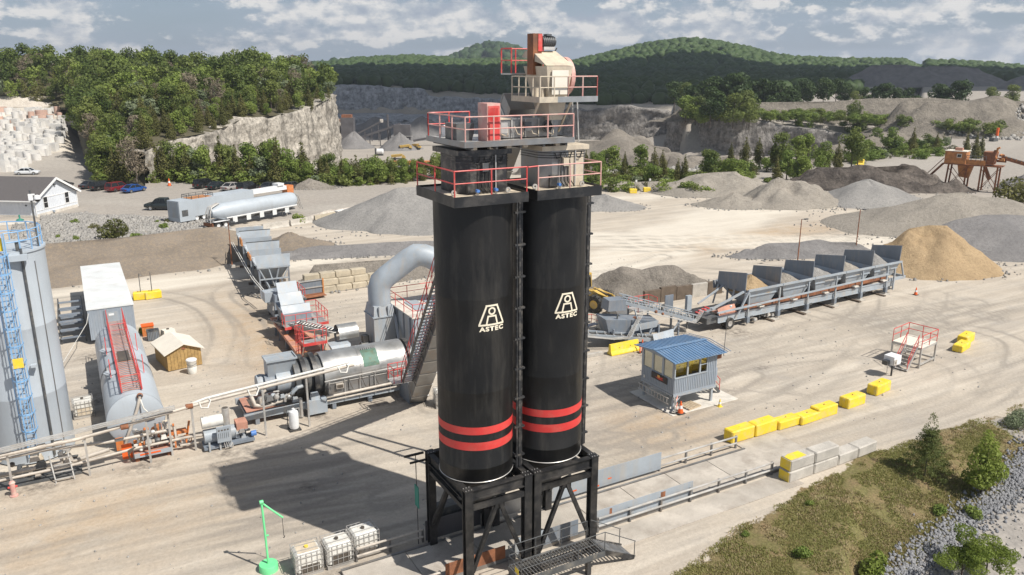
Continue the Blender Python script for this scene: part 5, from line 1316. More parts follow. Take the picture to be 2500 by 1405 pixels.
T('exhaust_duct', 'plant_grey', t, [(.88, 4.4, 3.95), (.88, 4.4, 5.2), (1.05, 4.35, 5.75), (1.55, 4.2, 6.2), (3.2, 3.7, 7.45), (3.75, 3.5, 7.75), (4.3, 3.3, 7.72), (4.85, 3.1, 7.5), (7.4, 2.2, 5.6), (8.2, 1.9, 4.6), (8.3, 1.85, 3.9)], .88, 30)
for p, q in (((.88, 4.4, 5.05), (.88, 4.4, 5.13)),): T('duct_flange', 'plant_grey', t, [p, q], .8, 30)
for q in ((3.3, 3.66, 8.2), (4.35, 3.28, 8.44)): MB().lathe([(.09, -.03), (.13, 0), (.09, .03), (.06, 0), (.09, -.03)], 12, (q[0], q[1], q[2] + .05), 'x').build('lifting_eye', 'motor_grey', t, True)
T('fan_motor', 'motor_grey', t, [(-.9, 4.2, .75), (-.15, 4.2, .75)], .35, 18); B('fan_base', 'black_steel', t, (-1.2, -.05, 3.6, 4.8, 0, .3)); B('fan_box', 'black_steel', t, (-.75, -.25, 4.0, 4.5, 1.1, 1.6))

# ------------------------------------------------------------------ recycled asphalt feed: bins, screen, conveyor
t = thing('recycle_feed_bins', 'row of three grey recycled asphalt feed bins with tall head plates receding left', 'feed bins', (14.9, 77.9, 0), R(-4.5))
for k in range(3):
    y0 = k * 6.6; W_ = 3.0; D_ = 5.2; sl = thing_l
    mb = MB()
    top = [(0, y0, 3.1), (W_, y0, 3.1), (W_, y0 + D_, 3.1), (0, y0 + D_, 3.1)]; bot = [(.9, y0 + 1.5, 1.35), (2.1, y0 + 1.5, 1.35), (2.1, y0 + D_ - 1.5, 1.35), (.9, y0 + D_ - 1.5, 1.35)]
    mb.add(top + bot, [(0, 1, 5, 4), (1, 2, 6, 5), (2, 3, 7, 6), (3, 0, 4, 7)])
    hp = mb.build('hopper', 'plant_grey', t)
    for b_ in ((-.06, W_ + .06, y0 - .08, y0 - .002), (-.06, W_ + .06, y0 + D_ + .002, y0 + D_ + .08), (-.08, -.002, y0, y0 + D_), (W_ + .002, W_ + .08, y0, y0 + D_)): B('rim', 'plant_grey', hp, b_ + (3.0, 3.14))
    MB().loft([(-.05, y0 + .05, 3.14), (W_ + .05, y0 + .05, 3.14), (W_ + .05, y0 + .11, 3.14), (-.05, y0 + .11, 3.14)], [(-.2, y0 + .35, 4.25), (W_ + .2, y0 + .35, 4.25), (W_ + .2, y0 + .41, 4.25), (-.2, y0 + .41, 4.25)]).build('head_plate', 'plant_grey', t)
    if k: BE('plate_edge', 'motor_grey', t, (-.2, y0 + .38, 4.28), (W_ + .2, y0 + .38, 4.28), .08)
    B('end_plate', 'plant_grey', t, (-.05, W_ + .05, y0 + D_ + .02, y0 + D_ + .06, 3.142, 3.8))
    for xx in (.1, W_ - .1):
        for yy in (y0 + .1, y0 + D_ - .1): BE('leg', 'plant_grey_dark', t, (xx, yy, 0), (xx, yy, 3.0), .16)
    for xx, x2 in ((.1, 1.0), (W_ - .1, 2.0), (1.0, 1.5), (2.0, 1.5)): BE('strut', 'plant_grey', t, (xx, y0 + .02, 3.0), (x2, y0 + .3, 1.0), .11)
    BE('cross_tie', 'plant_grey', t, (.1, y0 + .06, 1.9), (W_ - .1, y0 + .06, 1.9), .12)
    B('feeder', 'plant_grey_dark', t, (.9, 2.1, y0 + 1.2, y0 + D_ - 1.2, .95, 1.33)); T('feeder_motor', 'motor_grey', t, [(.3, y0 + 2.5, 1.1), (.8, y0 + 2.5, 1.1)], .2, 12)
BE('collecting_belt', 'belt_black', t, (1.5, -6.8, 1.15), (1.5, 19.5, .8), .9, .08)
for xx in (.95, 2.05): BE('belt_frame', 'plant_grey', t, (xx, -6.8, 1.02), (xx, 19.5, .68), .08, .28)
for s_ in (-.55, -.75): T('conduit', 'poly_white', t, [(s_, 18, 2.2), (s_, 5, 2.25), (s_ + .1, -.5, 2.2), (s_ + .6, -4.5, 1.8)], .045, 6)
for k in range(7): B('cable_tray_foot', 'motor_grey', t, (-.75, -.45, -3 + 3.2 * k, -2.6 + 3.2 * k, 1.9, 2.1))
B('rust_liner', 'rust_orange', t, (-.24, -.1, 4.0, 6.2, 3.0, 3.5)); B('rust_liner', 'rust_orange', t, (-.24, -.1, 11.5, 13.2, 3.0, 3.7))
for zz in (.15, .55): BE('sleeper', 'timber', t, (-.4, 3 + zz * 20, .12), (3.4, 3 + zz * 20, .12), .3, .24)
t = thing('scalping_screen', 'grey scalping screen box on a red railed platform in the recycle line', 'screen', (13.6, 62.4, 0))
for xx in (.3, 3.2):
    for yy in (.3, 3.4): BE('leg', 'plant_grey_dark', t, (xx, yy, 0), (xx, yy, 1.75), .16)
B('platform', 'galv', t, (0, 3.5, -.3, .6, 1.72, 1.78)); B('platform_edge', 'rail_red', t, (-.04, 3.54, -.36, -.302, 1.6, 1.82)); B('platform', 'galv', t, (2.7, 3.5, .602, 3.2, 1.72, 1.78))
rails(t, [(0, .6, 1.78), (0, -.3, 1.78), (3.5, -.3, 1.78), (3.5, 3.2, 1.78), (2.6, 3.2, 1.78)], 1.0, 1.0, 'rail_red', .03)
MB().loft([(.3, .7, 1.5), (2.4, .7, 1.5), (2.4, 3.6, 1.9), (.3, 3.6, 1.9)], [(.2, .9, 2.5), (2.5, .9, 2.5), (2.5, 3.7, 2.9), (.2, 3.7, 2.9)]).build('screen_box', 'plant_grey_dark', t)
MB().loft([(.25, .86, 2.2), (2.45, .86, 2.2), (2.45, .9, 2.2), (.25, .9, 2.2)], [(.15, 1.5, 3.1), (2.55, 1.5, 3.1), (2.55, 1.56, 3.1), (.15, 1.56, 3.1)]).build('hood_plate', 'plant_grey', t)
MB().loft([(.35, 2.3, 2.9), (2.3, 2.3, 2.9), (2.3, 2.36, 2.9), (.35, 2.36, 2.9)], [(.3, 2.9, 3.8), (2.2, 2.9, 3.8), (2.2, 2.96, 3.8), (.3, 2.96, 3.8)]).build('hood_plate', 'plant_grey', t)
clutter(t, 14, .2, 3.0, 3.3, 4.6, 1.6, 2.8, ['plant_grey', 'motor_grey', 'galv', 'pipe_tan'], 31, .5)
t = thing('recycle_crusher', 'grey crusher housing with white top between the feed bins and the screen', 'crusher', (14.4, 69.5, 0))
MB().loft([(0, 0, .4), (2.6, 0, .4), (2.6, 3.2, .4), (0, 3.2, .4)], [(.2, .4, 2.4), (2.4, .4, 2.4), (2.4, 3.0, 2.4), (.2, 3.0, 2.4)]).build('housing', 'plant_grey_dark', t)
MB().loft([(.5, .1, 2.2), (2.3, .1, 2.2), (2.3, .16, 2.2), (.5, .16, 2.2)], [(.5, .9, 3.4), (2.3, .9, 3.4), (2.3, .96, 3.4), (.5, .96, 3.4)]).build('top_plate', 'plant_grey', t)
B('motor_case', 'plant_grey', t, (-.5, .45, 1.2, 2.4, 1.6, 2.5)); clutter(t, 12, -.6, 2.6, -.4, .6, .8, 2.2, ['plant_grey', 'galv', 'motor_grey', 'residue'], 33, .5)
rails(t, [(2.8, 0, 1.9), (2.8, 2.6, 1.9)], .9, .9, 'rail_red', .03); B('side_walk', 'galv', t, (2.45, 2.9, 0, 2.6, 1.84, 1.9))
for xx in (.2, 2.4):
    for yy in (.3, 2.9): BE('leg', 'motor_grey', t, (xx, yy, 0), (xx, yy, .45), .25)
t = thing('recycle_conveyor', 'belt conveyor with white conduits rising to a steel hood over the drum mixer', 'conveyor', (14.2, 66.8, 0))
p0, p1 = Vector((-.4, .6, 1.0)), Vector((1.6, -11.2, 3.0))
BE('belt', 'belt_black', t, p0, p1, .85, .06)
dv = (p1 - p0).normalized(); sv = Vector((dv.y, -dv.x, 0)).normalized()
for s_ in (-.5, .5): BE('stringer', 'steel_dull', t, p0 + sv * s_ - Vector((0, 0, .1)), p1 + sv * s_ - Vector((0, 0, .1)), .09, .3)
for k in range(22):
    p = p0.lerp(p1, k / 21); T('idler', 'galv', t, [p - sv * .42 + Vector((0, 0, .12)), p - sv * .1 - Vector((0, 0, .02)), p + sv * .1 - Vector((0, 0, .02)), p + sv * .42 + Vector((0, 0, .12))], .05, 6)
for s_ in (-.62, -.74): T('conduit', 'poly_white', t, [p0 + sv * s_ + Vector((0, 0, .3)), p0.lerp(p1, .4) + sv * s_ + Vector((0, 0, .15)), p1 + sv * s_], .045, 6)
MB().lathe([(.72, 0), (.72, 1.5)], 22, (1.75, -11.0, 2.75), 'x', R(-20), R(200)).build('steel_hood', 'steel', t, True)
MB().loft([(.9, -12.2, 2.3), (2.4, -12.2, 2.3), (2.4, -11.2, 2.3), (.9, -11.2, 2.3)], [(1.2, -13.4, 1.3), (2.2, -13.4, 1.3), (2.2, -12.6, 1.3), (1.2, -12.6, 1.3)]).build('feed_chute', 'plant_grey', t)
for k in (.25, .6, .9):
    p = p0.lerp(p1, k)
    for s_ in (-.5, .5): BE('trestle_leg', 'plant_grey_dark', t, p + sv * s_, (p.x + sv.x * s_ * 1.5, p.y, 0), .14)
t = thing('drum_inlet_platform', 'red railed service platform with caged ladder beside the drum mixer inlet', 'platform', (13.3, 55.2, 0))
B('floor', 'galv', t, (0, 1.7, 0, 1.0, 2.48, 2.54)); B('toe_board', 'rail_red', t, (-.04, 1.74, -.05, -.002, 2.4, 2.62)); B('toe_board', 'rail_red', t, (-.05, -.002, 0, 1.0, 2.4, 2.62))
rails(t, [(0, 1.0, 2.54), (0, 0, 2.54), (1.7, 0, 2.54), (1.7, 1.0, 2.54)], 1.0, .85, 'rail_red', .03)
for xx in (.05, 1.65): BE('leg', 'rail_red', t, (xx, .9, 0), (xx, .9, 2.48), .12); BE('brace', 'galv', t, (xx, .05, 2.45), (xx, .9, 1.4), .07)
for xx in (-.12, .3): BE('ladder_stile', 'rail_red', t, (xx, 1.2, .1), (xx, 1.2, 3.6), .05)
for k in range(11): T('rung', 'rail_red', t, [(-.12, 1.2, .3 + .3 * k), (.3, 1.2, .3 + .3 * k)], .016, 6)
for k in range(4):
    pts = [(.09 + .36 * math.cos(math.pi * i / 6), 1.22 + .5 * math.sin(math.pi * i / 6), 1.6 + .65 * k) for i in range(7)]; mb = MB()
    for i in range(6): mb.beam(pts[i], pts[i + 1], .02, .06)
    mb.build('cage_hoop', 'rail_red', t, fix=False)
for i in (1, 2, 3, 4, 5): BE('cage_strap', 'rail_red', t, (.09 + .36 * math.cos(math.pi * i / 6), 1.22 + .5 * math.sin(math.pi * i / 6), 1.6), (.09 + .36 * math.cos(math.pi * i / 6), 1.22 + .5 * math.sin(math.pi * i / 6), 3.55), .025)
t = thing('salmon_ramp', 'faded salmon steel trailer deck sloping under the recycle conveyor', 'ramp', (13.5, 57.6, 0))
MB().loft([(0, 0, .55), (2.2, 0, .55), (2.2, 9.5, 1.05), (0, 9.5, 1.05)], [(0, 0, .85), (2.2, 0, .85), (2.2, 9.5, 1.3), (0, 9.5, 1.3)]).build('deck', 'salmon', t)
for k in range(7): BE('deck_rib', 'rust_orange', t, (0, .6 + 1.4 * k, .9 + .066 * k), (2.2, .6 + 1.4 * k, .9 + .066 * k), .06, .05)
for k in range(3):
    for xx in (.15, 2.05): BE('leg', 'plant_grey_dark', t, (xx, .8 + 3.8 * k, 0), (xx, .8 + 3.8 * k, .65), .2)
t = thing('side_skip', 'rusty open steel skip panel beside the recycle feed bins', 'skip', (18.3, 75.6, 0), R(3))
B('back_plate', 'plant_grey_dark', t, (0, 2.4, .4, .46, .3, 1.75)); B('floor_plate', 'rust', t, (0, 2.4, -.6, .398, .25, .3))
for z_ in (.32, 1.0, 1.7): BE('rib', 'galv' if z_ > .5 else 'rust', t, (0, .36, z_), (2.4, .36, z_), .1)
for xx in (0, 2.4): BE('side_post', 'rust_orange' if xx else 'galv', t, (xx, .36, 0), (xx, .36, 1.8), .14)
# stone retaining wall behind the baghouse
t = thing('stone_block_wall', 'low retaining wall of large tan stone blocks in three courses', 'wall', (19.1, 76.9, 0), R(0))
for row in range(3):
    for k in range(5):
        if row == 2 and k > 3: continue
        x0 = k * 1.62 + (.35 if row == 1 else .1 * row); 
        o = chamfer_box('stone_block', 'block_stone', t, x0, x0 + 1.56, .42 * row, .42 * row + .8, row * .62, row * .62 + .6, .04, .025)
# ------------------------------------------------------------------ cold feed bin trailer
t = thing('cold_feed_bins', 'long grey trailer of five aggregate feed bins with upright divider plates', 'feed bins', (46.6, 48.3, 0), R(1.6))
for yy in (.35, 2.6): BE('main_beam', 'plant_grey', t, (.6, yy, 1.02), (24.6, yy, 1.02), .14, .52)
for yy in (.34, 2.61):
    for z_ in (.75, 1.29): BE('beam_flange', 'plant_grey', t, (.6, yy, z_), (24.6, yy, z_), .24, .03)
for k in range(9): BE('cross_member', 'plant_grey_dark', t, (1.2 + 2.9 * k, .4, .95), (1.2 + 2.9 * k, 2.55, .95), .16, .3)
nb, bl = 5, 4.22
for k in range(nb):
    x0 = 3.9 + k * (bl + .1); x1 = x0 + bl
    top = [(x0, .2, 3.2), (x1, .2, 3.2), (x1, 3.9, 3.2), (x0, 3.9, 3.2)]; bot = [(x0 + .8, .62, 1.75), (x1 - .8, .62, 1.75), (x1 - .8, 2.4, 1.75), (x0 + .8, 2.4, 1.75)]
    hp = MB().add(top + bot, [(0, 1, 5, 4), (1, 2, 6, 5), (2, 3, 7, 6), (3, 0, 4, 7)]).build('hopper', 'plant_grey', t)
    BE('hopper_rib', 'plant_grey', hp, (x0 + .3, .36, 2.55), (x1 - .3, .36, 2.55), .08, .09)
    B('rim', 'plant_grey', hp, (x0 - .02, x1 + .02, .06, .198, 3.08, 3.26)); B('rim', 'plant_grey', hp, (x0 - .02, x1 + .02, 3.902, 4.0, 3.08, 3.26))
    B('feeder', 'plant_grey_dark', t, (x0 + .9, x1 - .9, 1.2, 2.3, 1.42, 1.74)); B('feeder_cover', 'concrete_pale', t, (x0 + 1.4, x0 + 2.0, .0, .4, 1.5, 1.6)); T('feeder_motor', 'motor_grey', t, [(x0 + 2.9, .75, 1.6), (x0 + 2.9, 1.2, 1.6)], .17, 12)
for k in range(nb + 1):
    x0 = 3.84 + k * (bl + .1) - (0 if k else 0.03)
    MB().loft([(x0, .45, 2.9), (x0 + .07, .45, 2.9), (x0 + .07, 3.85, 2.9), (x0, 3.85, 2.9)], [(x0 - .12, .3, 4.78), (x0 - .05, .3, 4.78), (x0 - .05, 3.6, 4.25), (x0 - .12, 3.6, 4.25)]).build('divider_plate', 'plant_grey_dark', t)
MB().loft([(3.5, 3.95, 2.6), (25.3, 3.95, 2.6), (25.3, 4.0, 2.6), (3.5, 4.0, 2.6)], [(3.5, 4.05, 3.3), (25.3, 4.05, 3.3), (25.3, 4.1, 3.3), (3.5, 4.1, 3.3)]).build('back_apron', 'plant_grey_dark', t)
for s_ in ((3.7, .2), (3.7, 1.6), (3.7, 3.6)): BE('end_strut', 'plant_grey', t, (s_[0], s_[1], 3.0), (s_[0] - .2, s_[1] + .3, 1.2), .14)
BE('draw_brace', 'plant_grey', t, (3.7, .5, 3.05), (.2, .7, 1.95), .16); BE('draw_brace', 'plant_grey', t, (3.7, 3.0, 3.0), (.2, 2.4, 2.0), .13); BE('front_strut', 'plant_grey', t, (3.9, .1, 3.1), (2.7, .05, 1.25), .13)
for k in range(10):
    x0 = 4.0 + k * 2.02; B('belt_skirt', 'rust', t, (x0, x0 + 1.98, .62, .66, 1.32, 1.78))
BE('collecting_belt', 'belt_black', t, (2.4, 1.5, 1.36), (24.5, 1.5, 1.36), .95, .06)
BE('walkway_rail', 'plant_grey', t, (.2, -.02, 1.78), (23.2, -.02, 2.2), .2, .11)
for k in range(6):
    x0 = 4.0 + 3.85 * k
    BE('upright', 'plant_grey', t, (x0, .12, .4), (x0, .12, 2.95), .13)
    B('leg_jack', 'plant_grey_dark', t, (x0 - .16, x0 + .16, -.02, .3, .3, .8)); T('jack_screw', 'galv', t, [(x0, .14, .14), (x0, .14, .4)], .07, 8)
    BE('back_leg', 'plant_grey_dark', t, (x0, 2.7, .14), (x0, 2.7, 3.0), .13)
    B('jack_handle', 'motor_grey', t, (x0 + .2, x0 + .5, -.04, 0.0, .72, .9))
B('tail_frame', 'plant_grey', t, (24.0, 26.6, .3, .44, 1.25, 1.55), (24.0, 26.6, 2.6, 2.74, 1.25, 1.55)); B('tail_frame', 'plant_grey', t, (26.46, 26.6, .45, 2.59, 1.25, 1.55))
BE('tail_brace', 'plant_grey', t, (25.5, .25, 3.1), (26.3, .35, 1.5), .13); BE('tail_post', 'plant_grey', t, (24.4, .1, .4), (24.4, .1, 2.6), .14)
B('guard_plate', 'salmon', t, (1.1, 3.0, .48, 1.6, 1.36, 1.42)); MB().loft([(.9, .3, .95), (3.0, .3, .95), (3.0, .34, .95), (.9, .34, .95)], [(1.0, .9, 1.95), (3.1, .9, 1.95), (3.1, .94, 1.95), (1.0, .94, 1.95)]).build('guard_plate', 'salmon', t)
for k in range(2):
    for yy in (.25, .62, 2.2, 2.55):
        x0 = 1.95 + 1.3 * 0 + k * 0; 
        if k: continue
        w_ = MB().lathe([(.26, -.14), (.48, -.15), (.52, -.1), (.52, .1), (.48, .15), (.26, .14)], 24, (x0, yy, .52), 'y').build('wheel', 'rubber', t, True)
        MB().lathe([(.02, -.08), (.14, -.12), (.26, -.13), (.27, .13), (.14, .05), (.02, .05)], 18, (x0, yy, .52), 'y').build('rim', 'galv', w_, True)
clutter(t, 8, 4.6, 8.0, .2, .6, .3, .6, ['motor_grey', 'galv', 'pipe_tan'], 44, .55)
B('hitch_box', 'motor_grey', t, (-.6, .9, .4, 2.4, .75, 1.25)); T('work_lamp', 'white_paint', t, [(1.9, .1, 2.05), (1.9, .2, 2.1)], .12, 12)
for k in range(4): B('red_bracket', 'rail_red', t, (-.3 + .35 * k, -.1 + .35 * k, 1.7, 2.2, 1.3 + .1 * k, 1.4 + .1 * k))
rt = t
TIMB = [(53.9, 'nearest the wheels'), (58.05, 'second from the wheels'), (62.0, 'third from the wheels'), (65.9, 'fourth from the wheels'), (69.7, 'farthest from the wheels')]
for x, wd in TIMB:
    q = thing('timber_cribbing', 'dark timber sleeper with pale pad under the feed bin leg ' + wd, 'timber', (x - .35, 48.45 + (x - 46.6) * .028, 0), R(1.6), 'timber pads under the feed bins')
    B('sleeper', 'timber', q, (-.25, .05, -.5, 1.3, .0, .13)); B('pad', 'concrete', q, (.06, .9, -.35, .25, 0, .14))
def heap(name, label, cat, cx, cy, z0, rx, ry, h, mat, rz=0.0, seed=0, group=None, n=56, m_=22, sharp=1.0, lump=0.16, kind=None, ridge=0.0):
    """tipped heap at the angle of repose: ragged toe, gullied flanks, lumpy crest (ridge > 0 draws it out)"""
    u = np.linspace(0, 2 * np.pi, n, endpoint=False); V = [(0, 0, h)]
    sd = seed * 13.7
    for j in range(1, m_ + 1):
        q = j / m_
        c_, s_ = np.cos(u), np.sin(u)
        rag = 1 + 0.22 * fbm2(c_ * 1.6 + sd, s_ * 1.6 + sd, seed, 3) * q
        X = rx * c_ * (ridge + (1 - ridge) * q) * rag if ridge else rx * c_ * q * rag
        Y = ry * s_ * q * rag
        prof = (1 - q) ** sharp if sharp != 1 else 1 - q
        Z = h * prof * (1 + lump * 1.6 * fbm2(c_ * 2.2 * (q + .3) + sd, s_ * 2.2 * (q + .3), seed + 5, 3)) + h * lump * .5 * fbm2(X / rx * 6 + sd, Y / ry * 6, seed + 9, 3) * np.sin(np.pi * q)
        Z = Z - h * lump * .35 * np.abs(fbm2(np.arctan2(s_, c_) * 5 + sd, q * 1.3 + 0 * u, seed + 2, 2)) * np.sin(np.pi * q)
        if ridge: Z = Z * (0.78 + 0.22 * (1 + fbm2(X / rx * 2.5 + sd, 0 * X, seed + 1, 2)) / 1.2)
        Z = np.where(q >= 1, -.12, np.maximum(Z, -.1))
        V += list(zip(X, Y, Z))
    F = [(0, 1 + i, 1 + (i + 1) % n) for i in range(n)]
    for j in range(m_ - 1):
        a = 1 + j * n; b_ = a + n
        F += [(a + i, b_ + i, b_ + (i + 1) % n, a + (i + 1) % n) for i in range(n)]
    o = mesh_obj(name, V, F, mat, None, False)
    o.data.polygons.foreach_set('use_smooth', [True] * len(o.data.polygons))
    o.location = (cx, cy, z0); o.rotation_euler = (0, 0, rz)
    tag(o, label, cat, group)
    return o
BM_ = ['sand_tan', 'gravel_tan', 'gravel_grey', 'gravel_tan', 'gravel_grey']
BL_ = ['golden sand heaped in the nearest feed bin, left end of the trailer', 'pale grit heaped in the second feed bin from the left', 'grey stone heaped in the middle feed bin of the trailer', 'pale grit heaped in the fourth feed bin from the left', 'dark lumpy gravel heaped in the farthest feed bin, right end']
for k in range(5):
    lx = 3.9 + k * (bl + .1) + bl / 2; wx = 46.6 + lx * math.cos(R(1.6)) - 2.05 * math.sin(R(1.6)); wy = 48.3 + lx * math.sin(R(1.6)) + 2.05 * math.cos(R(1.6))
    heap('bin_load', BL_[k], 'aggregate', wx, wy, 2.72, 2.05, 1.78, 1.25 if k in (0, 4) else .85, BM_[k], R(1.6), 60 + k, 'aggregate heaped in the feed bins', 36, 12)

# ------------------------------------------------------------------ scalping screen group in front of the bins
t = thing('aggregate_screen', 'grey aggregate screen and inclined belt conveyor left of the cold feed bins', 'screen', (36.8, 49.4, 0))
a0, a1 = Vector((8.6, .2, 1.1)), Vector((2.2, 2.2, 3.15))
dv = (a1 - a0).normalized(); sv = Vector((dv.y, -dv.x, 0)).normalized()
BE('belt', 'belt_black', t, a0, a1, .8, .06)
for s_ in (-.52, .52): BE('stringer', 'plant_grey', t, a0 + sv * s_, a1 + sv * s_, .1, .26); BE('upper_chord', 'plant_grey', t, a0 + sv * s_ + Vector((0, 0, .5)), a1 + sv * s_ + Vector((0, 0, .5)), .08)
for k in range(10):
    p = a0.lerp(a1, (k + .5) / 10)
    for s_ in (-.52, .52): BE('lattice_post', 'plant_grey', t, p + sv * s_, p + sv * s_ + Vector((0, 0, .5)), .06)
    T('idler', 'galv', t, [p - sv * .4 + Vector((0, 0, .1)), p - sv * .1, p + sv * .1, p + sv * .4 + Vector((0, 0, .1))], .06, 6)
MB().loft([(.5, 1.6, 2.6), (2.1, 1.2, 2.6), (2.3, 2.5, 2.6), (.7, 2.9, 2.6)], [(.6, 1.6, 3.5), (2.0, 1.3, 3.5), (2.2, 2.4, 3.5), (.8, 2.8, 3.5)]).build('head_chute', 'plant_grey_dark', t)
MB().loft([(.2, .9, .75), (4.6, -.1, .75), (4.9, 1.4, .75), (.5, 2.5, .75)], [(-.2, .9, 2.2), (4.4, .0, 1.7), (4.8, 1.5, 1.7), (.1, 2.8, 2.2)]).build('screen_box', 'plant_grey_dark', t)
B('screen_side', 'plant_grey', t, (1.6, 4.4, -.16, -.12, 1.2, 1.75))
b0, b1 = Vector((-4.5, 2.4, 1.5)), Vector((4.4, -1.3, .45))
dv2 = (b1 - b0).normalized(); sv2 = Vector((dv2.y, -dv2.x, 0)).normalized()
BE('lower_belt', 'belt_black', t, b0, b1, .8, .05)
for s_ in (-.5, .5): BE('lower_stringer', 'plant_grey', t, b0 + sv2 * s_, b1 + sv2 * s_, .1, .3)
for k in range(14):
    p = b0.lerp(b1, (k + .5) / 14); T('idler', 'galv', t, [p - sv2 * .4 + Vector((0, 0, .14)), p - sv2 * .1 + Vector((0, 0, .03)), p + sv2 * .1 + Vector((0, 0, .03)), p + sv2 * .4 + Vector((0, 0, .14))], .05, 6)
for s_ in (0, .13, .26, .39): T('conduit', 'galv', t, [(9.2, .1 - s_, 1.9), (8.4, -.2 - s_, 1.3), (7.9, -.3 - s_, 1.1), (3.2, .55 - s_, 2.55), (2.7, .2 - s_, 2.5), (1.0, -.4 - s_, .95), (-.4, -.2 - s_, 1.0), (-4.4, 1.6 - s_, 1.55)], .024, 6)
for p in ((2.3, .2), (.4, .6), (4.4, -.2), (4.8, 1.3), (6.8, .1), (6.9, 1.2), (-2.5, 1.0), (-2.0, 2.1)): BE('leg', 'plant_grey_dark' if p[0] > 0 else 'plant_grey', t, (p[0], p[1], 0), (p[0], p[1], 1.4 if p[0] > 0 else 1.0), .14)
for p, q in (((3.0, -.3, .1), (4.1, .0, 1.6)), ((5.6, -.3, .3), (7.2, .2, 1.5)), ((1.2, -.6, .5), (2.0, -.2, 1.7)), ((2.6, -.5, .4), (2.2, .3, 2.9))): BE('brace', 'plant_grey', t, p, q, .09)
MB().loft([(2.8, -1.9, .1), (5.0, -1.6, .1), (5.0, -1.5, .1), (2.8, -1.8, .1)], [(2.9, -1.3, 1.1), (5.3, -1.0, 1.1), (5.3, -.95, 1.1), (2.9, -1.25, 1.1)]).build('side_chute', 'plant_grey', t)
MB().lathe([(.02, 0), (.4, .02), (.4, .5), (.02, .52)], 20, (2.9, .6, 1.6), 'y').build('drive_guard', 'rust', t, True)
cb = B('control_box', 'plant_grey', t, (8.35, 8.85, .9, 1.2, 1.7, 3.0)); BE('box_post', 'motor_grey', t, (8.6, 1.05, 0), (8.6, 1.05, 1.7), .1)
B('hopper_plate', 'plant_grey_dark', t, (7.0, 7.9, 2.2, 2.3, 1.6, 2.9)); rails(t, [(4.4, 2.6, 1.75), (4.4, 4.0, 1.75), (6.6, 4.0, 1.75), (6.6, 2.8, 1.75)], .9, 1.1, 'rail_red', .03); B('service_floor', 'galv', t, (4.3, 6.7, 2.5, 4.1, 1.69, 1.75))
for xx in (4.4, 6.6): BE('leg', 'plant_grey_dark', t, (xx, 4.0, 0), (xx, 4.0, 1.7), .12)
clutter(t, 12, .8, 6.0, -.4, 1.6, .5, 2.2, ['plant_grey', 'galv', 'motor_grey', 'rust'], 51, .4)
rails(t, [(-1.2, 4.0, .9), (.6, 4.1, .9), (.8, 3.0, .9)], .8, 1.0, 'rail_red', .025); BE('walk_beam', 'plant_grey', t, (-2.2, 3.4, .8), (1.0, 3.9, .88), .5, .06); BE('walk_leg', 'plant_grey_dark', t, (-1.2, 3.8, 0), (-1.2, 3.8, .8), .1)

t = thing('wheel_loader', 'yellow wheel loader with wide bucket, half hidden behind the right silo', 'loader', (41.3, 60.2, 0), R(-62))
# local +X is forward
def wheel(par, x, y, r_, w_):
    o = MB().lathe([(r_ * .5, -w_ / 2), (r_ * .92, -w_ / 2), (r_, -w_ / 3), (r_, w_ / 3), (r_ * .92, w_ / 2), (r_ * .5, w_ / 2)], 28, (x, y, r_), 'y').build('wheel', 'rubber', par, True)
    MB().lathe([(.02, -w_ * .2), (r_ * .3, -w_ * .35), (r_ * .5, -w_ * .45), (r_ * .5, w_ * .45), (r_ * .3, w_ * .35), (.02, w_ * .2)], 20, (x, y, r_), 'y').build('rim', 'loader_yellow', o, True)
    for k in range(14):
        q = 2 * math.pi * k / 14; BE('tread_lug', 'rubber', o, (x + r_ * math.cos(q), y - w_ * .45, r_ + r_ * math.sin(q)), (x + r_ * math.cos(q + .18), y + w_ * .45, r_ + r_ * math.sin(q + .18)), .08, .16)
for x in (-1.5, 1.6):
    for y in (-1.1, 1.1): wheel(t, x, y, .82, .6)
MB().prism([(-3.1, .8), (-.4, .8), (-.4, 1.7), (-.9, 2.0), (-2.9, 2.0), (-3.2, 1.6)], 'y', -.75, .75).build('engine_hood', 'loader_yellow', t)
MB().prism([(-.3, .8), (2.1, .8), (2.2, 1.5), (1.2, 1.9), (-.3, 1.6)], 'y', -.6, .6).build('front_frame', 'loader_yellow', t)
MB().loft([(-1.1, -.7, 1.9), (.3, -.7, 1.9), (.3, .7, 1.9), (-1.1, .7, 1.9)], [(-1.0, -.62, 3.1), (.1, -.62, 3.1), (.1, .62, 3.1), (-1.0, .62, 3.1)]).build('cab_glass', 'glass_dark', t)
B('cab_roof', 'loader_yellow', t, (-1.15, .25, -.75, .75, 3.1, 3.24))
for x in (-1.1, .25):
    for y in (-.68, .68): BE('cab_post', 'loader_yellow', t, (x, y, 1.85), (x * .95, y * .92, 3.12), .1)
for y in (-.75, .75): BE('lift_arm', 'loader_yellow', t, (.6, y * .7, 1.75), (2.6, y * .7, 1.35), .16, .34); BE('lift_arm', 'loader_yellow', t, (2.6, y * .7, 1.35), (3.4, y * .7, .6), .16, .3)
T('tilt_ram', 'black_steel', t, [(1.0, 0, 1.9), (2.7, 0, 1.5)], .09, 8)
MB().prism([(3.3, .15), (4.5, .1), (4.5, .16), (3.5, .3), (3.25, .8), (3.5, 1.35), (3.4, 1.4), (3.1, .85)], 'y', -1.7, 1.7).build('bucket', 'steel_dull', t)
for y in (-1.7, 1.66): MB().prism([(3.2, .2), (4.5, .12), (3.55, 1.38), (3.15, .85)], 'y', y, y + .04).build('bucket_side', 'steel_dull', t)
T('work_light', 'black_steel', t, [(.2, -.8, 3.1), (.4, -1.0, 3.3)], .05, 6)

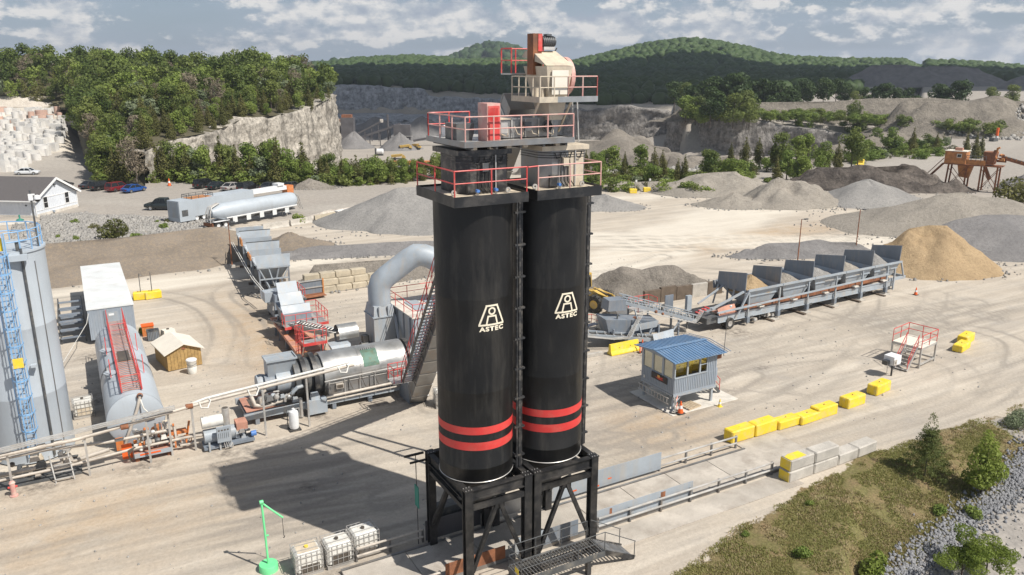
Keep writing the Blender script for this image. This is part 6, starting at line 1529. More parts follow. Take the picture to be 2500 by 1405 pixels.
t = thing('bin_retaining_wall', 'dark stained concrete retaining wall behind the aggregate screen', 'wall', (46.6, 57.9, 0), R(-3))
for k in range(5): chamfer_box('wall_panel', 'concrete' if k == 3 else 'timber', t, k * 1.9, k * 1.9 + 1.86, 0, .35, 0, 1.35 + (.15 if k == 1 else 0), .02)

# ------------------------------------------------------------------ weigh cabin
t = thing('control_cabin', 'raised grey ribbed control cabin with blue metal gable roof', 'cabin', (32.85, 37.4, 0))
Wc, Dc, z0, z1 = 3.65, 3.4, 1.32, 3.64
B('floor', 'cabin_grey', t, (0, Wc, 0, Dc, z0 - .12, z0)); fr = 'plant_grey'
# wall frame with real openings: right-hand (south) face
def wall(name, boxes): return B(name, 'cabin_grey', t, *boxes)
sill, head = z0 + 1.06, z0 + 2.08
wall('front_wall', [(0, Wc, 0, .06, z0, sill)]); wall('front_header', [(0, Wc, 0, .06, head, z1)]); wall('front_wall_end', [(2.85, Wc, 0, .06, sill, head)])
for x0, x1 in ((0, .09), (1.05, 1.17), (2.12, 2.24), (2.76, 2.85)): B('mullion', fr, t, (x0, x1, -.02, .07, sill, head))
for i, (x0, x1) in enumerate(((.09, 1.05), (1.17, 2.12), (2.24, 2.76))):
    wn_ = B('window_sill', fr, t, (x0 - .05, x1 + .05, -.05, -.002, sill - .07, sill)); B('pane', 'glass_clear', wn_, (x0, x1, .025, .035, sill, head))
    if i == 2: B('transom', fr, wn_, (x0, x1, .0, .05, sill + .52, sill + .57))
for k in range(24):
    x = .06 + k * .152; B('rib', 'cabin_grey', t, (x, x + .05, -.03, -.001, z0 + .02, sill - .09))
for k in range(5): B('rib', 'cabin_grey', t, (2.92 + .152 * k, 2.97 + .152 * k, -.03, -.001, sill - .06, z1 - .05))
# left-hand face: three tall windows with pale blinds
wall('side_wall', [(0, .06, .061, Dc, z0, sill - .12)]); wall('side_header', [(0, .06, .061, Dc, head + .02, z1)])
MB().prism([(.061, z1), (Dc - .061, z1), (Dc / 2, z1 + .17)], 'x', .01, .06).build('gable', 'cabin_grey', t); MB().prism([(.061, z1), (Dc - .061, z1), (Dc / 2, z1 + .17)], 'x', Wc - .06, Wc - .01).build('gable', 'cabin_grey', t)
for y0, y1 in ((.061, .2), (1.08, 1.26), (2.14, 2.32), (3.2, Dc)): B('mullion', fr, t, (-.02, .07, y0, y1, sill - .12, head + .02))
for y0, y1 in ((.2, 1.08), (1.26, 2.14), (2.32, 3.2)): 
    q = B('pane', 'glass_clear', t, (.025, .035, y0, y1, sill - .12, head + .02)); B('blind', 'blind_yellow', q, (.05, .056, y0 + .01, y1 - .01, sill - .1, head))
for k in range(20):
    y = .1 + k * .165; B('rib', 'cabin_grey', t, (-.03, -.001, y, y + .05, z0 + .02, sill - .16))
wall('back_wall', [(.061, Wc, Dc - .06, Dc, z0, z1)]); wall('end_wall', [(Wc - .06, Wc, .061, Dc - .061, z0, z1)])
B('interior_back', 'interior_yellow', t, (.2, Wc - .1, .75, .79, z0 + 1.55, z1 - .1)); B('desk', 'interior_dark', t, (.2, Wc - .2, .3, 1.2, z0 + .7, z0 + .78)); B('cabinet', 'interior_dark', t, (.2, Wc - .2, 2.1, 2.19, z0 + .02, z0 + 1.2))
B('chair_back', 'concrete_pale', t, (1.5, 2.0, 1.4, 1.5, z0 + .6, z0 + 1.35))
rf = None
for s_ in (-1, 1):
    cy = Dc / 2; ey = cy + s_ * (Dc / 2 + .42); ez, rz_ = z1 - .06, z1 + .20
    rf = MB().loft([(-.4, cy, rz_), (Wc + .45, cy, rz_), (Wc + .45, ey, ez), (-.4, ey, ez)], [(-.4, cy, rz_ + .04), (Wc + .45, cy, rz_ + .04), (Wc + .45, ey, ez + .04), (-.4, ey, ez + .04)]).build('roof', 'roof_blue', t)
    for k in range(20):
        x = -.38 + k * .254; BE('roof_seam', 'roof_blue', rf, (x, cy, rz_ + .055), (x, ey, ez + .055), .03, .035)
BE('ridge_cap', 'roof_blue', t, (-.42, Dc / 2, z1 + .28), (Wc + .47, Dc / 2, z1 + .28), .3, .03)
sg = B('sign_board', 'sign_dark', t, (-.075, -.035, .62, 2.25, z0 + .42, z0 + .86))
MB().prism([(.95, z0 + .55), (1.5, z0 + .5), (1.85, z0 + .62), (1.55, z0 + .6), (1.2, z0 + .62)], 'x', -.085, -.077).build('sign_swoosh', 'sign_red', sg)
B('sign_mark', 'sign_amber', sg, (-.088, -.077, 1.35, 1.6, z0 + .62, z0 + .80)); B('sign_mark', 'sign_red', sg, (-.087, -.077, 1.05, 1.3, z0 + .64, z0 + .72)); B('outlet_cover', 'poly_white', t, (-.06, -.032, 2.95, 3.1, z0 + .1, z0 + .3))
for x in (.15, Wc - .2):
    for y in (.15, Dc - .2): BE('leg', 'plant_grey', t, (x, y, .06), (x, y, z0 - .12), .16)
BE('knee_brace', 'plant_grey', t, (.2, .1, .5), (.9, .1, z0 - .13), .08); BE('skid_beam', 'plant_grey', t, (-.03, .02, z0 - .2), (Wc + .03, .02, z0 - .2), .1, .14); BE('skid_beam', 'plant_grey', t, (.02, 0, z0 - .2), (.02, Dc, z0 - .2), .1, .14)
B('electric_box', 'cabin_grey', t, (Wc + .002, Wc + .3, .2, .8, z0 + .1, z0 + 1.0)); T('antenna', 'motor_grey', t, [(Wc + .3, -.25, z1 - .3), (Wc + .35, -.3, z1 + 2.5)], .02, 6); B('wall_sign', 'rust', t, (Wc + .002, Wc + .35, -.04, 0.0, z1 - .55, z1 - .2))
for s_ in (0, .9):
    BE('stair_stringer', 'motor_grey', t, (Wc + .1, .9 + s_, z0), (Wc + 1.3, .9 + s_, .1), .06, .2); T('stair_rail', 'rail_red', t, [(Wc + .1, .9 + s_, z0 + 1.0), (Wc + 1.3, .9 + s_, 1.05)], .028, 6); T('stair_rail', 'rail_red', t, [(Wc + .1, .9 + s_, z0 + .5), (Wc + 1.3, .9 + s_, .55)], .022, 6)
    for xx, zz in ((Wc + .15, z0 - .05), (Wc + 1.28, .06)): T('stair_post', 'rail_red', t, [(xx, .9 + s_, zz), (xx, .9 + s_, zz + 1.0)], .026, 6)
for k in range(5): B('tread', 'motor_grey', t, (Wc + .15 + .24 * k, Wc + .37 + .24 * k, .92, 1.78, z0 - .1 - .22 * k, z0 - .07 - .22 * k))
sl = tag(chamfer_box('cabin_slab', 'concrete_pale', None, 32.4, 38.2, 36.85, 41.5, .004, .06, .02), 'pale concrete slab under the raised control cabin', 'slab')
t = thing('aluminium_ladder', 'aluminium ladder hung along the left wall below the control cabin', 'ladder', (32.62, 37.8, 0))
for z_ in (.55, .95): BE('stile', 'galv', t, (0, -.2, z_), (0, 3.0, z_), .04, .07)
for k in range(10): BE('rung', 'galv', t, (0, -.05 + .32 * k, .55), (0, -.05 + .32 * k, .95), .035)
for y in (0, 2.8): BE('hook', 'motor_grey', t, (.0, y, .98), (.22, y, 1.05), .03)
t = thing('striped_barricade', 'orange and white striped barricade at the near corner of the control cabin', 'barricade', (32.7, 37.0, .06), R(40))
for s_ in (0, .6): BE('upright', 'poly_white', t, (s_, 0, 0), (s_, .05, 1.15), .06)
for z_ in (.35, .85):
    for k in range(4): B('board_stripe', 'caution_orange' if k % 2 else 'white_paint', t, (-.05 + .18 * k, .13 + .18 * k, -.05, -.03, z_, z_ + .2))
BE('foot', 'rubber', t, (0, -.3, .03), (0, .3, .03), .08); BE('foot', 'rubber', t, (.6, -.3, .03), (.6, .3, .03), .08)
def cone(label, x, y, z=0.0, s=1.0, c='caution_orange'):
    t = thing('traffic_cone', label, 'cone', (x, y, z), 0, 'traffic cones')
    B('base', 'rubber' if c == 'caution_orange' else 'yellow_paint', t, (-.2 * s, .2 * s, -.2 * s, .2 * s, 0, .04)); MB().lathe([(.16 * s, .04), (.11 * s, .28 * s)], 16).build('lower_cone', c, t, True); MB().lathe([(.11 * s, .28 * s), (.075 * s, .46 * s)], 16).build('collar', 'white_paint', t, True); MB().lathe([(.075 * s, .46 * s), (.03 * s, .7 * s), (.005, .7 * s)], 16).build('tip', c, t, True)
cone('orange and white traffic cone at the slab corner by the barricade', 33.15, 36.95, .06, 1.2); cone('small yellow traffic cone in front of the control cabin slab', 36.2, 36.55, 0, .8, 'yellow_paint')
cone('orange traffic cone at the far right end of the feed bins', 72.6, 47.6, 0, 1.1)
cone('tiny orange traffic cone by the trees behind the parking lot', 16.6, 165.6, 0, 2.0)
t = thing('wooden_pallet', 'wooden pallet lying on the slab in front of the control cabin', 'pallet', (33.9, 36.95, .06), R(8))
for k in range(6): B('top_board', 'raw_wood', t, (.2 * k, .15 + .2 * k, 0, .95, .1, .125))
for y in (0, .42, .86): B('runner', 'raw_wood', t, (0, 1.18, y, y + .09, 0, .1))
t = thing('orange_post', 'thin orange marker posts beside the yellow barrier', 'post', (38.3, 47.6, 0))
for x, h_ in ((0, 1.05), (-.3, .7)): T('post', 'caution_orange', t, [(x, x * .3, 0), (x, x * .3, h_)], .05, 8)
B('foot', 'rubber', t, (-.45, .15, -.2, .15, 0, .04))

# ------------------------------------------------------------------ concrete blocks and barriers
def make_block(name, label, loc, rz, mat, L=1.85, Wd=.72, Hh=.72, cat='block', group=None, cap=None):
    t = chamfer_box(name, mat, None, 0, L, 0, Wd, 0, Hh, .06, .012)
    bm = bmesh.new(); bm.from_mesh(t.data)
    bm.to_mesh(t.data); bm.free()
    t.location = loc; t.rotation_euler = (0, 0, rz); tag(t, label, cat, group)
    return t
YB = [((32.95, 32.0), 1, 'yellow concrete block at the scale end, first of the curved row, tall'), ((34.9, 31.98), 2, 'yellow concrete block second in the curved row, as tall as the first'), ((36.85, 31.95), 0, 'low sunken yellow concrete block third in the curved row'), ((38.65, 31.75), 3, 'slightly tilted yellow concrete block fourth in the curved row'), ((40.3, 31.85), 2, 'yellow concrete block fifth in the curved row, last of the touching ones'), ((43.3, 32.0), 4, 'lone yellow concrete block between the curved row and the next'), ((46.9, 32.55), 9, 'lone yellow concrete block nearest the white sample box'), ((60.4, 35.0), 14, 'worn low yellow concrete block behind the red railed stand'), ((62.4, 35.9), 14, 'bright yellow concrete block at the far end behind the red railed stand')]
for k, ((x, y), a_, lb) in enumerate(YB):
    s_ = 1.0 if k not in (2, 3, 7) else .78
    b0 = make_block('concrete_block', lb, (x, y, 0), R(a_), 'yellow_paint', 1.88, .78, .74 * s_ + (.06 if k < 2 else 0), 'block', 'yellow concrete blocks')
    B('keyway', 'yellow_paint', b0, (-.015, .055, .30, .48, .02, .70 * s_)); T('lifting_ring', 'rust', b0, [(.85, .39, .735 * s_), (.9, .39, .80 * s_), (.98, .39, .735 * s_)], .02, 5)
def gblock(lb, x, y, z, L, mat, a_=1.0):
    return make_block('concrete_block', lb, (x, y, z), R(a_), mat, L, .78, .66, 'block', 'concrete blocks at the scale exit')
b1 = gblock('weathered yellow and grey concrete block on top, at the near right scale exit', 32.35, 27.0, .665, 1.9, 'concrete'); B('yellow_face', 'yellow_paint', b1, (-.014, -.002, .04, .74, .04, .62)); B('yellow_top', 'yellow_paint', b1, (.05, 1.3, .1, .7, .662, .668))
b1 = gblock('bottom concrete block with yellow end at the near right scale exit', 32.3, 26.98, 0, 1.95, 'concrete'); B('yellow_face', 'yellow_paint', b1, (-.014, -.002, .04, .74, .04, .6))
gblock('grey concrete block on top, right of the yellow topped one', 34.32, 27.02, .665, 1.95, 'concrete'); gblock('bottom grey concrete block right of the yellow ended one', 34.3, 27.0, 0, 1.98, 'concrete')
gblock('single grey concrete block third along the scale exit', 36.35, 27.05, .0, 1.7, 'concrete', 2); gblock('last grey concrete block at the end of the scale exit row', 38.1, 27.12, 0, 1.75, 'concrete', 3)
def jersey(label, loc, rz, L, mat, s=1.0, group='jersey barriers'):
    pr = [(-.3 * s, 0), (.3 * s, 0), (.3 * s, .1 * s), (.17 * s, .32 * s), (.1 * s, .82 * s), (-.1 * s, .82 * s), (-.17 * s, .32 * s), (-.3 * s, .1 * s)]
    o = MB().prism(pr, 'x', 0, L).build('jersey_barrier', mat, None); o.location = loc; o.rotation_euler = (0, 0, rz); tag(o, label, 'barrier', group)
    for x in (.3, .7): T('lifting_hole', 'residue', o, [(L * x, -.16 * s, .5 * s), (L * x, -.155 * s, .5 * s)], .04, 8)
    return o
jersey('bright yellow jersey barrier left of the control cabin', (35.6, 48.3, 0), R(0), 2.75, 'yellow_paint', 1.05)
q = BE('kerb_beam', 'concrete', None, (31.0, 48.9, .12), (35.2, 48.7, .12), .35, .24); tag(q, 'low grey concrete beam left of the yellow jersey barrier', 'kerb')
JL = [((17.6, 110.9), (22.3, 112.4), 'grey jersey barrier at the left start of the row below the tanker'), ((22.6, 112.5), (26.5, 113.8), 'grey jersey barrier second in the row below the tanker'), ((26.8, 113.9), (30.2, 115.2), 'grey jersey barrier under the middle of the tanker'), ((30.8, 115.6), (34.4, 117.3), 'brown stained jersey barrier near the tanker front')]
for a_, b_, lb in JL:
    jersey(lb, a_ + (0,), math.atan2(b_[1] - a_[1], b_[0] - a_[0]), math.hypot(b_[0] - a_[0], b_[1] - a_[1]), 'concrete' if 'brown' not in lb else 'block_stone', 1.1)
WB = ['first white concrete block right of the jersey barriers', 'second white concrete block right of the jersey barriers', 'third white concrete block in the row towards the blue skip', 'white concrete block touching the small blue skip']
for k in range(4): make_block('concrete_block', WB[k], (34.9 + 1.6 * k, 117.4 + .62 * k, 0), R(21), 'precast_white', 1.6, .9, .95, 'block', 'white concrete blocks by the blue skip')
for k, (x, y, lb) in enumerate([(4.2, 83.2, 'yellow block nearest the trailer in the group behind it'), (5.3, 82.9, 'yellow block with a rod in the group behind the trailer')]):
    q = make_block('concrete_block', lb, (x - .3, y, 0), R(-8 + 14 * k), 'yellow_paint', 1.5, .85, .75, 'block', 'yellow blocks behind the trailer'); T('marker_rod', 'motor_grey', q, [(.7, .4, .7), (.72, .4, 2.6)], .04, 6); T('lifting_ring', 'rust', q, [(.35, .4, .74), (.42, .4, .84), (.5, .4, .74)], .02, 5)
for k, (x, y, lb) in enumerate([(88.0, 114.9, 'small yellow marker block on the far road right of the silos'), (91.2, 115.0, 'second small yellow marker block on the far road')]):
    q = make_block('marker_block', lb, (x, y, 0), R(-25), 'yellow_paint', 1.3, .9, .8, 'block', 'yellow marker blocks on the far road'); T('marker_rod', 'galv', q, [(1.1, .5, .8), (1.1, .5, 2.4)], .05, 6); B('marker_flag', 'white_paint', q, (1.0, 1.35, .48, .52, 2.0, 2.4))
for k in range(4): make_block('marker_block', ['leftmost of the tiny yellow blocks far up the haul road', 'second tiny yellow block far up the haul road', 'third tiny yellow block far up the haul road', 'uppermost tiny yellow block far up the haul road'][k], (152.5 + 2.2 * k, 117.6 + 1.3 * k, 0), R(30), 'yellow_paint', 2.0, 1.0, .9 if k < 3 else 1.5, 'block', 'tiny yellow blocks on the haul road')

# ------------------------------------------------------------------ sample box and access stand
t = thing('sample_box', 'white sample box on a dark post beside the red railed stand', 'box', (51.2, 34.6, 0), R(6))
BE('post', 'black_steel', t, (0, 0, 0), (0, 0, .95), .1); T('leg', 'galv', t, [(-.3, .2, 0), (-.3, .2, .95)], .025, 6); T('leg', 'galv', t, [(.35, .2, 0), (.35, .2, .95)], .025, 6)
B('case', 'white_paint', t, (-.4, .55, -.3, .5, .95, 1.6)); B('drop_front', 'galv', t, (-.48, -.1, -.36, -.302, 1.0, 1.4)); B('slot', 'residue', t, (-.36, -.22, -.375, -.362, 1.15, 1.22)); B('side_bin', 'car_charcoal', t, (-.78, -.42, .0, .4, .98, 1.3))
t = thing('access_stand', 'free standing grey access stand with stairs and red handrails', 'stand', (54.3, 34.5, 0), R(10))
w, d, h = 2.6, 2.3, 1.6
for x in (.06, w - .06):
    for y in (.06, d - .06): BE('leg', 'galv', t, (x, y, 0), (x, y, h), .11)
for y in (.06, d - .06): BE('bottom_beam', 'galv', t, (0, y, .28), (w, y, .28), .09, .12); BE('top_beam', 'galv', t, (0, y, h - .08), (w, y, h - .08), .09, .16)
for x in (.06, w - .06): BE('top_beam', 'galv', t, (x, 0, h - .08), (x, d, h - .08), .09, .16); BE('bottom_beam', 'galv', t, (x, 0, .28), (x, d, .28), .09, .12)
for k in range(9): B('deck_plank', 'roof_cream', t, (.05, w - .05, .03 + .25 * k, .26 + .25 * k, h, h + .03))
rails(t, [(0.05, 0.05, h), (w - .05, 0.05, h), (w - .05, d - .05, h), (.05, d - .05, h)], 1.0, 1.2, 'rail_red', .03)
for y in (.3, 1.2):
    BE('stringer', 'galv', t, (0, y, h), (-1.35, y, .05), .07, .2); T('stair_rail', 'rail_red', t, [(0, y, h + 1.0), (-1.35, y, 1.0)], .03, 6); T('stair_rail', 'rail_red', t, [(0, y, h + .5), (-1.35, y, .5)], .025, 6)
    T('stair_post', 'rail_red', t, [(-1.33, y, .05), (-1.33, y, 1.0)], .028, 6); T('stair_post', 'rail_red', t, [(-.03, y, h), (-.03, y, h + 1.0)], .028, 6)
for k in range(7): B('tread', 'galv', t, (-.25 - .19 * k, -.03 - .19 * k, .32, 1.18, h - .24 - .215 * k, h - .2 - .215 * k))
def light_pole(label, x, y, h_):
    t = thing('light_pole', label, 'lamp post', (x, y, 0), 0, 'thin yard light poles')
    T('mast', 'rust', t, [(0, 0, 0), (.02, 0, h_)], .07, 8, .045); BE('arm', 'motor_grey', t, (0, 0, h_), (.45, -.2, h_ + .02), .06); B('lamp_head', 'motor_grey', t, (.25, .7, -.35, -.1, h_ - .04, h_ + .08)); B('base_block', 'concrete', t, (-.3, .3, -.3, .3, 0, .3))
light_pole('thin rusty light pole behind the middle of the feed bins', 70.9, 61.2, 5.6); light_pole('thin rusty light pole behind the far end of the feed bins', 83.0, 63.0, 5.4); light_pole('thin light pole at the left of the recycle feed bins, below the tanker', 14.9, 92.6, 5.2)
loose('spoil', (0.20, 0.18, 0.155), (0.285, 0.255, 0.215), (0.145, 0.13, 0.11), 0.6, 1.0, 0.8)
# ------------------------------------------------------------------ stockpiles
HG = 'loose aggregate stockpiles'
heap('stockpile', 'long brown ridge of recycled asphalt behind the trailer and the tanks', 'stockpile', 4.5, 99.3, 0, 19, 7.2, 3.3, 'rap_brown', R(3), 1, HG, 90, 26, ridge=.55, lump=.22)
heap('stockpile', 'small brown recycled asphalt pile right behind the feed bin head plates', 'stockpile', 23.3, 99.5, 0, 5.5, 4.0, 2.0, 'rap_brown', R(-10), 2, HG)
heap('stockpile', 'large smooth grey gravel pile left of the silos, beyond the tanker', 'stockpile', 45.5, 109.5, 0, 15.5, 11.5, 4.9, 'gravel_grey', R(-15), 3, HG, 90, 30, ridge=.2, lump=.12)
heap('gravel_berm', 'low lumpy grey berm along the dusty road left of the silos', 'berm', 31.0, 92.4, 0, 13, 2.6, 1.1, 'gravel_dark', R(-14), 4, None, 70, 12, ridge=.6, lump=.4)
heap('gravel_berm', 'grey gravel bank heaped behind the stone block wall', 'berm', 27.5, 79.9, 0, 10.5, 3.0, 2.0, 'berm_brown', R(2), 5, None, 70, 14, ridge=.6, lump=.35)
heap('stockpile', 'pale tan double crested pile right of the silos at the tree line', 'stockpile', 103.5, 109.5, 0, 12.5, 8.5, 3.5, 'gravel_tan', R(-28), 6, HG, 80, 24, ridge=.25, lump=.3)
heap('stockpile', 'grey brown pile with dark crest in front of the tan double pile', 'stockpile', 104.5, 93.5, 0, 9.5, 7, 3.7, 'gravel_tan', R(-25), 7, HG, 70, 22, ridge=.2, lump=.3)
heap('stockpile', 'low tan spill pile at the left foot of the dark crested pile', 'stockpile', 95.5, 96.5, 0, 7.5, 4.5, 1.9, 'gravel_tan', R(-25), 8, HG, 60, 16, lump=.25)
heap('stockpile', 'smooth grey cone shaped gravel pile in the middle right', 'stockpile', 118.5, 89.0, 0, 10.5, 8, 3.7, 'gravel_grey', R(-30), 9, HG, 70, 22, lump=.08)
heap('rubble_bank', 'long dark broken rubble bank below the haul road', 'rubble', 132.0, 98.5, 0, 18, 6.5, 3.9, 'rubble_dark', R(-38), 10, None, 110, 26, ridge=.55, lump=.6)
heap('stockpile', 'broad tan grey pile, tallest at the right edge', 'stockpile', 111.0, 68.0, 0, 18, 12, 4.8, 'gravel_tan', R(-30), 11, HG, 90, 28, ridge=.15, lump=.12)
heap('stockpile', 'dark grey low pile in front of the broad tan grey one', 'stockpile', 102.5, 55.5, 0, 16, 8.5, 4.0, 'gravel_dark', R(-30), 12, HG, 90, 24, ridge=.35, lump=.14)
heap('stockpile', 'golden sand pile behind the far end of the feed bins', 'stockpile', 84.5, 55.0, 0, 8.6, 6.6, 4.7, 'sand_tan', R(-30), 13, HG, 90, 28, ridge=.22, lump=.16)
heap('gravel_berm', 'low dark gravel ridge just behind the feed bins', 'berm', 77.0, 65.5, 0, 10, 2.6, 1.5, 'gravel_dark', R(-22), 14, None, 70, 12, ridge=.6, lump=.5)
heap('gravel_berm', 'brown gravel bank with weeds beside the wheel loader', 'berm', 49.5, 62.2, 0, 8.0, 3.2, 2.2, 'berm_brown', R(-18), 15, None, 70, 14, ridge=.5, lump=.45)
heap('stockpile', 'small grey pile peeking out right of the silo decks', 'stockpile', 75.5, 105.0, 0, 6.5, 4.5, 2.2, 'gravel_grey', R(-25), 16, HG)
heap('gravel_berm', 'low grey berm at the edge of the bushes right of the silos', 'berm', 93.0, 119.5, 0, 9, 3, 1.2, 'gravel_tan', R(-25), 17, None, 60, 12, ridge=.6, lump=.4)
heap('gravel_berm', 'earth bank at the end of the parked cars below the trees', 'berm', 39.5, 149.5, 0, 5.0, 2.8, 1.8, 'berm_brown', R(-30), 18)
heap('gravel_berm', 'grey bank along the upper side of the haul road', 'berm', 190.0, 145.0, 0, 40, 6, 3.2, 'spoil', R(21), 19, None, 110, 16, ridge=.75, lump=.45)
heap('stockpile', 'sloping dark grey bank at the right edge below the rusty hopper', 'stockpile', 168.0, 85.0, -.1, 17, 7, 3.4, 'gravel_dark', R(2), 20, HG, 80, 18, ridge=.5, lump=.2)
for k, (px, d, rx, ry, h, mt, lb) in enumerate([(2130, 640, 44, 30, 15, 'gravel_dark', 'wide dark far stockpile under the ridge at upper right'), (2250, 660, 42, 26, 14, 'gravel_dark', 'second far stockpile joined right of the wide dark one'), (2490, 600, 36, 26, 13, 'gravel_dark', 'far stockpile cut by the right edge under the ridge'), (1950, 600, 34, 12, 6, 'gravel_dark', 'low far stockpile left of the wide dark one')]):
    x, y, z = azd(px, d, 0); heap('far_stockpile', lb, 'stockpile', x, y, float(land_z(np.array([x]), np.array([y]))[0]) - .5, rx, ry, h, mt, -HEAD + R(8 * k - 8), 30 + k, 'far stockpiles under the ridge', 60, 18, ridge=.4, lump=.15)
for k, (px, d, r_, h, lb) in enumerate([(882, 392, 11, 8, 'grey cone pile at the left of the quarry floor beside the cliff'), (988, 378, 11, 8, 'grey cone pile under the crusher on the quarry floor'), (1045, 440, 20, 13, 'broad slumped grey pile behind the quarry crusher'), (935, 470, 30, 14, 'wide grey waste bank behind the conveyors in the quarry')]):
    x, y, z = azd(px, d, 0); heap('quarry_pile', lb, 'stockpile', x, y, float(land_z(np.array([x]), np.array([y]))[0]) - .3, r_, r_ * .8, h, 'gravel_dark', -HEAD, 40 + k, 'cone piles on the quarry floor', 48, 14, lump=.12)
mound = heap('quarry_mound', 'grey benched mound between the middle and right quarry walls', 'mound', *azd(1480, 255, 0)[:2], -16, 34, 16, 16, 'berm_brown', -HEAD, 51, None, 90, 20, ridge=.5, lump=.45)
heap('quarry_mound', 'tan spoil bank along the top of the right quarry wall', 'mound', *azd(1990, 330, 0)[:2], 2.0, 62, 9, 7.5, 'spoil', -HEAD - R(2), 52, None, 110, 16, ridge=.8, lump=.35)
heap('quarry_mound', 'stony slope with broken rock right of the right quarry wall', 'mound', *azd(2330, 318, 0)[:2], -.2, 44, 18, 11, 'spoil', -HEAD + R(6), 53, None, 110, 20, ridge=.6, lump=.4)
heap('quarry_mound', 'dark rocky knob in the bushes at the quarry edge', 'mound', *azd(1700, 205, 0)[:2], -9, 15, 9, 9.5, 'berm_brown', -HEAD, 57, None, 70, 18, ridge=.55, lump=.25)

SPILL = [(o.location.x, o.location.y, o.location.z, o.dimensions.x, o.dimensions.y, o.rotation_euler.z) for o in COL.objects if o.name.split('.')[0] in ('stockpile', 'gravel_berm', 'rubble_bank') and o.type == 'MESH']
# ------------------------------------------------------------------ office building
e0 = Vector((-5.1, 139.3)); e1 = Vector((0.6, 147.2)); ang = math.atan2(e1.y - e0.y, e1.x - e0.x) - math.pi / 2
t = thing('office_building', 'white board and batten office with dark gable roof at the left', 'building', (e0.x, e0.y, 0), ang)
# local +Y along the gable end, +X outwards (towards the gravel slope)
Wb, Lb, eh, rh = (e1 - e0).length, 18.0, 2.75, 5.4
B('wall', 'siding', t, (-Lb, 0, .0, .12, 0, eh)); B('wall', 'siding', t, (-Lb, 0, Wb - .12, Wb, 0, eh)); B('wall', 'siding', t, (-Lb, -Lb + .12, .121, Wb - .121, 0, eh))
MB().prism([(.121, 0), (Wb - .121, 0), (Wb - .121, eh), (Wb / 2, rh - .1), (.121, eh)], 'x', -.12, 0).build('gable_wall', 'siding', t)
B('foundation', 'concrete_pale', t, (.002, .05, 0, Wb, 0, .45)); B('foundation', 'concrete_pale', t, (-Lb, 0, -.05, -.002, 0, .3))
for k in range(23):
    y = .2 + k * (Wb - .4) / 22; zt = eh + (rh - eh - .15) * (1 - abs(y - Wb / 2) / (Wb / 2)); B('batten', 'siding', t, (.002, .035, y - .03, y + .03, .46, zt - .1))
for k in range(30): B('batten', 'siding', t, (-.3 - .6 * k, -.24 - .6 * k, -.035, -.002, .32, eh - .1))
B('belt_trim', 'trim_white', t, (.036, .06, 0, Wb, eh - .08, eh + .08)); B('belt_trim', 'trim_white', t, (.036, .06, 0, Wb, .9, 1.0))
for s_ in (-1, 1):
    cy = Wb / 2; ey = cy + s_ * (Wb / 2 + .55); ez = eh - .22
    MB().loft([(-Lb - .3, cy, rh), (.5, cy, rh), (.5, ey, ez), (-Lb - .3, ey, ez)], [(-Lb - .3, cy, rh + .1), (.5, cy, rh + .1), (.5, ey, ez + .1), (-Lb - .3, ey, ez + .1)]).build('roof', 'shingle', t)
    BE('barge_board', 'trim_white', t, (.53, cy, rh - .06), (.53, ey, ez - .06), .06, .34); BE('gutter', 'trim_white', t, (-Lb, ey + s_ * .06, ez - .02), (.5, ey + s_ * .06, ez - .02), .14, .16); T('downspout', 'trim_white', t, [(.06, cy + s_ * Wb / 2, .1), (.06, cy + s_ * Wb / 2, ez)], .06, 6)
def win(par, y0, y1, z0, z1):
    f = B('window', 'trim_white', par, (.037, .075, y0 - .09, y1 + .09, z0 - .09, z1 + .09)); B('pane', 'glass_dark', f, (.076, .082, y0, y1, z0, (z0 + z1) / 2 - .03)); B('pane', 'glass_dark', f, (.076, .082, y0, y1, (z0 + z1) / 2 + .03, z1))
win(t, 1.9, 2.75, 1.15, 2.75); win(t, 6.9, 7.75, 1.15, 2.75)
f = B('window', 'trim_white', t, (-8.0, -6.0, -.075, -.037, .75, 2.35)); B('pane', 'glass_dark', f, (-7.9, -6.1, -.082, -.076, .85, 2.25))
B('wall_lamp', 'motor_grey', t, (.04, .25, Wb / 2 - .25, Wb / 2 + .1, rh - 1.15, rh - .95)); B('meter_box', 'cabin_grey', t, (.051, .25, 3.6, 3.95, .2, .5)); B('vent', 'motor_grey', t, (-1.6, -1.3, -.06, -.036, 1.7, 1.9))
walk = tag(B('walkway_slab', 'concrete_pale', None, (-24, -6.0, 134.5, 136.6, .004, .08)), 'pale concrete walk in front of the white office', 'walkway')
t = thing('green_vent_pipe', 'small dark green capped pipe on the ground before the office', 'pipe', (-7.2, 136.9, .08)); MB().lathe([(.02, 0), (.4, 0), (.42, .25), (.2, .32), (.12, .4), (.12, .9), (.02, .92)], 14).build('body', 'mesh_green', t, True); MB().lathe([(.5, .05), (.55, .12), (.5, .18)], 14).build('flange', 'mesh_green', t, True)

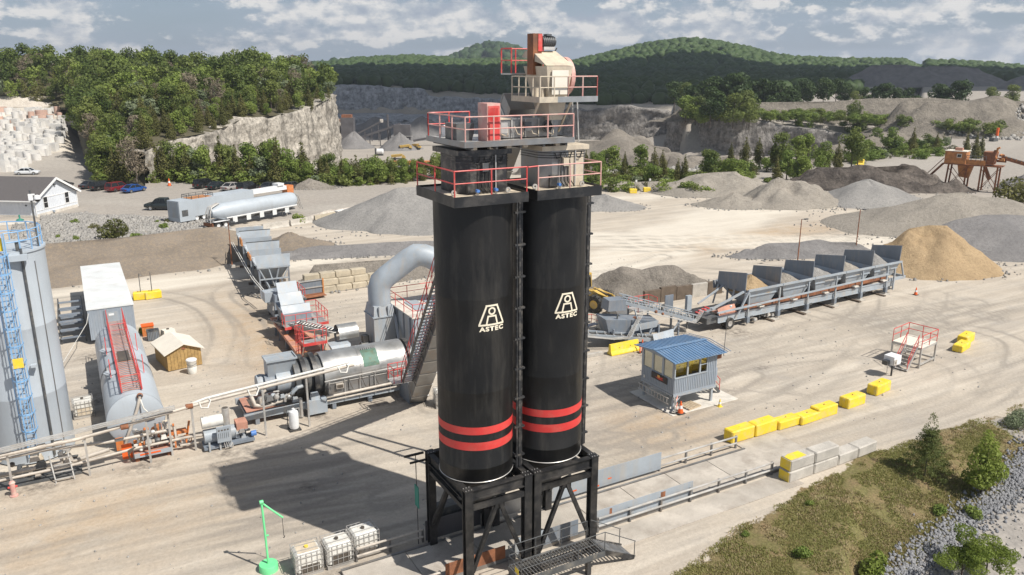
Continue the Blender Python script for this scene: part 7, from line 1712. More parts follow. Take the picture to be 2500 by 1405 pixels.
# ------------------------------------------------------------------ cars
def car(label, x, y, rz, col, kind='sedan'):
    t = thing('pickup_truck' if kind == 'pickup' else 'parked_car', label, 'pickup' if kind == 'pickup' else 'car', (x, y, 0), rz, 'cars parked by the trees' if kind != 'pickup' else None)
    L, Wd = (4.7, 1.84) if kind != 'pickup' else (5.7, 2.0)
    hb = {'sedan': .88, 'suv': 1.0, 'pickup': 1.08}[kind]; ht = {'sedan': 1.46, 'suv': 1.76, 'pickup': 1.9}[kind]
    h2 = Wd / 2
    # lower body: rounded plan lofted through cross sections along x (x forward)
    if kind == 'sedan': secs = [(-L / 2, .55, .86, .80), (-L / 2 + .25, .30, .98, .90), (-1.2, .24, .98, .92), (.9, .24, .96, .90), (1.9, .26, .86, .80), (L / 2 - .1, .32, .80, .70), (L / 2, .45, .74, .66)]
    elif kind == 'suv': secs = [(-L / 2, .5, .86, 1.0), (-L / 2 + .2, .34, .98, 1.04), (-1.2, .28, .98, 1.04), (.9, .28, .97, 1.04), (1.85, .3, .9, .98), (L / 2 - .1, .36, .82, .85), (L / 2, .5, .76, .78)]
    else: secs = [(-L / 2, .5, .94, 1.1), (-L / 2 + .1, .4, .98, 1.12), (-.5, .36, .98, 1.12), (1.3, .36, .97, 1.14), (2.4, .38, .92, 1.1), (L / 2, .5, .84, .95)]
    V, F = [], []; n = 10
    for (sx, zb, wf, zt) in secs:
        w_ = h2 * wf
        V += [(sx, -w_ * .9, zb), (sx, -w_, zb + .15), (sx, -w_, zt * .72), (sx, -w_ * .92, zt), (sx, -w_ * .5, zt + .03), (sx, w_ * .5, zt + .03), (sx, w_ * .92, zt), (sx, w_, zt * .72), (sx, w_, zb + .15), (sx, w_ * .9, zb)]
    for i in range(len(secs) - 1):
        F += [(i * n + j, i * n + (j + 1) % n, (i + 1) * n + (j + 1) % n, (i + 1) * n + j) for j in range(n)]
    F += [tuple(range(n)), tuple((len(secs) - 1) * n + j for j in range(n - 1, -1, -1))]
    bd = MB().add(V, F).build('body', col, t, True)
    ca = {'sedan': ((-1.75, 1.15), (-.95, .35)), 'suv': ((-2.2, 1.15), (-1.95, .45)), 'pickup': ((-.75, 1.6), (-.55, .9))}[kind]
    z0 = {'sedan': .92, 'suv': 1.04, 'pickup': 1.12}[kind]; w0, w1 = h2 * .9, h2 * .72
    gl = MB().loft([(ca[0][0], -w0, z0), (ca[0][1], -w0, z0), (ca[0][1], w0, z0), (ca[0][0], w0, z0)], [(ca[1][0], -w1, ht - .05), (ca[1][1], -w1, ht - .05), (ca[1][1], w1, ht - .05), (ca[1][0], w1, ht - .05)]).build('window_glass', 'glass_dark', t)
    MB().loft([(ca[1][0] - .06, -w1 - .03, ht - .06), (ca[1][1] + .06, -w1 - .03, ht - .06), (ca[1][1] + .06, w1 + .03, ht - .06), (ca[1][0] - .06, w1 + .03, ht - .06)], [(ca[1][0] + .05, -w1 + .06, ht), (ca[1][1] - .06, -w1 + .06, ht), (ca[1][1] - .06, w1 - .06, ht), (ca[1][0] + .05, w1 - .06, ht)]).build('roof', col, t)
    for s_ in (-1, 1):
        for q in range(2): BE('pillar', col, t, (ca[0][q], s_ * w0, z0), (ca[1][q], s_ * w1, ht - .05), .09)
        mx = (ca[0][0] + ca[0][1]) / 2; BE('pillar', col, t, (mx, s_ * w0, z0), ((ca[1][0] + ca[1][1]) / 2, s_ * w1, ht - .05), .08)
        B('tail_light', 'tail_red', t, (-L / 2 - .01, -L / 2 + .1, s_ * h2 * .62 - .14, s_ * h2 * .62 + .14, hb * .68, hb * .86)); B('headlight', 'headlamp', t, (L / 2 - .14, L / 2 + .005, s_ * h2 * .55 - .15, s_ * h2 * .55 + .15, hb * .62, hb * .78))
        B('mirror', col, t, (ca[0][1] - .35, ca[0][1] - .2, s_ * (h2 + .04) - .07, s_ * (h2 + .04) + .07, z0 - .02, z0 + .14))
        for wx in (-L * .3, L * .31):
            r_ = .33 if kind == 'sedan' else .38
            wl_ = MB().lathe([(r_ * .62, -.11), (r_ * .95, -.11), (r_, -.07), (r_, .07), (r_ * .95, .11), (r_ * .62, .11)], 20, (wx, s_ * (h2 - .1), r_), 'y').build('wheel', 'rubber', t, True); MB().lathe([(.02, -.06), (r_ * .62, -.1), (r_ * .62, .1), (.02, .06)], 14, (wx, s_ * (h2 - .1), r_), 'y').build('rim', 'chrome', wl_, True)
    B('number_plate', 'white_paint', t, (-L / 2 - .015, -L / 2 + .02, -.22, .22, hb * .45, hb * .57)); B('bumper', col if kind != 'pickup' else 'chrome', t, (-L / 2 - .04, -L / 2 + .25, -h2 * .82, h2 * .82, .36, .56))
    if kind == 'pickup':
        B('cargo_bed', 'rubber', t, (-L / 2 + .12, -.8, -h2 + .16, h2 - .16, 1.145, 1.17)); B('bed_side', col, t, (-L / 2 + .02, -.75, -h2 + .03, -h2 + .15, 1.1, 1.32)); B('bed_side', col, t, (-L / 2 + .02, -.75, h2 - .15, h2 - .03, 1.1, 1.32)); B('tailgate', col, t, (-L / 2 - .02, -L / 2 + .06, -h2 + .151, h2 - .151, .75, 1.32))
    return t
hd = R(38)
car('dark sedan leftmost of the four cars beside the office', 3.5, 169.5, hd, 'car_charcoal'); car('small black hatchback second from the office', 5.0, 166.2, hd, 'car_black', 'suv'); car('dark red sport utility car between the black hatchback and blue sedan', 7.6, 163.0, hd, 'car_red', 'suv'); car('bright blue sedan at the right end of the row beside the office', 10.0, 160.3, hd, 'car_blue')
car('black sedan leftmost in the far row above the white trailers', 22.2, 160.0, hd, 'car_black', 'suv'); car('dark green black sedan second in the far row', 24.1, 157.0, hd, 'car_green'); car('silver sedan, only light car of the far row', 26.2, 154.2, hd, 'car_silver'); car('black sport utility car, tallest in the far row', 28.6, 151.9, hd, 'car_black', 'suv')
car('dark sedan partly hidden by the white crane boom', 32.4, 151.3, hd + R(6), 'car_charcoal'); car('dark grey sedan at the right end of the far row', 36.0, 150.0, hd + R(10), 'car_charcoal'); car('white sedan showing its roof above the office ridge', -7.6, 198.0, R(-20), 'car_white'); car('dark car half hidden behind the office roof', -1.6, 172.8, hd, 'car_charcoal')
car('dark green pickup truck parked left of the grey box trailer', 12.6, 137.5, R(150), 'car_green', 'pickup')

# ------------------------------------------------------------------ parked trailers
ta = math.atan2(7.4, 14.6)
t = thing('dry_bulk_trailer', 'long pale dry bulk tanker trailer parked beside the gravel slope', 'tanker', (16.4, 116.9, 0), ta)
MB().lathe([(.02, .1), (.55, .25), (1.15, 1.7), (1.22, 1.9), (1.22, 14.0), (1.1, 14.9), (.6, 15.4), (.02, 15.5)], 40, (0, 0, 2.25), 'x').build('tank', 'tank_grey', t, True)
for k in range(4): MB().loft([(2.4 + 3 * k, -.95, 1.6), (5.0 + 3 * k, -.95, 1.6), (5.0 + 3 * k, .95, 1.6), (2.4 + 3 * k, .95, 1.6)], [(3.5 + 3 * k, -.25, .75), (3.9 + 3 * k, -.25, .75), (3.9 + 3 * k, .25, .75), (3.5 + 3 * k, .25, .75)]).build('hopper', 'plant_grey_dark', t)
for s_ in (-1.1, 1.1): BE('side_rail', 'white_paint', t, (2.0, s_, 1.45), (14.8, s_, 1.55), .1, .16)
for k in range(5): B('side_skirt', 'roof_white', t, (3.0 + 2.35 * k, 3.75 + 2.35 * k, -1.16, -1.12, .65, 1.4))
for x in (.6, 1.8):
    for y in (-.95, -.62, .62, .95):
        w_ = MB().lathe([(.28, -.14), (.49, -.14), (.52, -.09), (.52, .09), (.49, .14), (.28, .14)], 22, (x, y, .52), 'y').build('wheel', 'rubber', t, True); MB().lathe([(.02, -.05), (.27, -.12), (.27, .12), (.02, .05)], 14, (x, y, .52), 'y').build('rim', 'white_paint', w_, True)
B('chassis', 'motor_grey', t, (-.2, 15.0, -.4, .4, .8, 1.0)); B('rear_bumper', 'rust', t, (-.35, -.2, -1.05, 1.05, .5, .95)); B('mud_flap', 'rubber', t, (-.15, -.1, -1.1, -.6, .2, .8))
for k in range(3): T('discharge_pipe', 'galv', t, [(-.25, -.5 + .5 * k, .9), (-.2, -.5 + .5 * k, 2.2), (.2, -.4 + .4 * k, 3.1), (1.6, -.25 + .25 * k, 3.5)], .08, 8)
for k in range(3): T('front_pipe', 'galv', t, [(14.8, -.4 + .4 * k, 3.3), (15.7, -.4 + .4 * k, 2.9), (16.3, -.4 + .4 * k, 1.2), (16.6, -.3 + .3 * k, .6)], .07, 8)
for s_ in (-.5, .5): BE('landing_leg', 'galv', t, (13.2, s_, 0), (13.2, s_, 1.4), .14)
B('fender', 'white_paint', t, (-.05, 2.5, -1.15, -.55, 1.07, 1.13)); B('fender', 'white_paint', t, (-.05, 2.5, .55, 1.15, 1.07, 1.13))
t = thing('box_trailer', 'pale grey box trailer with rusty roof tray behind the tanker', 'trailer', (13.2, 122.6, 0), ta + R(2))
B('body', 'tank_grey', t, (0, 13.5, 0, 2.7, .85, 3.35)); B('skirt', 'tank_grey', t, (0, 2.6, -.01, 2.71, .35, .848))
B('roof_tray', 'rust_orange', t, (2.5, 6.0, .3, 2.4, 3.352, 3.4)); rails(t, [(2.4, .2, 3.35), (6.1, .2, 3.35), (6.1, 2.5, 3.35), (2.4, 2.5, 3.35), (2.4, .2, 3.35)], .55, 1.2, 'motor_grey', .04)
B('side_grille', 'motor_grey', t, (.4, 1.4, -.03, -.012, 1.1, 2.0)); B('rear_door', 'plant_grey', t, (-.03, -.002, .2, 2.5, .9, 3.2))
for x in (2.9, 4.1):
    for y in (.2, 2.5):
        w_ = MB().lathe([(.28, -.14), (.52, -.12), (.52, .12), (.28, .14)], 22, (x, y, .52), 'y').build('wheel', 'rubber', t, True); MB().lathe([(.02, -.05), (.27, -.13), (.27, .13), (.02, .05)], 14, (x, y, .52), 'y').build('rim', 'white_paint', w_, True)
for y in (.5, 2.2): BE('landing_leg', 'motor_grey', t, (11.5, y, 0), (11.5, y, .9), .14)
t = thing('boom_trailer', 'white boom trailer with orange end behind the tanker', 'trailer', (19.2, 130.2, 0), ta + R(1))
MB().prism([(0, 1.3), (2, 2.6), (14, 2.7), (15.8, 2.2), (15.8, 1.9), (2.2, 2.0), (.4, .9)], 'y', 0, .9).build('boom', 'white_paint', t); B('deck', 'plant_grey', t, (0, 16, -.5, 1.7, .9, 1.15)); B('end_box', 'orange', t, (14.6, 16.0, -.1, 1.2, 1.2, 2.5)); B('cab_box', 'white_paint', t, (12.6, 13.9, -.2, 1.2, 2.71, 3.1))
for k in range(7): BE('boom_lattice', 'galv', t, (1.0 + .8 * k, -.05, 2.1), (1.6 + .8 * k, -.05, 2.7), .08)
for x in (2.5, 3.7, 12.5):
    for y in (-.4, 1.5): MB().lathe([(.2, -.14), (.5, -.12), (.5, .12), (.2, .14)], 20, (x, y, .5), 'y').build('wheel', 'rubber', t, True)
t = thing('blue_skip', 'small blue and white skip at the end of the block row', 'skip', (41.2, 120.2, 0), R(20))
MB().loft([(.2, 0, .1), (2.0, 0, .1), (2.0, 1.3, .1), (.2, 1.3, .1)], [(0, -.1, 1.35), (2.3, -.1, 1.35), (2.3, 1.4, 1.35), (0, 1.4, 1.35)]).build('body', 'skip_blue', t); B('rim', 'skip_blue', t, (-.05, 2.35, -.15, -.05, 1.352, 1.45)); B('white_panel', 'white_paint', t, (-.9, -.1, .1, 1.0, .1, 1.3)); B('side_rib', 'skip_blue', t, (1.0, 1.1, -.17, -.1, .3, 1.3))
for x in (.4, 1.8): B('skid', 'motor_grey', t, (x - .1, x + .1, 0, 1.3, 0, .1))
t = thing('stone_tip', 'low tip of white broken stone beside the tanker front', 'rubble', (34.0, 121.5, 0), ta)
heap_o = heap('white_rubble', 'low spread of pale broken stone between the tanker and the block row', 'rubble', 36.5, 121.2, 0, 6.5, 2.6, .6, 'pale_rubble', ta, 61, None, 50, 10, ridge=.6, lump=.5)
bpy.data.objects.remove(t)

# ------------------------------------------------------------------ rusty loading hopper at the right edge
t = thing('rusty_hopper', 'rust orange loading hopper on tall legs with a conveyor at the right edge', 'hopper', (143.2, 91.2, 0), R(-70))
for x in (0, 3.2, 5.6, 8.2):
    for y in (0, 2.6): BE('leg', 'rust', t, (x, y, 0), (x + (0 if x else .2), y, 4.6), .26)
for x, x2 in ((0, 3.2), (5.6, 8.2)):
    for y in (0, 2.6): BE('cross_brace', 'rust', t, (x, y, .4), (x2, y, 4.2), .09); BE('cross_brace', 'rust', t, (x, y, 4.2), (x2, y, .4), .09)
B('floor', 'rust', t, (-.9, 8.8, -.4, 3.0, 4.6, 4.75))
B('cabin', 'rust_orange', t, (-.6, 2.9, -.2, 2.7, 4.752, 7.0)); B('cabin_roof', 'roof_cream', t, (-.7, 3.0, -.3, 2.8, 7.002, 7.1)); B('roof_box', 'salmon', t, (.8, 2.0, .6, 1.6, 7.102, 7.6)); f = B('window', 'roof_cream', t, (1.4, 2.2, -.25, -.202, 5.9, 6.6)); B('pane', 'glass_dark', f, (1.5, 2.1, -.27, -.252, 6.0, 6.5))
B('walk_guard', 'rust_orange', t, (3.0, 6.2, -.3, -.24, 4.8, 5.7)); rails(t, [(3.0, -.3, 5.5), (6.2, -.3, 5.5)], .9, .9, 'motor_grey', .05)
MB().loft([(5.8, .1, 5.0), (7.4, .1, 5.0), (7.4, 2.4, 5.0), (5.8, 2.4, 5.0)], [(5.6, 0, 7.2), (7.6, 0, 7.2), (7.6, 2.5, 7.2), (5.6, 2.5, 7.2)]).build('head_box', 'rust', t); clutter(t, 10, 7.0, 9.0, .2, 2.2, 5.6, 7.6, ['rust', 'galv', 'rust_orange'], 71, .9)
MB().loft([(1.6, .3, 4.55), (4.0, .3, 4.55), (4.0, 2.3, 4.55), (1.6, 2.3, 4.55)], [(2.0, .6, 2.4), (3.5, .6, 2.2), (3.5, 2.0, 2.2), (2.0, 2.0, 2.4)]).build('bin', 'rust_orange', t)
BE('chute', 'rust', t, (5.9, 1.2, 4.5), (7.0, 1.2, 2.2), .7, .5)
p0, p1 = Vector((8.4, 1.2, 6.3)), Vector((26, 1.2, 2.0))
for s_ in (-.5, .5): BE('conveyor_truss', 'rust', t, p0 + Vector((0, s_, 0)), p1 + Vector((0, s_, 0)), .14, .5)
BE('conveyor_belt', 'belt_black', t, p0 + Vector((0, 0, .3)), p1 + Vector((0, 0, .3)), .9, .08)
for k in range(22): p = p0.lerp(p1, k / 22); BE('idler_bracket', 'rust_orange', t, p + Vector((0, -.55, .1)), p + Vector((0, -.55, .5)), .12)
for s_ in (0, .8): BE('stair_stringer', 'rust', t, (-.9, .4 + s_, 4.6), (-4.6, .4 + s_, .1), .1, .3); T('stair_rail', 'rust', t, [(-.9, .4 + s_, 5.6), (-4.6, .4 + s_, 1.1)], .04, 6)
for k in range(14): B('tread', 'rust', t, (-1.2 - .26 * k, -1.0 - .26 * k, .4, 1.2, 4.35 - .32 * k, 4.4 - .32 * k))
T('mast', 'motor_grey', t, [(-.4, 1.5, 7.0), (-.2, 1.5, 11.0)], .05, 6)

# ------------------------------------------------------------------ machines on the quarry floor
def floor_at(px, d): x, y, _ = azd(px, d, 0); return x, y, float(land_z(np.array([x]), np.array([y]))[0])
x, y, z = floor_at(865, 425); t = thing('quarry_crusher', 'dark crusher house with orange roof beside the cliff on the quarry floor', 'crusher', (x, y, z), -HEAD)
B('house', 'far_plant', t, (-12, -3, 0, 6, 0, 9)); B('roof', 'rust_orange', t, (-13, -4, -.5, 6.5, 9, 11)); B('tower', 'far_plant', t, (-2.5, 4, 0, 5, 0, 12)); B('tower_top', 'rust', t, (-2, 3, .5, 4.5, 12, 13.5)); BE('conveyor', 'far_plant', t, (4, 2, 3), (18, 2, 10), 1.2, .8); B('conveyor_head', 'concrete_pale', t, (17.5, 19, 1.4, 2.6, 9.5, 11.2))
for k in range(4): BE('leg', 'far_plant', t, (6 + 3.5 * k, 2, 0), (6 + 3.5 * k, 2, 4 + 1.7 * k), .4)
x, y, z = floor_at(990, 392); t = thing('quarry_conveyor', 'dark crushing plant with long inclined conveyors in the quarry centre', 'conveyor', (x, y, z), -HEAD)
BE('conveyor', 'far_plant', t, (-24, 3, 2.5), (0, 3, 10.5), 1.4, 1.0); BE('conveyor', 'far_plant', t, (6, 3, 2.5), (26, 4, 6), 1.4, 1.0); B('crusher', 'far_plant', t, (-3, 5, 0, 5, 4.0, 10.2)); B('walkway', 'galv', t, (-4, 6, -.4, -.1, 4.8, 5.1)); T('mast', 'far_plant', t, [(-6, 3, 0), (-6, 3, 15)], .5, 8)
for k in range(5): BE('leg', 'far_plant', t, (-20 + 5 * k, 3, 0), (-20 + 5 * k, 3, 3.6 + 1.6 * k), .4)
for q in (-2.5, 4.5): BE('leg', 'far_plant', t, (q, 2, 0), (q, 2, 4.0), .8)
def haul_truck(label, px, d, rz):
    x, y, z = floor_at(px, d); t = thing('haul_truck', label, 'dump truck', (x, y, z), rz, 'haul trucks on the quarry floor'); t.scale = (.66,) * 3
    MB().loft([(-4, -1.6, 2.2), (1.6, -1.6, 2.8), (1.6, 1.6, 2.8), (-4, 1.6, 2.2)], [(-4.6, -1.9, 3.6), (2.6, -1.9, 4.2), (2.6, 1.9, 4.2), (-4.6, 1.9, 3.6)]).build('dump_body', 'loader_yellow', t); B('cab', 'loader_yellow', t, (2.0, 3.6, -1.6, 0, 1.6, 3.6)); B('cab_glass', 'glass_dark', t, (3.601, 3.65, -1.5, -.1, 2.6, 3.4)); B('hood', 'loader_yellow', t, (2.0, 4.2, .02, 1.6, 1.4, 2.6)); B('chassis', 'motor_grey', t, (-4, 4, -1, 1, 1.0, 1.6))
    for wx in (-2.4, 2.6):
        for s_ in (-1.5, 1.5): MB().lathe([(.3, -.35), (.95, -.35), (1.0, -.2), (1.0, .2), (.95, .35), (.3, .35)], 18, (wx, s_, 1.0), 'y').build('wheel', 'rubber', t, True)
haul_truck('pale yellow dump truck left of the two on the quarry floor', 1003, 372, -HEAD + R(15)); haul_truck('pale yellow dump truck right of the two on the quarry floor', 1024, 375, -HEAD + R(-20)); haul_truck('yellow dump truck in front on the quarry floor by the trees', 985, 330, -HEAD + R(5))
x, y, z = floor_at(1022, 306); t = thing('orange_trailer', 'long orange and white trailer below the trees on the quarry floor', 'trailer', (x, y, z), -HEAD + R(3)); B('bed', 'orange', t, (-8, 7, -1.3, 1.3, 1.2, 2.6)); B('skirt', 'white_paint', t, (-8, 7, -1.32, -1.301, .5, 1.2))
for k in range(3): MB().lathe([(.15, -.2), (.5, -.2), (.5, .2), (.15, .2)], 16, (-5 + 4.5 * k, -1.1, .5), 'y').build('wheel', 'rubber', t, True)
x, y, z = floor_at(942, 352); t = thing('water_tank', 'small white tank unit on the quarry floor', 'tank', (x, y, z), -HEAD); MB().lathe([(.02, -1.6), (.9, -1.5), (1.2, -1.2), (1.2, 1.2), (.9, 1.5), (.02, 1.6)], 20, (0, 0, 1.8), 'x').build('shell', 'white_paint', t, True); B('stand', 'motor_grey', t, (-1.4, 1.4, -.7, .7, 0, .8)); B('end_frame', 'motor_grey', t, (-2.1, -1.65, -.7, .7, 0, 3.2))
t = thing('warning_post', 'orange and white warning post beside the haul road', 'post', (*azd(2375, 290, 0)[:2], 0)); T('lower', 'white_paint', t, [(0, 0, 0), (0, 0, 1.6)], .35, 10); T('upper', 'caution_orange', t, [(0, 0, 1.6), (0, 0, 4.0)], .4, 10); B('foot', 'motor_grey', t, (-2.6, -.4, -.8, .8, 0, 1.0))
t = thing('site_trailer', 'tiny white truck at the right edge on the upper road', 'truck', (*azd(2490, 480, 0)[:2], float(land_z(np.array([azd(2490, 480, 0)[0]]), np.array([azd(2490, 480, 0)[1]]))[0])), -HEAD); B('body', 'white_paint', t, (-3, 3, -1.2, 1.2, .9, 3.4)); B('cab', 'white_paint', t, (3.05, 4.8, -1.1, 1.1, .8, 2.8)); B('windscreen', 'glass_dark', t, (4.81, 4.84, -1, 1, 1.8, 2.6))
for wx in (-2, 3.8): MB().lathe([(.2, -1.2), (.5, -1.2), (.5, 1.2), (.2, 1.2)], 16, (wx, 0, .5), 'y').build('wheel_axle', 'rubber', t, True)

# ------------------------------------------------------------------ precast yard on the left
rnd = random.Random(3)
protos = {}
def proto(key, mk):
    if key not in protos: protos[key] = mk()
    return protos[key]
def ring_mesh(r_, h_, t_):
    return MB().lathe([(r_ - t_, .02), (r_, 0), (r_, h_), (r_ - t_, h_), (r_ - t_, .02)], 22)
def vault_mesh(a, b_, h_, hole):
    mb = MB()
    mb.bx(0, a, 0, .25, 0, h_).bx(0, a, b_ - .25, b_, 0, h_).bx(0, .25, .251, b_ - .251, 0, h_).bx(a - .25, a, .251, b_ - .251, 0, h_)
    if hole: mb.bx(.2, a - .2, .2, b_ - .2, h_ * .8, h_ * .8 + .15)
    return mb
KINDS = [('concrete_ring', lambda: ring_mesh(1.1, 1.5, .18), 'pale round concrete manhole ring in the precast yard', 'manhole ring'), ('concrete_ring', lambda: ring_mesh(.85, 2.4, .15), 'tall narrow pale concrete pipe section in the precast yard', 'pipe section'), ('concrete_ring', lambda: ring_mesh(1.5, 2.0, .2), 'wide pale concrete ring in the precast yard', 'wide ring'),
         ('concrete_vault', lambda: vault_mesh(3.0, 2.0, 1.7, True), 'long pale concrete vault box in the precast yard', 'vault'), ('concrete_vault', lambda: vault_mesh(2.0, 1.8, 2.2, False), 'tall open pale concrete vault in the precast yard', 'open vault'), ('concrete_vault', lambda: vault_mesh(1.6, 1.4, 1.1, True), 'small pale concrete box in the precast yard', 'box')]
terra = 'terracotta coloured concrete ring in the precast yard'
def clear_z(x, y): return float(land_z(np.array([x]), np.array([y]))[0])
rows = [(204, -40, 104), (209, -40, 112), (214.5, -40, 122), (220.5, -40, 146), (227, -40, 170), (234, -40, 188), (242, -40, 200), (250.5, -40, 206), (259.5, -40, 210), (269, 0, 214), (279, 30, 218), (290, 60, 222)]
rows += [(d + 3.2, a, b) for d, a, b in rows[3:]]
for ri, (d, pa, pb) in enumerate(rows):
    px = pa
    while px < pb:
        k = rnd.randrange(6); nm, mk, lb, cat = KINDS[k]
        is_t = k < 3 and rnd.random() < (.5 if d > 266 else .05)
        dd = d + rnd.uniform(-1.6, 1.6); x, y, _ = azd(px, dd, 0)
        key = (k, is_t)
        if key not in protos:
            o = mk().build(nm, 'precast_terra' if is_t else 'precast_white', None, k < 3); protos[key] = o
        else:
            o = protos[key].copy(); COL.objects.link(o)
        o.location = (x, y, clear_z(x, y) - .05); o.rotation_euler = (0, 0, -HEAD + R(rnd.choice((0, 0, 90)) + rnd.uniform(-6, 6)))
        tag(o, terra if is_t else lb, 'concrete ring' if k < 3 else 'concrete vault', 'terracotta rings in the precast yard' if is_t else cat + ' pieces in the precast yard')
        s_ = rnd.uniform(.85, 1.15); o.scale = (s_, s_, s_ * rnd.uniform(.9, 1.15))
        px += rnd.uniform(15, 23)
heap('rubble_heap', 'pale broken concrete heap at the top of the precast yard', 'rubble', *azd(95, 318, 0)[:2], clear_z(*azd(95, 318, 0)[:2]) - .3, 34, 8, 3.2, 'pale_rubble', -HEAD + R(6), 81, None, 90, 16, ridge=.75, lump=.6)
# ------------------------------------------------------------------ foliage
def leaf_cloud(lobes, n, size, seed, up=0.25, flat=1.0):
    """n leaf sprays on and inside a set of ellipsoid lobes -> V, F, tone"""
    rg = np.random.default_rng(seed)
    lb = np.array(lobes, float); vol = (lb[:, 3] * lb[:, 4] * lb[:, 5]) ** (2 / 3); k = rg.choice(len(lb), n, p=vol / vol.sum())
    d = rg.normal(size=(n, 3)); d /= np.linalg.norm(d, axis=1)[:, None]
    rad = 1 - 0.42 * rg.random(n) ** 2.2
    P_ = lb[k, :3] + d * rad[:, None] * lb[k, 3:6]
    nn = d + rg.normal(size=(n, 3)) * 0.6; nn[:, 2] += up; nn /= np.linalg.norm(nn, axis=1)[:, None]
    a = np.cross(nn, rg.normal(size=(n, 3))); a /= np.linalg.norm(a, axis=1)[:, None]; b_ = np.cross(nn, a)
    s = size * rg.uniform(.55, 1.25, n)[:, None]
    a *= s; b_ *= s * flat
    V = np.stack([P_ - a * .5, P_ - b_ * .38 + nn * s * .08, P_ + a * .5, P_ + b_ * .38 - nn * s * .06], 1).reshape(-1, 3)
    F = np.arange(4 * n).reshape(n, 4)
    lt = rg.random(len(lb))
    tone = np.clip(.5 * lt[k] + .5 * rg.random(n) , 0, 1)
    return V, F, np.repeat(tone, 4)
def tone_attr(t_): return {'tone': np.stack([t_, t_, t_, np.ones_like(t_)], 1)}
def decid_lobes(seed, H_, R_, base=.25, n=13):
    rg = random.Random(seed); L = []
    for i in range(n):
        q = rg.random(); z = H_ * (base + (1 - base) * (.12 + .8 * q)); w_ = R_ * math.sin(math.pi * min(.93, .22 + .68 * q)) * .72
        a = rg.uniform(0, 6.28); rr = w_ * math.sqrt(rg.random())
        s_ = R_ * rg.uniform(.3, .52); L.append((rr * math.cos(a), rr * math.sin(a), z - s_ * .3, s_, s_, s_ * rg.uniform(.65, .9)))
    return L
def cedar_lobes(seed, H_, R_, n=16):
    rg = random.Random(seed); L = []
    for i in range(n):
        q = i / (n - 1); z = H_ * (.08 + .84 * q); w_ = R_ * (1 - q) ** .75
        a = rg.uniform(0, 6.28); rr = w_ * .55 * rg.random(); s_ = max(.22, w_ * rg.uniform(.5, .7))
        L.append((rr * math.cos(a), rr * math.sin(a), z, s_, s_, s_ * 1.25))
    return L
def limbs(seed, H_, R_, r0, n=6):
    rg = random.Random(seed); mb = MB()
    mb.pipe([(0, 0, -.4), (.04, .03, H_ * .25), (-.05, .05, H_ * .55), (.03, 0, H_ * .85)], r0, 7, r0 * .25)
    for i in range(n):
        z = H_ * rg.uniform(.22, .6); a = rg.uniform(0, 6.28); l_ = R_ * rg.uniform(.55, .85)
        mb.pipe([(0, 0, z), (l_ * .5 * math.cos(a), l_ * .5 * math.sin(a), z + l_ * .35), (l_ * math.cos(a), l_ * math.sin(a), z + l_ * .8)], r0 * .4, 5, r0 * .12)
    return mb
TP = {}
def tree_proto(key, mat, lobes, nleaf, size, seed, H_, R_, r0=.16, flat=1.0, bark='bark'):
    V, F, tn = leaf_cloud(lobes, nleaf, size, seed, .25, flat)
    cr = np_mesh('crown', V, F, mat, None, False, tone_attr(tn)); tr = limbs(seed, H_, R_, r0).build('trunk', bark, None, True)
    TP[key] = (cr.data, tr.data); bpy.data.objects.remove(cr); bpy.data.objects.remove(tr)
for i in range(3):
    tree_proto('oak%d' % i, 'leaf_oak', decid_lobes(i, 8.5, 3.4, .2, 17), 2600, .46, i, 8.5, 3.4)
    tree_proto('bright%d' % i, 'leaf_bright', decid_lobes(10 + i, 6.5, 2.6, .2, 16), 2000, .40, 10 + i, 6.5, 2.6)
    tree_proto('cedar%d' % i, 'leaf_cedar', cedar_lobes(20 + i, 6.8, 1.9), 2200, .38, 20 + i, 6.8, 1.4, .13, .6)
    tree_proto('dark%d' % i, 'leaf_dark', decid_lobes(50 + i, 9, 3.6), 1800, .6, 50 + i, 9, 3.6)
for i in range(2):
    tree_proto('silver%d' % i, 'leaf_silver', decid_lobes(30 + i, 6, 2.3), 1100, .5, 30 + i, 6, 2.3)
    tree_proto('bare%d' % i, 'twig_bare', decid_lobes(40 + i, 8, 2.8), 900, .8, 40 + i, 8, 2.8, .13, .16, 'bark_pale')
    tree_proto('bush%d' % i, 'leaf_bright', [(0, 0, .8, 1.1, 1.1, .8), (.8, .3, .6, .8, .8, .6), (-.7, -.4, .7, .9, .8, .7), (.1, .7, 1.2, .7, .7, .6)], 700, .34, 60 + i, 1.8, 1.0, .05)
    tree_proto('scrub%d' % i, 'leaf_cedar', [(0, 0, 1.0, 1.3, 1.2, 1.1), (1.0, .2, .7, .9, .9, .8), (-.9, .4, .8, 1.0, .9, .8)], 800, .36, 64 + i, 2.0, 1.0, .06, .7)
def plant(key, name, label, cat, x, y, z, s, group=None, rz=None, sz=None):
    t = thing(name, label, cat, (x, y, z), random.uniform(0, 6.28) if rz is None else rz, group)
    t.scale = (s, s, s * (sz or 1))
    for nm, me in zip(('crown', 'trunk'), TP[key]):
        o = bpy.data.objects.new(nm, me); COL.objects.link(o); o.parent = t
    return t
def lz(x, y): return float(land_z(np.array([x]), np.array([y]))[0])
rnd = random.Random(11)
LB = {'oak': ('oak_tree', 'dark green broadleaf tree'), 'bright': ('young_tree', 'bright green young tree'), 'cedar': ('cedar_tree', 'olive brown pointed cedar'), 'silver': ('silver_tree', 'silvery pale leaved tree'), 'bare': ('bare_tree', 'bare grey twiggy tree'), 'dark': ('dark_tree', 'very dark shaded tree'), 'bush': ('green_bush', 'low bright green bush'), 'scrub': ('scrub_bush', 'low olive scrub bush')}
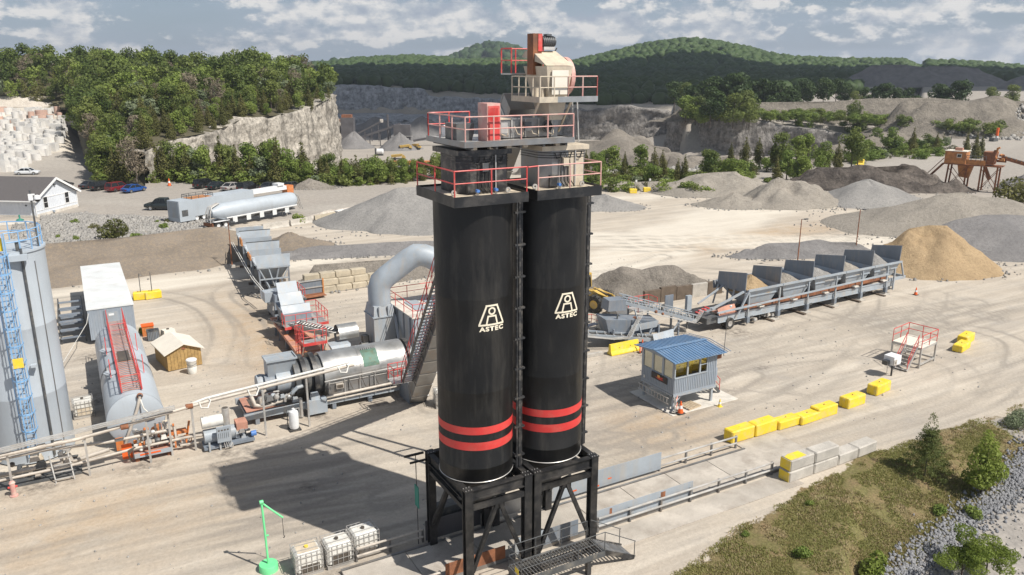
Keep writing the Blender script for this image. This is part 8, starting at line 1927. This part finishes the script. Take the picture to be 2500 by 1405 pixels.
def put(kind, where, x, y, s, z=None, sz=None):
    nm, lb = LB[kind]; nv = 3 if kind in ('oak', 'bright', 'cedar', 'dark') else 2
    plant(kind + str(rnd.randrange(nv)), nm, lb + ' ' + where, 'bush' if kind in ('bush', 'scrub') else 'tree', x, y, lz(x, y) if z is None else z, s, lb + 's ' + where, rnd.uniform(0, 6.28), sz)
# front row along the parking lot
ROW = [(4.5, 188), (6.5, 186), (10, 177.5), (16.5, 169.5), (23, 164), (29.5, 158.8), (36, 154.3), (42, 150.5), (48.5, 147.3), (55, 145.8), (61, 146.8), (67, 146)]
for row in range(3):
    n = 34 - 2 * row
    for i in range(n):
        u = (i + rnd.uniform(.1, .9)) / n * (len(ROW) - 1); k = min(int(u), len(ROW) - 2); q = u - k
        x = ROW[k][0] * (1 - q) + ROW[k + 1][0] * q; y = ROW[k][1] * (1 - q) + ROW[k + 1][1] * q
        x += .55 * (3.5 * row + rnd.uniform(1.8, 3.4)); y += .83 * (3.5 * row + rnd.uniform(2.0, 3.6))
        kind = rnd.choices(['cedar', 'bright', 'oak', 'silver'], [5, 4, 2.0, .8])[0]; sm_ = 1 - .36 * float(sstep(36, 48, x))
        put(kind, 'in the row behind the parked cars', x, y, sm_ * (rnd.uniform(.75, 1.42) if kind != 'oak' else rnd.uniform(.75, 1.0)), max(-2, lz(x, y)))
for k in range(14):
    x, y, _ = azd(rnd.uniform(262, 405), rnd.uniform(174, 188), 0); put(rnd.choice(['oak', 'bright', 'cedar']), 'at the foot of the wooded hill by the cliff end', x, y, rnd.uniform(.9, 1.25), 0)
# wood on the left hill: the nearest crowns one by one, the rest as one wood
NI = len(hpx) - 1
hill_pts = []
for k in range(3000):
    i = rnd.uniform(0, NI); t_ = rnd.uniform(.012, 1.12) ** 1.15
    p = hpx[int(i)]
    if p < 262 and t_ < .10: continue
    hill_pts.append((i, t_))
hill_pts += [(rnd.uniform(float(np.searchsorted(hpx, 396)), NI), rnd.uniform(.004, .09)) for _ in range(700)]
sel = []
for i, t_ in hill_pts:
    X, Y, Z = [float(v) for v in hill_pt(np.array([i]), np.array([t_]))]
    if all((X - q[0]) ** 2 + (Y - q[1]) ** 2 > 3.05 ** 2 for q in sel): sel.append((X, Y, Z, t_, hpx[int(i)]))
sel.sort(key=lambda q: math.hypot(q[0], q[1]) + 60 * q[3])
stuffV, stuffF, stuffT, stuffM = [], [], [], []
wood = {k: [[], [], [], 0] for k in ('oak', 'cedar', 'bright', 'bare', 'silver')}
LOW = {}
for key, (f_l, sz_) in {'oak': (lambda s: decid_lobes(s, 8.5, 3.5, .2, 11), .82), 'bright': (lambda s: decid_lobes(s, 7.5, 3.0, .2, 10), .75), 'cedar': (lambda s: cedar_lobes(s, 7.5, 2.0, 12), .62), 'bare': (lambda s: decid_lobes(s, 8, 2.8, .25, 8), .95), 'silver': (lambda s: decid_lobes(s, 6.5, 2.6, .2, 9), .66)}.items():
    LOW[key] = [leaf_cloud(f_l(100 + j), 560, sz_ * .84, 200 + j, .25, .17 if key == 'bare' else (.6 if key == 'cedar' else 1.0)) for j in range(4)]
def add_wood(w_, kind, X, Y, Z, s, a, q=1.0, dz=0.0):
    V, F, tn = LOW[kind][rnd.randrange(4)]
    c_, s_ = math.cos(a), math.sin(a)
    V2 = np.stack([(V[:, 0] * c_ - V[:, 1] * s_) * s + X, (V[:, 0] * s_ + V[:, 1] * c_) * s + Y, V[:, 2] * s * q + Z - dz * s], 1)
    w_[kind][0].append(V2); w_[kind][1].append(F + w_[kind][3]); w_[kind][2].append(np.clip(tn * .6 + rnd.random() * .55 - .1, 0, 1)); w_[kind][3] += len(V)
ind = 0
for X, Y, Z, t_, p in sel:
    edge = t_ < .16 and p > 395; zn = float(fbm2(np.array([X / 26]), np.array([Y / 26]), 77, 2)[0])
    kind = rnd.choices(['oak', 'bright', 'cedar', 'bare', 'silver'], [2.2, 1.8, 5, .6, .5] if edge else [5 + 5 * zn, 2.6 - 3 * min(zn, .5), 2.2, 1.6 if zn > .15 else .3, 1.2 if zn < -.2 else .3])[0]
    s = rnd.uniform(.6, 1.25) * (.8 if edge else 1.0)
    if t_ > 1.0: s *= .9
    if ind < 100: put(kind, 'on the wooded hill above the cliff', X, Y, s, Z - .2); ind += 1
    else: add_wood(wood, kind, X, Y, Z - .2, s, rnd.uniform(0, 6.28))
for k, (vs_, fs_, ts_, n_) in wood.items():
    if not vs_: continue
    o = np_mesh('hill_wood', np.concatenate(vs_), np.concatenate(fs_), {'oak': 'leaf_oak', 'bright': 'leaf_bright', 'cedar': 'leaf_cedar', 'bare': 'twig_bare', 'silver': 'leaf_silver'}[k], None, False, tone_attr(np.concatenate(ts_)))
    o['kind'] = 'stuff'; o['label'] = {'oak': 'mass of dark broadleaf crowns covering the left hill', 'bright': 'mass of fresh green crowns covering the left hill', 'cedar': 'mass of olive cedars covering the left hill', 'bare': 'grey leafless crowns scattered over the left hill', 'silver': 'silvery crowns scattered over the left hill'}[k]; o['category'] = 'woods'
# bushes and trees round the pit rim on the right
def band(pxs, ds, n, kinds, wts, where, smin, smax, zoff=0.0, zfix=None):
    for i in range(n):
        u = rnd.random(); px = pxs[0] + (pxs[1] - pxs[0]) * (i + u) / n; d = ds[0] + (ds[1] - ds[0]) * ((i + u) / n if len(ds) == 2 else 0) + rnd.uniform(-1, 1) * (ds[2] if len(ds) > 2 else 5)
        x, y, _ = azd(px, d, 0); put(rnd.choices(kinds, wts)[0], where, x, y, rnd.uniform(smin, smax), lz(x, y) + zoff if zfix is None else zfix)
band((1400, 1660), (160, 152, 3), 14, ['cedar', 'scrub', 'bright'], [3, 4, 1], 'at the pit rim right of the silos', .55, .95)
band((1395, 1620), (172, 168, 5), 14, ['bright', 'bush', 'cedar'], [3, 3, 2], 'at the pit rim right of the silos', .55, .9, 1.0)
band((1690, 2020), (168, 176, 4), 14, ['bright', 'oak', 'bush', 'cedar'], [4, 2, 2, 2], 'below the right quarry wall', .6, .95)
band((1760, 2080), (188, 205, 9), 12, ['cedar', 'bright', 'oak'], [3, 2, 1], 'below the right quarry wall', .7, 1.0, 2.0)
band((2040, 2360), (240, 290, 8), 14, ['cedar', 'bright', 'scrub', 'bush'], [3, 2, 2, 2], 'beside the upper haul road', .7, 1.1)
band((1790, 2330), (306, 312, 4), 26, ['bright', 'bush', 'scrub', 'oak'], [5, 2, 2, 1], 'along the top of the right quarry wall', .7, 1.15, .6)
band((1640, 1800), (300, 300, 14), 14, ['oak', 'bright', 'dark'], [4, 3, 2], 'at the left end of the right quarry wall', 1.1, 1.6, 1.0, 2.0)
band((1620, 1900), (350, 365, 14), 18, ['dark', 'oak'], [4, 2], 'behind the right quarry wall', 1.2, 1.9, 0, 3.0)
band((1900, 2280), (380, 400, 8), 16, ['dark', 'oak'], [5, 1], 'in the dark line under the far stockpiles', .9, 1.5)
band((2340, 2420), (400, 400, 8), 2, ['oak', 'bright'], [1, 1], 'alone beside the upper road', .9, 1.1)
band((840, 880), (245, 250, 4), 4, ['cedar', 'bright'], [2, 1], 'at the foot of the cliff corner', .9, 1.3)
put('scrub', 'at the right edge under the rusty hopper', 138.5, 76.0, 2.0)
def thicket(name, label, px0, px1, d0, d1, n, s0, s1, wts, zf=None):
    w_ = {k: [[], [], [], 0] for k in LOW}
    for i in range(n):
        px = rnd.uniform(px0, px1); q = (px - px0) / (px1 - px0); d = d0(q) + rnd.random() * (d1(q) - d0(q)); x, y, _ = azd(px, d, 0)
        add_wood(w_, rnd.choices(['bright', 'cedar', 'oak', 'silver'], wts)[0], x, y, (lz(x, y) if zf is None else zf(q, x, y)) - .2, rnd.uniform(s0, s1), rnd.uniform(0, 6.28), .72, 1.6)
    for k, (vs_, fs_, ts_, n_) in w_.items():
        if vs_:
            o = np_mesh(name, np.concatenate(vs_), np.concatenate(fs_), {'oak': 'leaf_oak', 'bright': 'leaf_bright', 'cedar': 'leaf_cedar', 'silver': 'leaf_silver'}[k], None, False, tone_attr(np.concatenate(ts_)))
            o['kind'] = 'stuff'; o['label'] = {'oak': 'dark green', 'bright': 'bright green', 'cedar': 'olive', 'silver': 'pale'}[k] + ' ' + label; o['category'] = 'scrub'
thicket('rim_thicket', 'scrub thicket along the pit rim right of the silos', 1390, 1720, lambda q: 147 - 3 * q, lambda q: 178 - 8 * q, 230, .32, .7, [4, 5, 1, 1])
thicket('wall_thicket', 'scrub thicket on top of the right quarry wall', 1770, 2380, lambda q: 299 - 4 * q, lambda q: 326 - 12 * q, 300, .38, .85, [6, 3, 2, .5], lambda q, x, y: 4.6 - 4 * max(0, q - .4))
thicket('slope_thicket', 'scrub thicket on the slope below the right quarry wall', 1730, 2260, lambda q: 164 + 66 * q, lambda q: 190 + 95 * q, 300, .38, .85, [4, 5, 2, 1])
thicket('row_thicket', 'undergrowth filling the row behind the parked cars', 270, 1015, lambda q: 177 - 21 * min(1, q * 1.45), lambda q: 188 - 22 * min(1, q * 1.45), 210, .42, .86, [4, 5, 2, 1], lambda q, x, y: 0)
# weeds on the stony slope below the office
for k in range(16):
    x = rnd.uniform(-3, 16); y = rnd.uniform(108, 131); put('bush' if rnd.random() < .5 else 'scrub', 'on the stony slope below the office', x, y, rnd.uniform(.22, .5))
plant('scrub0', 'scrub_bush', 'largest round green bush on the stony slope below the office', 'bush', 4.4, 116.8, 0, 1.25); plant('bush1', 'green_bush', 'bright bush at the lower edge of the stony slope', 'bush', 6.6, 111.3, 0, .85)
plant('bush0', 'green_bush', 'green bush by the jersey barriers under the tanker', 'bush', 28.6, 115.5, 0, .8); plant('bush1', 'green_bush', 'tufted shrub behind the small blue skip', 'bush', 42.7, 121.5, .8, .7); plant('bush0', 'weed_clump', 'weeds growing on the brown bank beside the loader', 'weeds', 51.2, 61.2, 1.0, .55); plant('bush1', 'weed_clump', 'weeds growing beside the orange cabinet', 'weeds', 3.9, 71.8, 0, .4)

# ------------------------------------------------------------------ far woods on the ridges (one mass)
rg = np.random.default_rng(5)
def far_wood(n, d0, d1, a0, a1, s0, s1, seed, keep=None):
    rg = np.random.default_rng(seed)
    d = np.sqrt(rg.uniform(d0 ** 2, d1 ** 2, n)); a = np.arctan(rg.uniform(a0, a1, n))
    r, f = d * np.sin(a), d * np.cos(a); x, y = f * SB + r * CB, f * CB - r * SB; z = land_z(x, y)
    ok = np.ones(n, bool) if keep is None else keep(d, np.tan(a), z)
    x, y, z = x[ok], y[ok], z[ok]; n = len(x)
    bm = bmesh.new(); bmesh.ops.create_icosphere(bm, subdivisions=2, radius=1)
    bv = np.array([v.co[:] for v in bm.verts]); bf = np.array([[v.index for v in f_.verts] for f_ in bm.faces]); bm.free()
    m_ = len(bv)
    s = rg.uniform(s0, s1, n)
    jit = 1 + .42 * (rg.random((n, m_)) - .5)
    V = bv[None] * jit[:, :, None] * (s[:, None, None] * np.array([1, 1, .95])) + np.stack([x, y, z + s * .55], 1)[:, None, :]
    F = bf[None] + (np.arange(n) * m_)[:, None, None]
    tn = np.clip(np.repeat(rg.random(n) ** 1.5 * .7, m_) + .3 * rg.random(n * m_), 0, 1)
    return V.reshape(-1, 3), F.reshape(-1, 3), tn
for nm, args in (('ridge_wood', (7600, 900, 1560, -.36, .72, 3.6, 7.2, 1)), ('ridge_wood', (900, 1900, 2400, -.25, .2, 9, 14, 3))):
    V, F, tn = far_wood(*args); o = np_mesh(nm, V, F, 'leaf_far', None, False, tone_attr(tn)); o['kind'] = 'stuff'; o['label'] = 'dense green woodland covering the far ridges' if args[1] < 1500 else 'dark woodland on the farthest hill behind the ridge'; o['category'] = 'woods'
V, F, tn = far_wood(2400, 655, 930, -.3, .7, 3.2, 6.5, 2, lambda d, a, z: (z > -1) & ~((a > .33) & (d < 760))); V2, F2, t2 = far_wood(1500, 445, 690, .03, .42, 2.6, 5.2, 6, lambda d, a, z: (z > -4) & ~((a > .33) & (d > 520)) & (d > interp(a, PIT_FAR) + 22)); F = np.concatenate([F, F2 + len(V)]); V = np.concatenate([V, V2]); tn = np.concatenate([tn, t2])
o = np_mesh('valley_wood', V, F, 'leaf_dark', None, False, tone_attr(tn)); o['kind'] = 'stuff'; o['label'] = 'dark belt of trees between the quarry and the ridges'; o['category'] = 'woods'

# ------------------------------------------------------------------ stones
def stones(name, label, pts, smin, smax, mat, seed):
    rg = np.random.default_rng(seed); n = len(pts)
    bv = np.array([(-1, -1, -1), (1, -1, -1), (1, 1, -1), (-1, 1, -1), (-.7, -.7, 1), (.7, -.7, 1), (.7, .7, 1), (-.7, .7, 1)], float); bf = np.array([(0, 3, 2, 1), (4, 5, 6, 7), (0, 1, 5, 4), (1, 2, 6, 5), (2, 3, 7, 6), (3, 0, 4, 7)])
    V = bv[None] * (1 + .7 * (rg.random((n, 8, 3)) - .5)) * (rg.uniform(smin, smax, (n, 1, 1)) * .5 * rg.uniform(.55, 1.3, (n, 1, 3)))
    e = rg.normal(size=(n, 3)); a = rg.uniform(0, 6.28, n)
    c_, s_ = np.cos(a)[:, None], np.sin(a)[:, None]
    V = np.stack([V[:, :, 0] * c_ - V[:, :, 1] * s_, V[:, :, 0] * s_ + V[:, :, 1] * c_, V[:, :, 2] + V[:, :, 0] * e[:, :1] * .4], 2)
    V = V + np.array(pts)[:, None, :]
    F = bf[None] + (np.arange(n) * 8)[:, None, None]
    o = np_mesh(name, V.reshape(-1, 3), F.reshape(-1, 4), mat); o['kind'] = 'stuff'; o['label'] = label; o['category'] = 'stones'
    return o
rg = np.random.default_rng(8)
x = rg.uniform(-8, 19, 13000); y = rg.uniform(106, 140, 13000)
ok = (y > 106.5 + .18 * (x + 3) + fbm2(x / 3, y / 3, 70)) & (y < 139.5 - .95 * (x + 5) + 6 + 2 * fbm2(x / 4, y / 4, 71)) & ((x > -4.6) | (y < 134))
x, y = x[ok], y[ok]; stones('slope_stones', 'pale grey broken stone covering the slope below the office', np.stack([x, y, land_z(x, y) + .05], 1), .15, .46, 'rock_grey', 1)
x = rg.uniform(24, 60, 5600); y = np.interp(x, *zip(*sorted(RIP))) + rg.normal(size=5600) * .5 - .4
stones('riprap', 'blue grey angular stones along the foot of the grass bank', np.stack([x, y, land_z(x, y) + .04], 1), .05, .18, 'rock_blue', 2)
x = rg.uniform(26, 70, 1500); y = np.interp(x, *zip(*sorted(RIP))) - rg.uniform(.8, 9, 1500) ; stones('loose_stones', 'scattered loose stones on the grey slope at lower right', np.stack([x, y, land_z(x, y) + .02], 1), .04, .13, 'rock_grey', 3)
a_ = [azd(rg.uniform(2250, 2560), rg.uniform(296, 330), 0) for _ in range(900)]
def hz_at(x, y): 
    c_ = azd(2330, 318, 0); r = ((x - c_[0]) * CB - (y - c_[1]) * SB) / 44; f = ((x - c_[0]) * SB + (y - c_[1]) * CB) / 18
    return np.maximum(0, 11 * (1 - np.hypot(np.maximum(np.abs(r) - .5, 0) * 2, f)))
P_ = np.array(a_); stones('scree_stones', 'broken rock strewn over the stony slope at upper right', np.stack([P_[:, 0], P_[:, 1], land_z(P_[:, 0], P_[:, 1]) + hz_at(P_[:, 0], P_[:, 1]) * .85], 1), .4, 1.4, 'rock_grey', 4)
P_ = np.array([azd(rg.uniform(1420, 1760), rg.uniform(168, 235), 0) for _ in range(900)]); stones('pit_rim_stones', 'pale boulders tipped over the pit rim among the bushes', np.stack([P_[:, 0], P_[:, 1], land_z(P_[:, 0], P_[:, 1]) + .3], 1), .6, 1.9, 'rock_grey', 5)
sp = []
for hx_, hy_, hz_, dx_, dy_, rz_ in SPILL:
    n_ = int(min(200, 6 * (dx_ + dy_))); a = rg.uniform(0, 6.28, n_); q = rg.uniform(.40, .58, n_) + .06 * rg.random(n_) ** 3; u_, v_ = dx_ * q * np.cos(a), dy_ * q * np.sin(a)
    X_ = hx_ + u_ * math.cos(rz_) - v_ * math.sin(rz_); Y_ = hy_ + u_ * math.sin(rz_) + v_ * math.cos(rz_); sp.append(np.stack([X_, Y_, land_z(X_, Y_) + .04], 1))
stones('spill_stones', 'coarse stones rolled to the feet of the stockpiles', np.concatenate(sp), .07, .3, 'gravel_grey', 7)
x = rg.uniform(-8, 60, 900); y = rg.uniform(30, 75, 900); stones('yard_pebbles', 'small loose stones scattered over the dusty yard', np.stack([x, y, land_z(x, y) + .01], 1), .04, .13, 'rock_grey', 6)

# ------------------------------------------------------------------ grass on the bank
def tufts(name, label, n, seed, mat, h0, h1, dens):
    rg = np.random.default_rng(seed); x = rg.uniform(14, 56, n); yb_ = interp(x, BANK); y = yb_ - .1 - rg.random(n) * 8.5 + .5
    keep = (y < yb_ + .5 * fbm2(x / 2, y / 2, 90)) & (y > np.interp(x, *zip(*sorted(RIP))) - .3) & (fbm2(x / 1.4, y / 1.4, seed + 80, 3) > dens) & ((x < 49) | (rg.random(n) < .25))
    x, y = x[keep], y[keep]; z = land_z(x, y); n = len(x); nb_ = 5
    a = rg.uniform(0, 6.28, (n, nb_)); h_ = rg.uniform(h0, h1, (n, nb_)); ln = rg.uniform(.3, 1.0, (n, nb_)) * h_; w_ = .018 + .02 * rg.random((n, nb_))
    bx_ = x[:, None] + .06 * rg.normal(size=(n, nb_)); by_ = y[:, None] + .06 * rg.normal(size=(n, nb_)); bz = np.repeat(z[:, None], nb_, 1) - .01
    ca, sa = np.cos(a), np.sin(a)
    p0 = np.stack([bx_ - sa * w_, by_ + ca * w_, bz], 2); p1 = np.stack([bx_ + sa * w_, by_ - ca * w_, bz], 2); p2 = np.stack([bx_ + ca * ln, by_ + sa * ln, bz + h_], 2)
    V = np.stack([p0, p1, p2], 2).reshape(-1, 3); F = np.arange(len(V)).reshape(-1, 3)
    tn = np.repeat(np.clip(np.repeat(.5 + .5 * fbm2(x / 2, y / 2, 95), nb_) * .6 + .4 * rg.random(n * nb_), 0, 1), 3)
    o = np_mesh(name, V, F, mat, None, False, tone_attr(tn)); o['kind'] = 'stuff'; o['label'] = label; o['category'] = 'grass'
tufts('bank_grass', 'patchy green and brown grass on the bank at lower right', 56000, 1, 'grass_blade', .03, .11, -.25)
tufts('dry_grass', 'straw coloured dry grass among the green on the bank', 18000, 2, 'grass_dry', .03, .13, .0)

# ------------------------------------------------------------------ young trees on the bank, close enough to show leaves
def sapling(name, label, cat, x, y, lobes, n, size, mat, H_, flat, seed, r0=.05, bark='bark'):
    z = lz(x, y); t = thing(name, label, cat, (x, y, z))
    V, F, tn = leaf_cloud(lobes, n, size, seed, .3, flat); np_mesh('crown', V, F, mat, t, False, tone_attr(tn)); limbs(seed, H_, max(l[3] for l in lobes) * 1.4, r0, 9).build('trunk', bark, t, True)
def pine_lobes():
    L = []; rg = random.Random(4)
    for k in range(9):
        z = .35 + .29 * k; w_ = 1.38 * (1 - k / 10.2)
        for j in range(7):
            a = j * .9 + k * .5 + rg.uniform(-.2, .2)
            for q in (.35, .7, 1.0): L.append((w_ * q * math.cos(a), w_ * q * math.sin(a), z + .10 * q, .19, .19, .13))
    for k in range(7):
        z = 2.75 + .15 * k; w_ = .42 * (1 - k / 8)
        for j in range(5): a = j * 1.26 + k; L.append((w_ * math.cos(a), w_ * math.sin(a), z + .12, .06, .06, .11))
    L += [(0, 0, 3.7, .04, .04, .22)]
    return L
sapling('pine_tree', 'young pine with spiky leader standing on the grass bank', 'tree', 40.2, 24.3, pine_lobes(), 9500, .13, 'leaf_pine', 3.6, .3, 70)
sapling('maple_tree', 'leafy bright green young tree right of the pine on the bank', 'tree', 41.9, 22.0, [(0, 0, 2.9, .5, .5, .55), (.3, .2, 2.2, .7, .7, .6), (-.5, .1, 2.0, .6, .6, .6), (.1, -.4, 1.6, .7, .7, .6), (.7, -.2, 1.3, .6, .6, .5), (-.7, -.2, 1.2, .6, .6, .5), (0, .3, .9, .9, .8, .5), (.5, .4, 3.2, .3, .3, .4), (.9, .3, .6, .5, .5, .4)], 4200, .17, 'leaf_lime', 3.2, .8, 71)
sl_ = []
rq = random.Random(9)
for k in range(16):
    a = rq.uniform(0, 6.28); rr = rq.uniform(.3, 1.8); sl_.append((rr * math.cos(a), rr * math.sin(a) * .8, .9 + rq.uniform(0, 1.3), .5, .5, .16))
sapling('sumac_tree', 'spreading sumac with feathery leaves at the bottom right edge', 'tree', 34.6, 18.4, sl_, 5200, .18, 'leaf_lime', 2.0, .35, 72)
sapling('sumac_tree', 'lower sumac with feathery leaves right beside the spreading one', 'tree', 36.3, 18.2, [(a * 1.1, b_ * 1.1, z_ * .8, .5, .5, .16) for a, b_, z_, _, _, _ in sl_[:11]], 4000, .18, 'leaf_lime', 1.6, .35, 75)
sapling('lime_bush', 'lime green broad leaved bush at the bottom edge of the bank', 'bush', 30.3, 20.1, [(0, 0, .5, .55, .5, .4), (.5, .1, .7, .4, .4, .4), (-.4, -.1, .4, .4, .4, .3)], 900, .2, 'leaf_lime', .9, .8, 73, .03)
sapling('flowering_shrub', 'shrub with whitish flower heads at the top right of the bank', 'bush', 50.9, 25.2, [(0, 0, .5, .8, .7, .5), (.7, .2, .5, .6, .6, .45), (-.5, .1, .4, .5, .5, .4)], 2200, .12, 'leaf_silver', .9, .7, 74, .03)
for k, (x, y, s_, lb) in enumerate([(38.0, 21.9, .3, 'small dark shrub between the grass and the stones'), (39.6, 21.0, .35, 'little bright shrub among the riprap stones'), (31.5, 24.9, .16, 'low weed clump at the corner of the concrete apron'), (44.8, 23.2, .28, 'low shrub right of the young leafy tree'), (26.5, 24.4, .15, 'weed clump on the near edge of the grass bank'), (27.6, 21.9, .3, 'pale straw clump above the lime green bush')]):
    plant('bush%d' % (k % 2), 'small_shrub', lb, 'bush', x, y, lz(x, y), s_)
# cumulus overhead of the ridge: shades the far quarry
c_ = azd(1400, 760, 0); off = SUN_DIR / SUN_DIR.z * 620
cloud('cloud', c_[0] + off.x, c_[1] + off.y, 620, 620, 330, 70, 3)

# ------------------------------------------------------------------ the summer haze between the yard and the ridges
hz_o = B('haze', None, None, (-5600, 5600, -5600, 5600, -48, 140)); hz_o['kind'] = 'stuff'
hm = bpy.data.materials.new('haze_air'); hm.use_nodes = True; hn = hm.node_tree; hn.nodes.remove(hn.nodes['Principled BSDF'])
pv = hn.nodes.new('ShaderNodeVolumePrincipled'); pv.inputs['Color'].default_value = (0.80, 0.88, 1.0, 1); pv.inputs['Density'].default_value = 0.00016; pv.inputs['Anisotropy'].default_value = 0.2
hn.links.new(pv.outputs[0], hn.nodes['Material Output'].inputs['Volume']); hz_o.data.materials.append(hm)
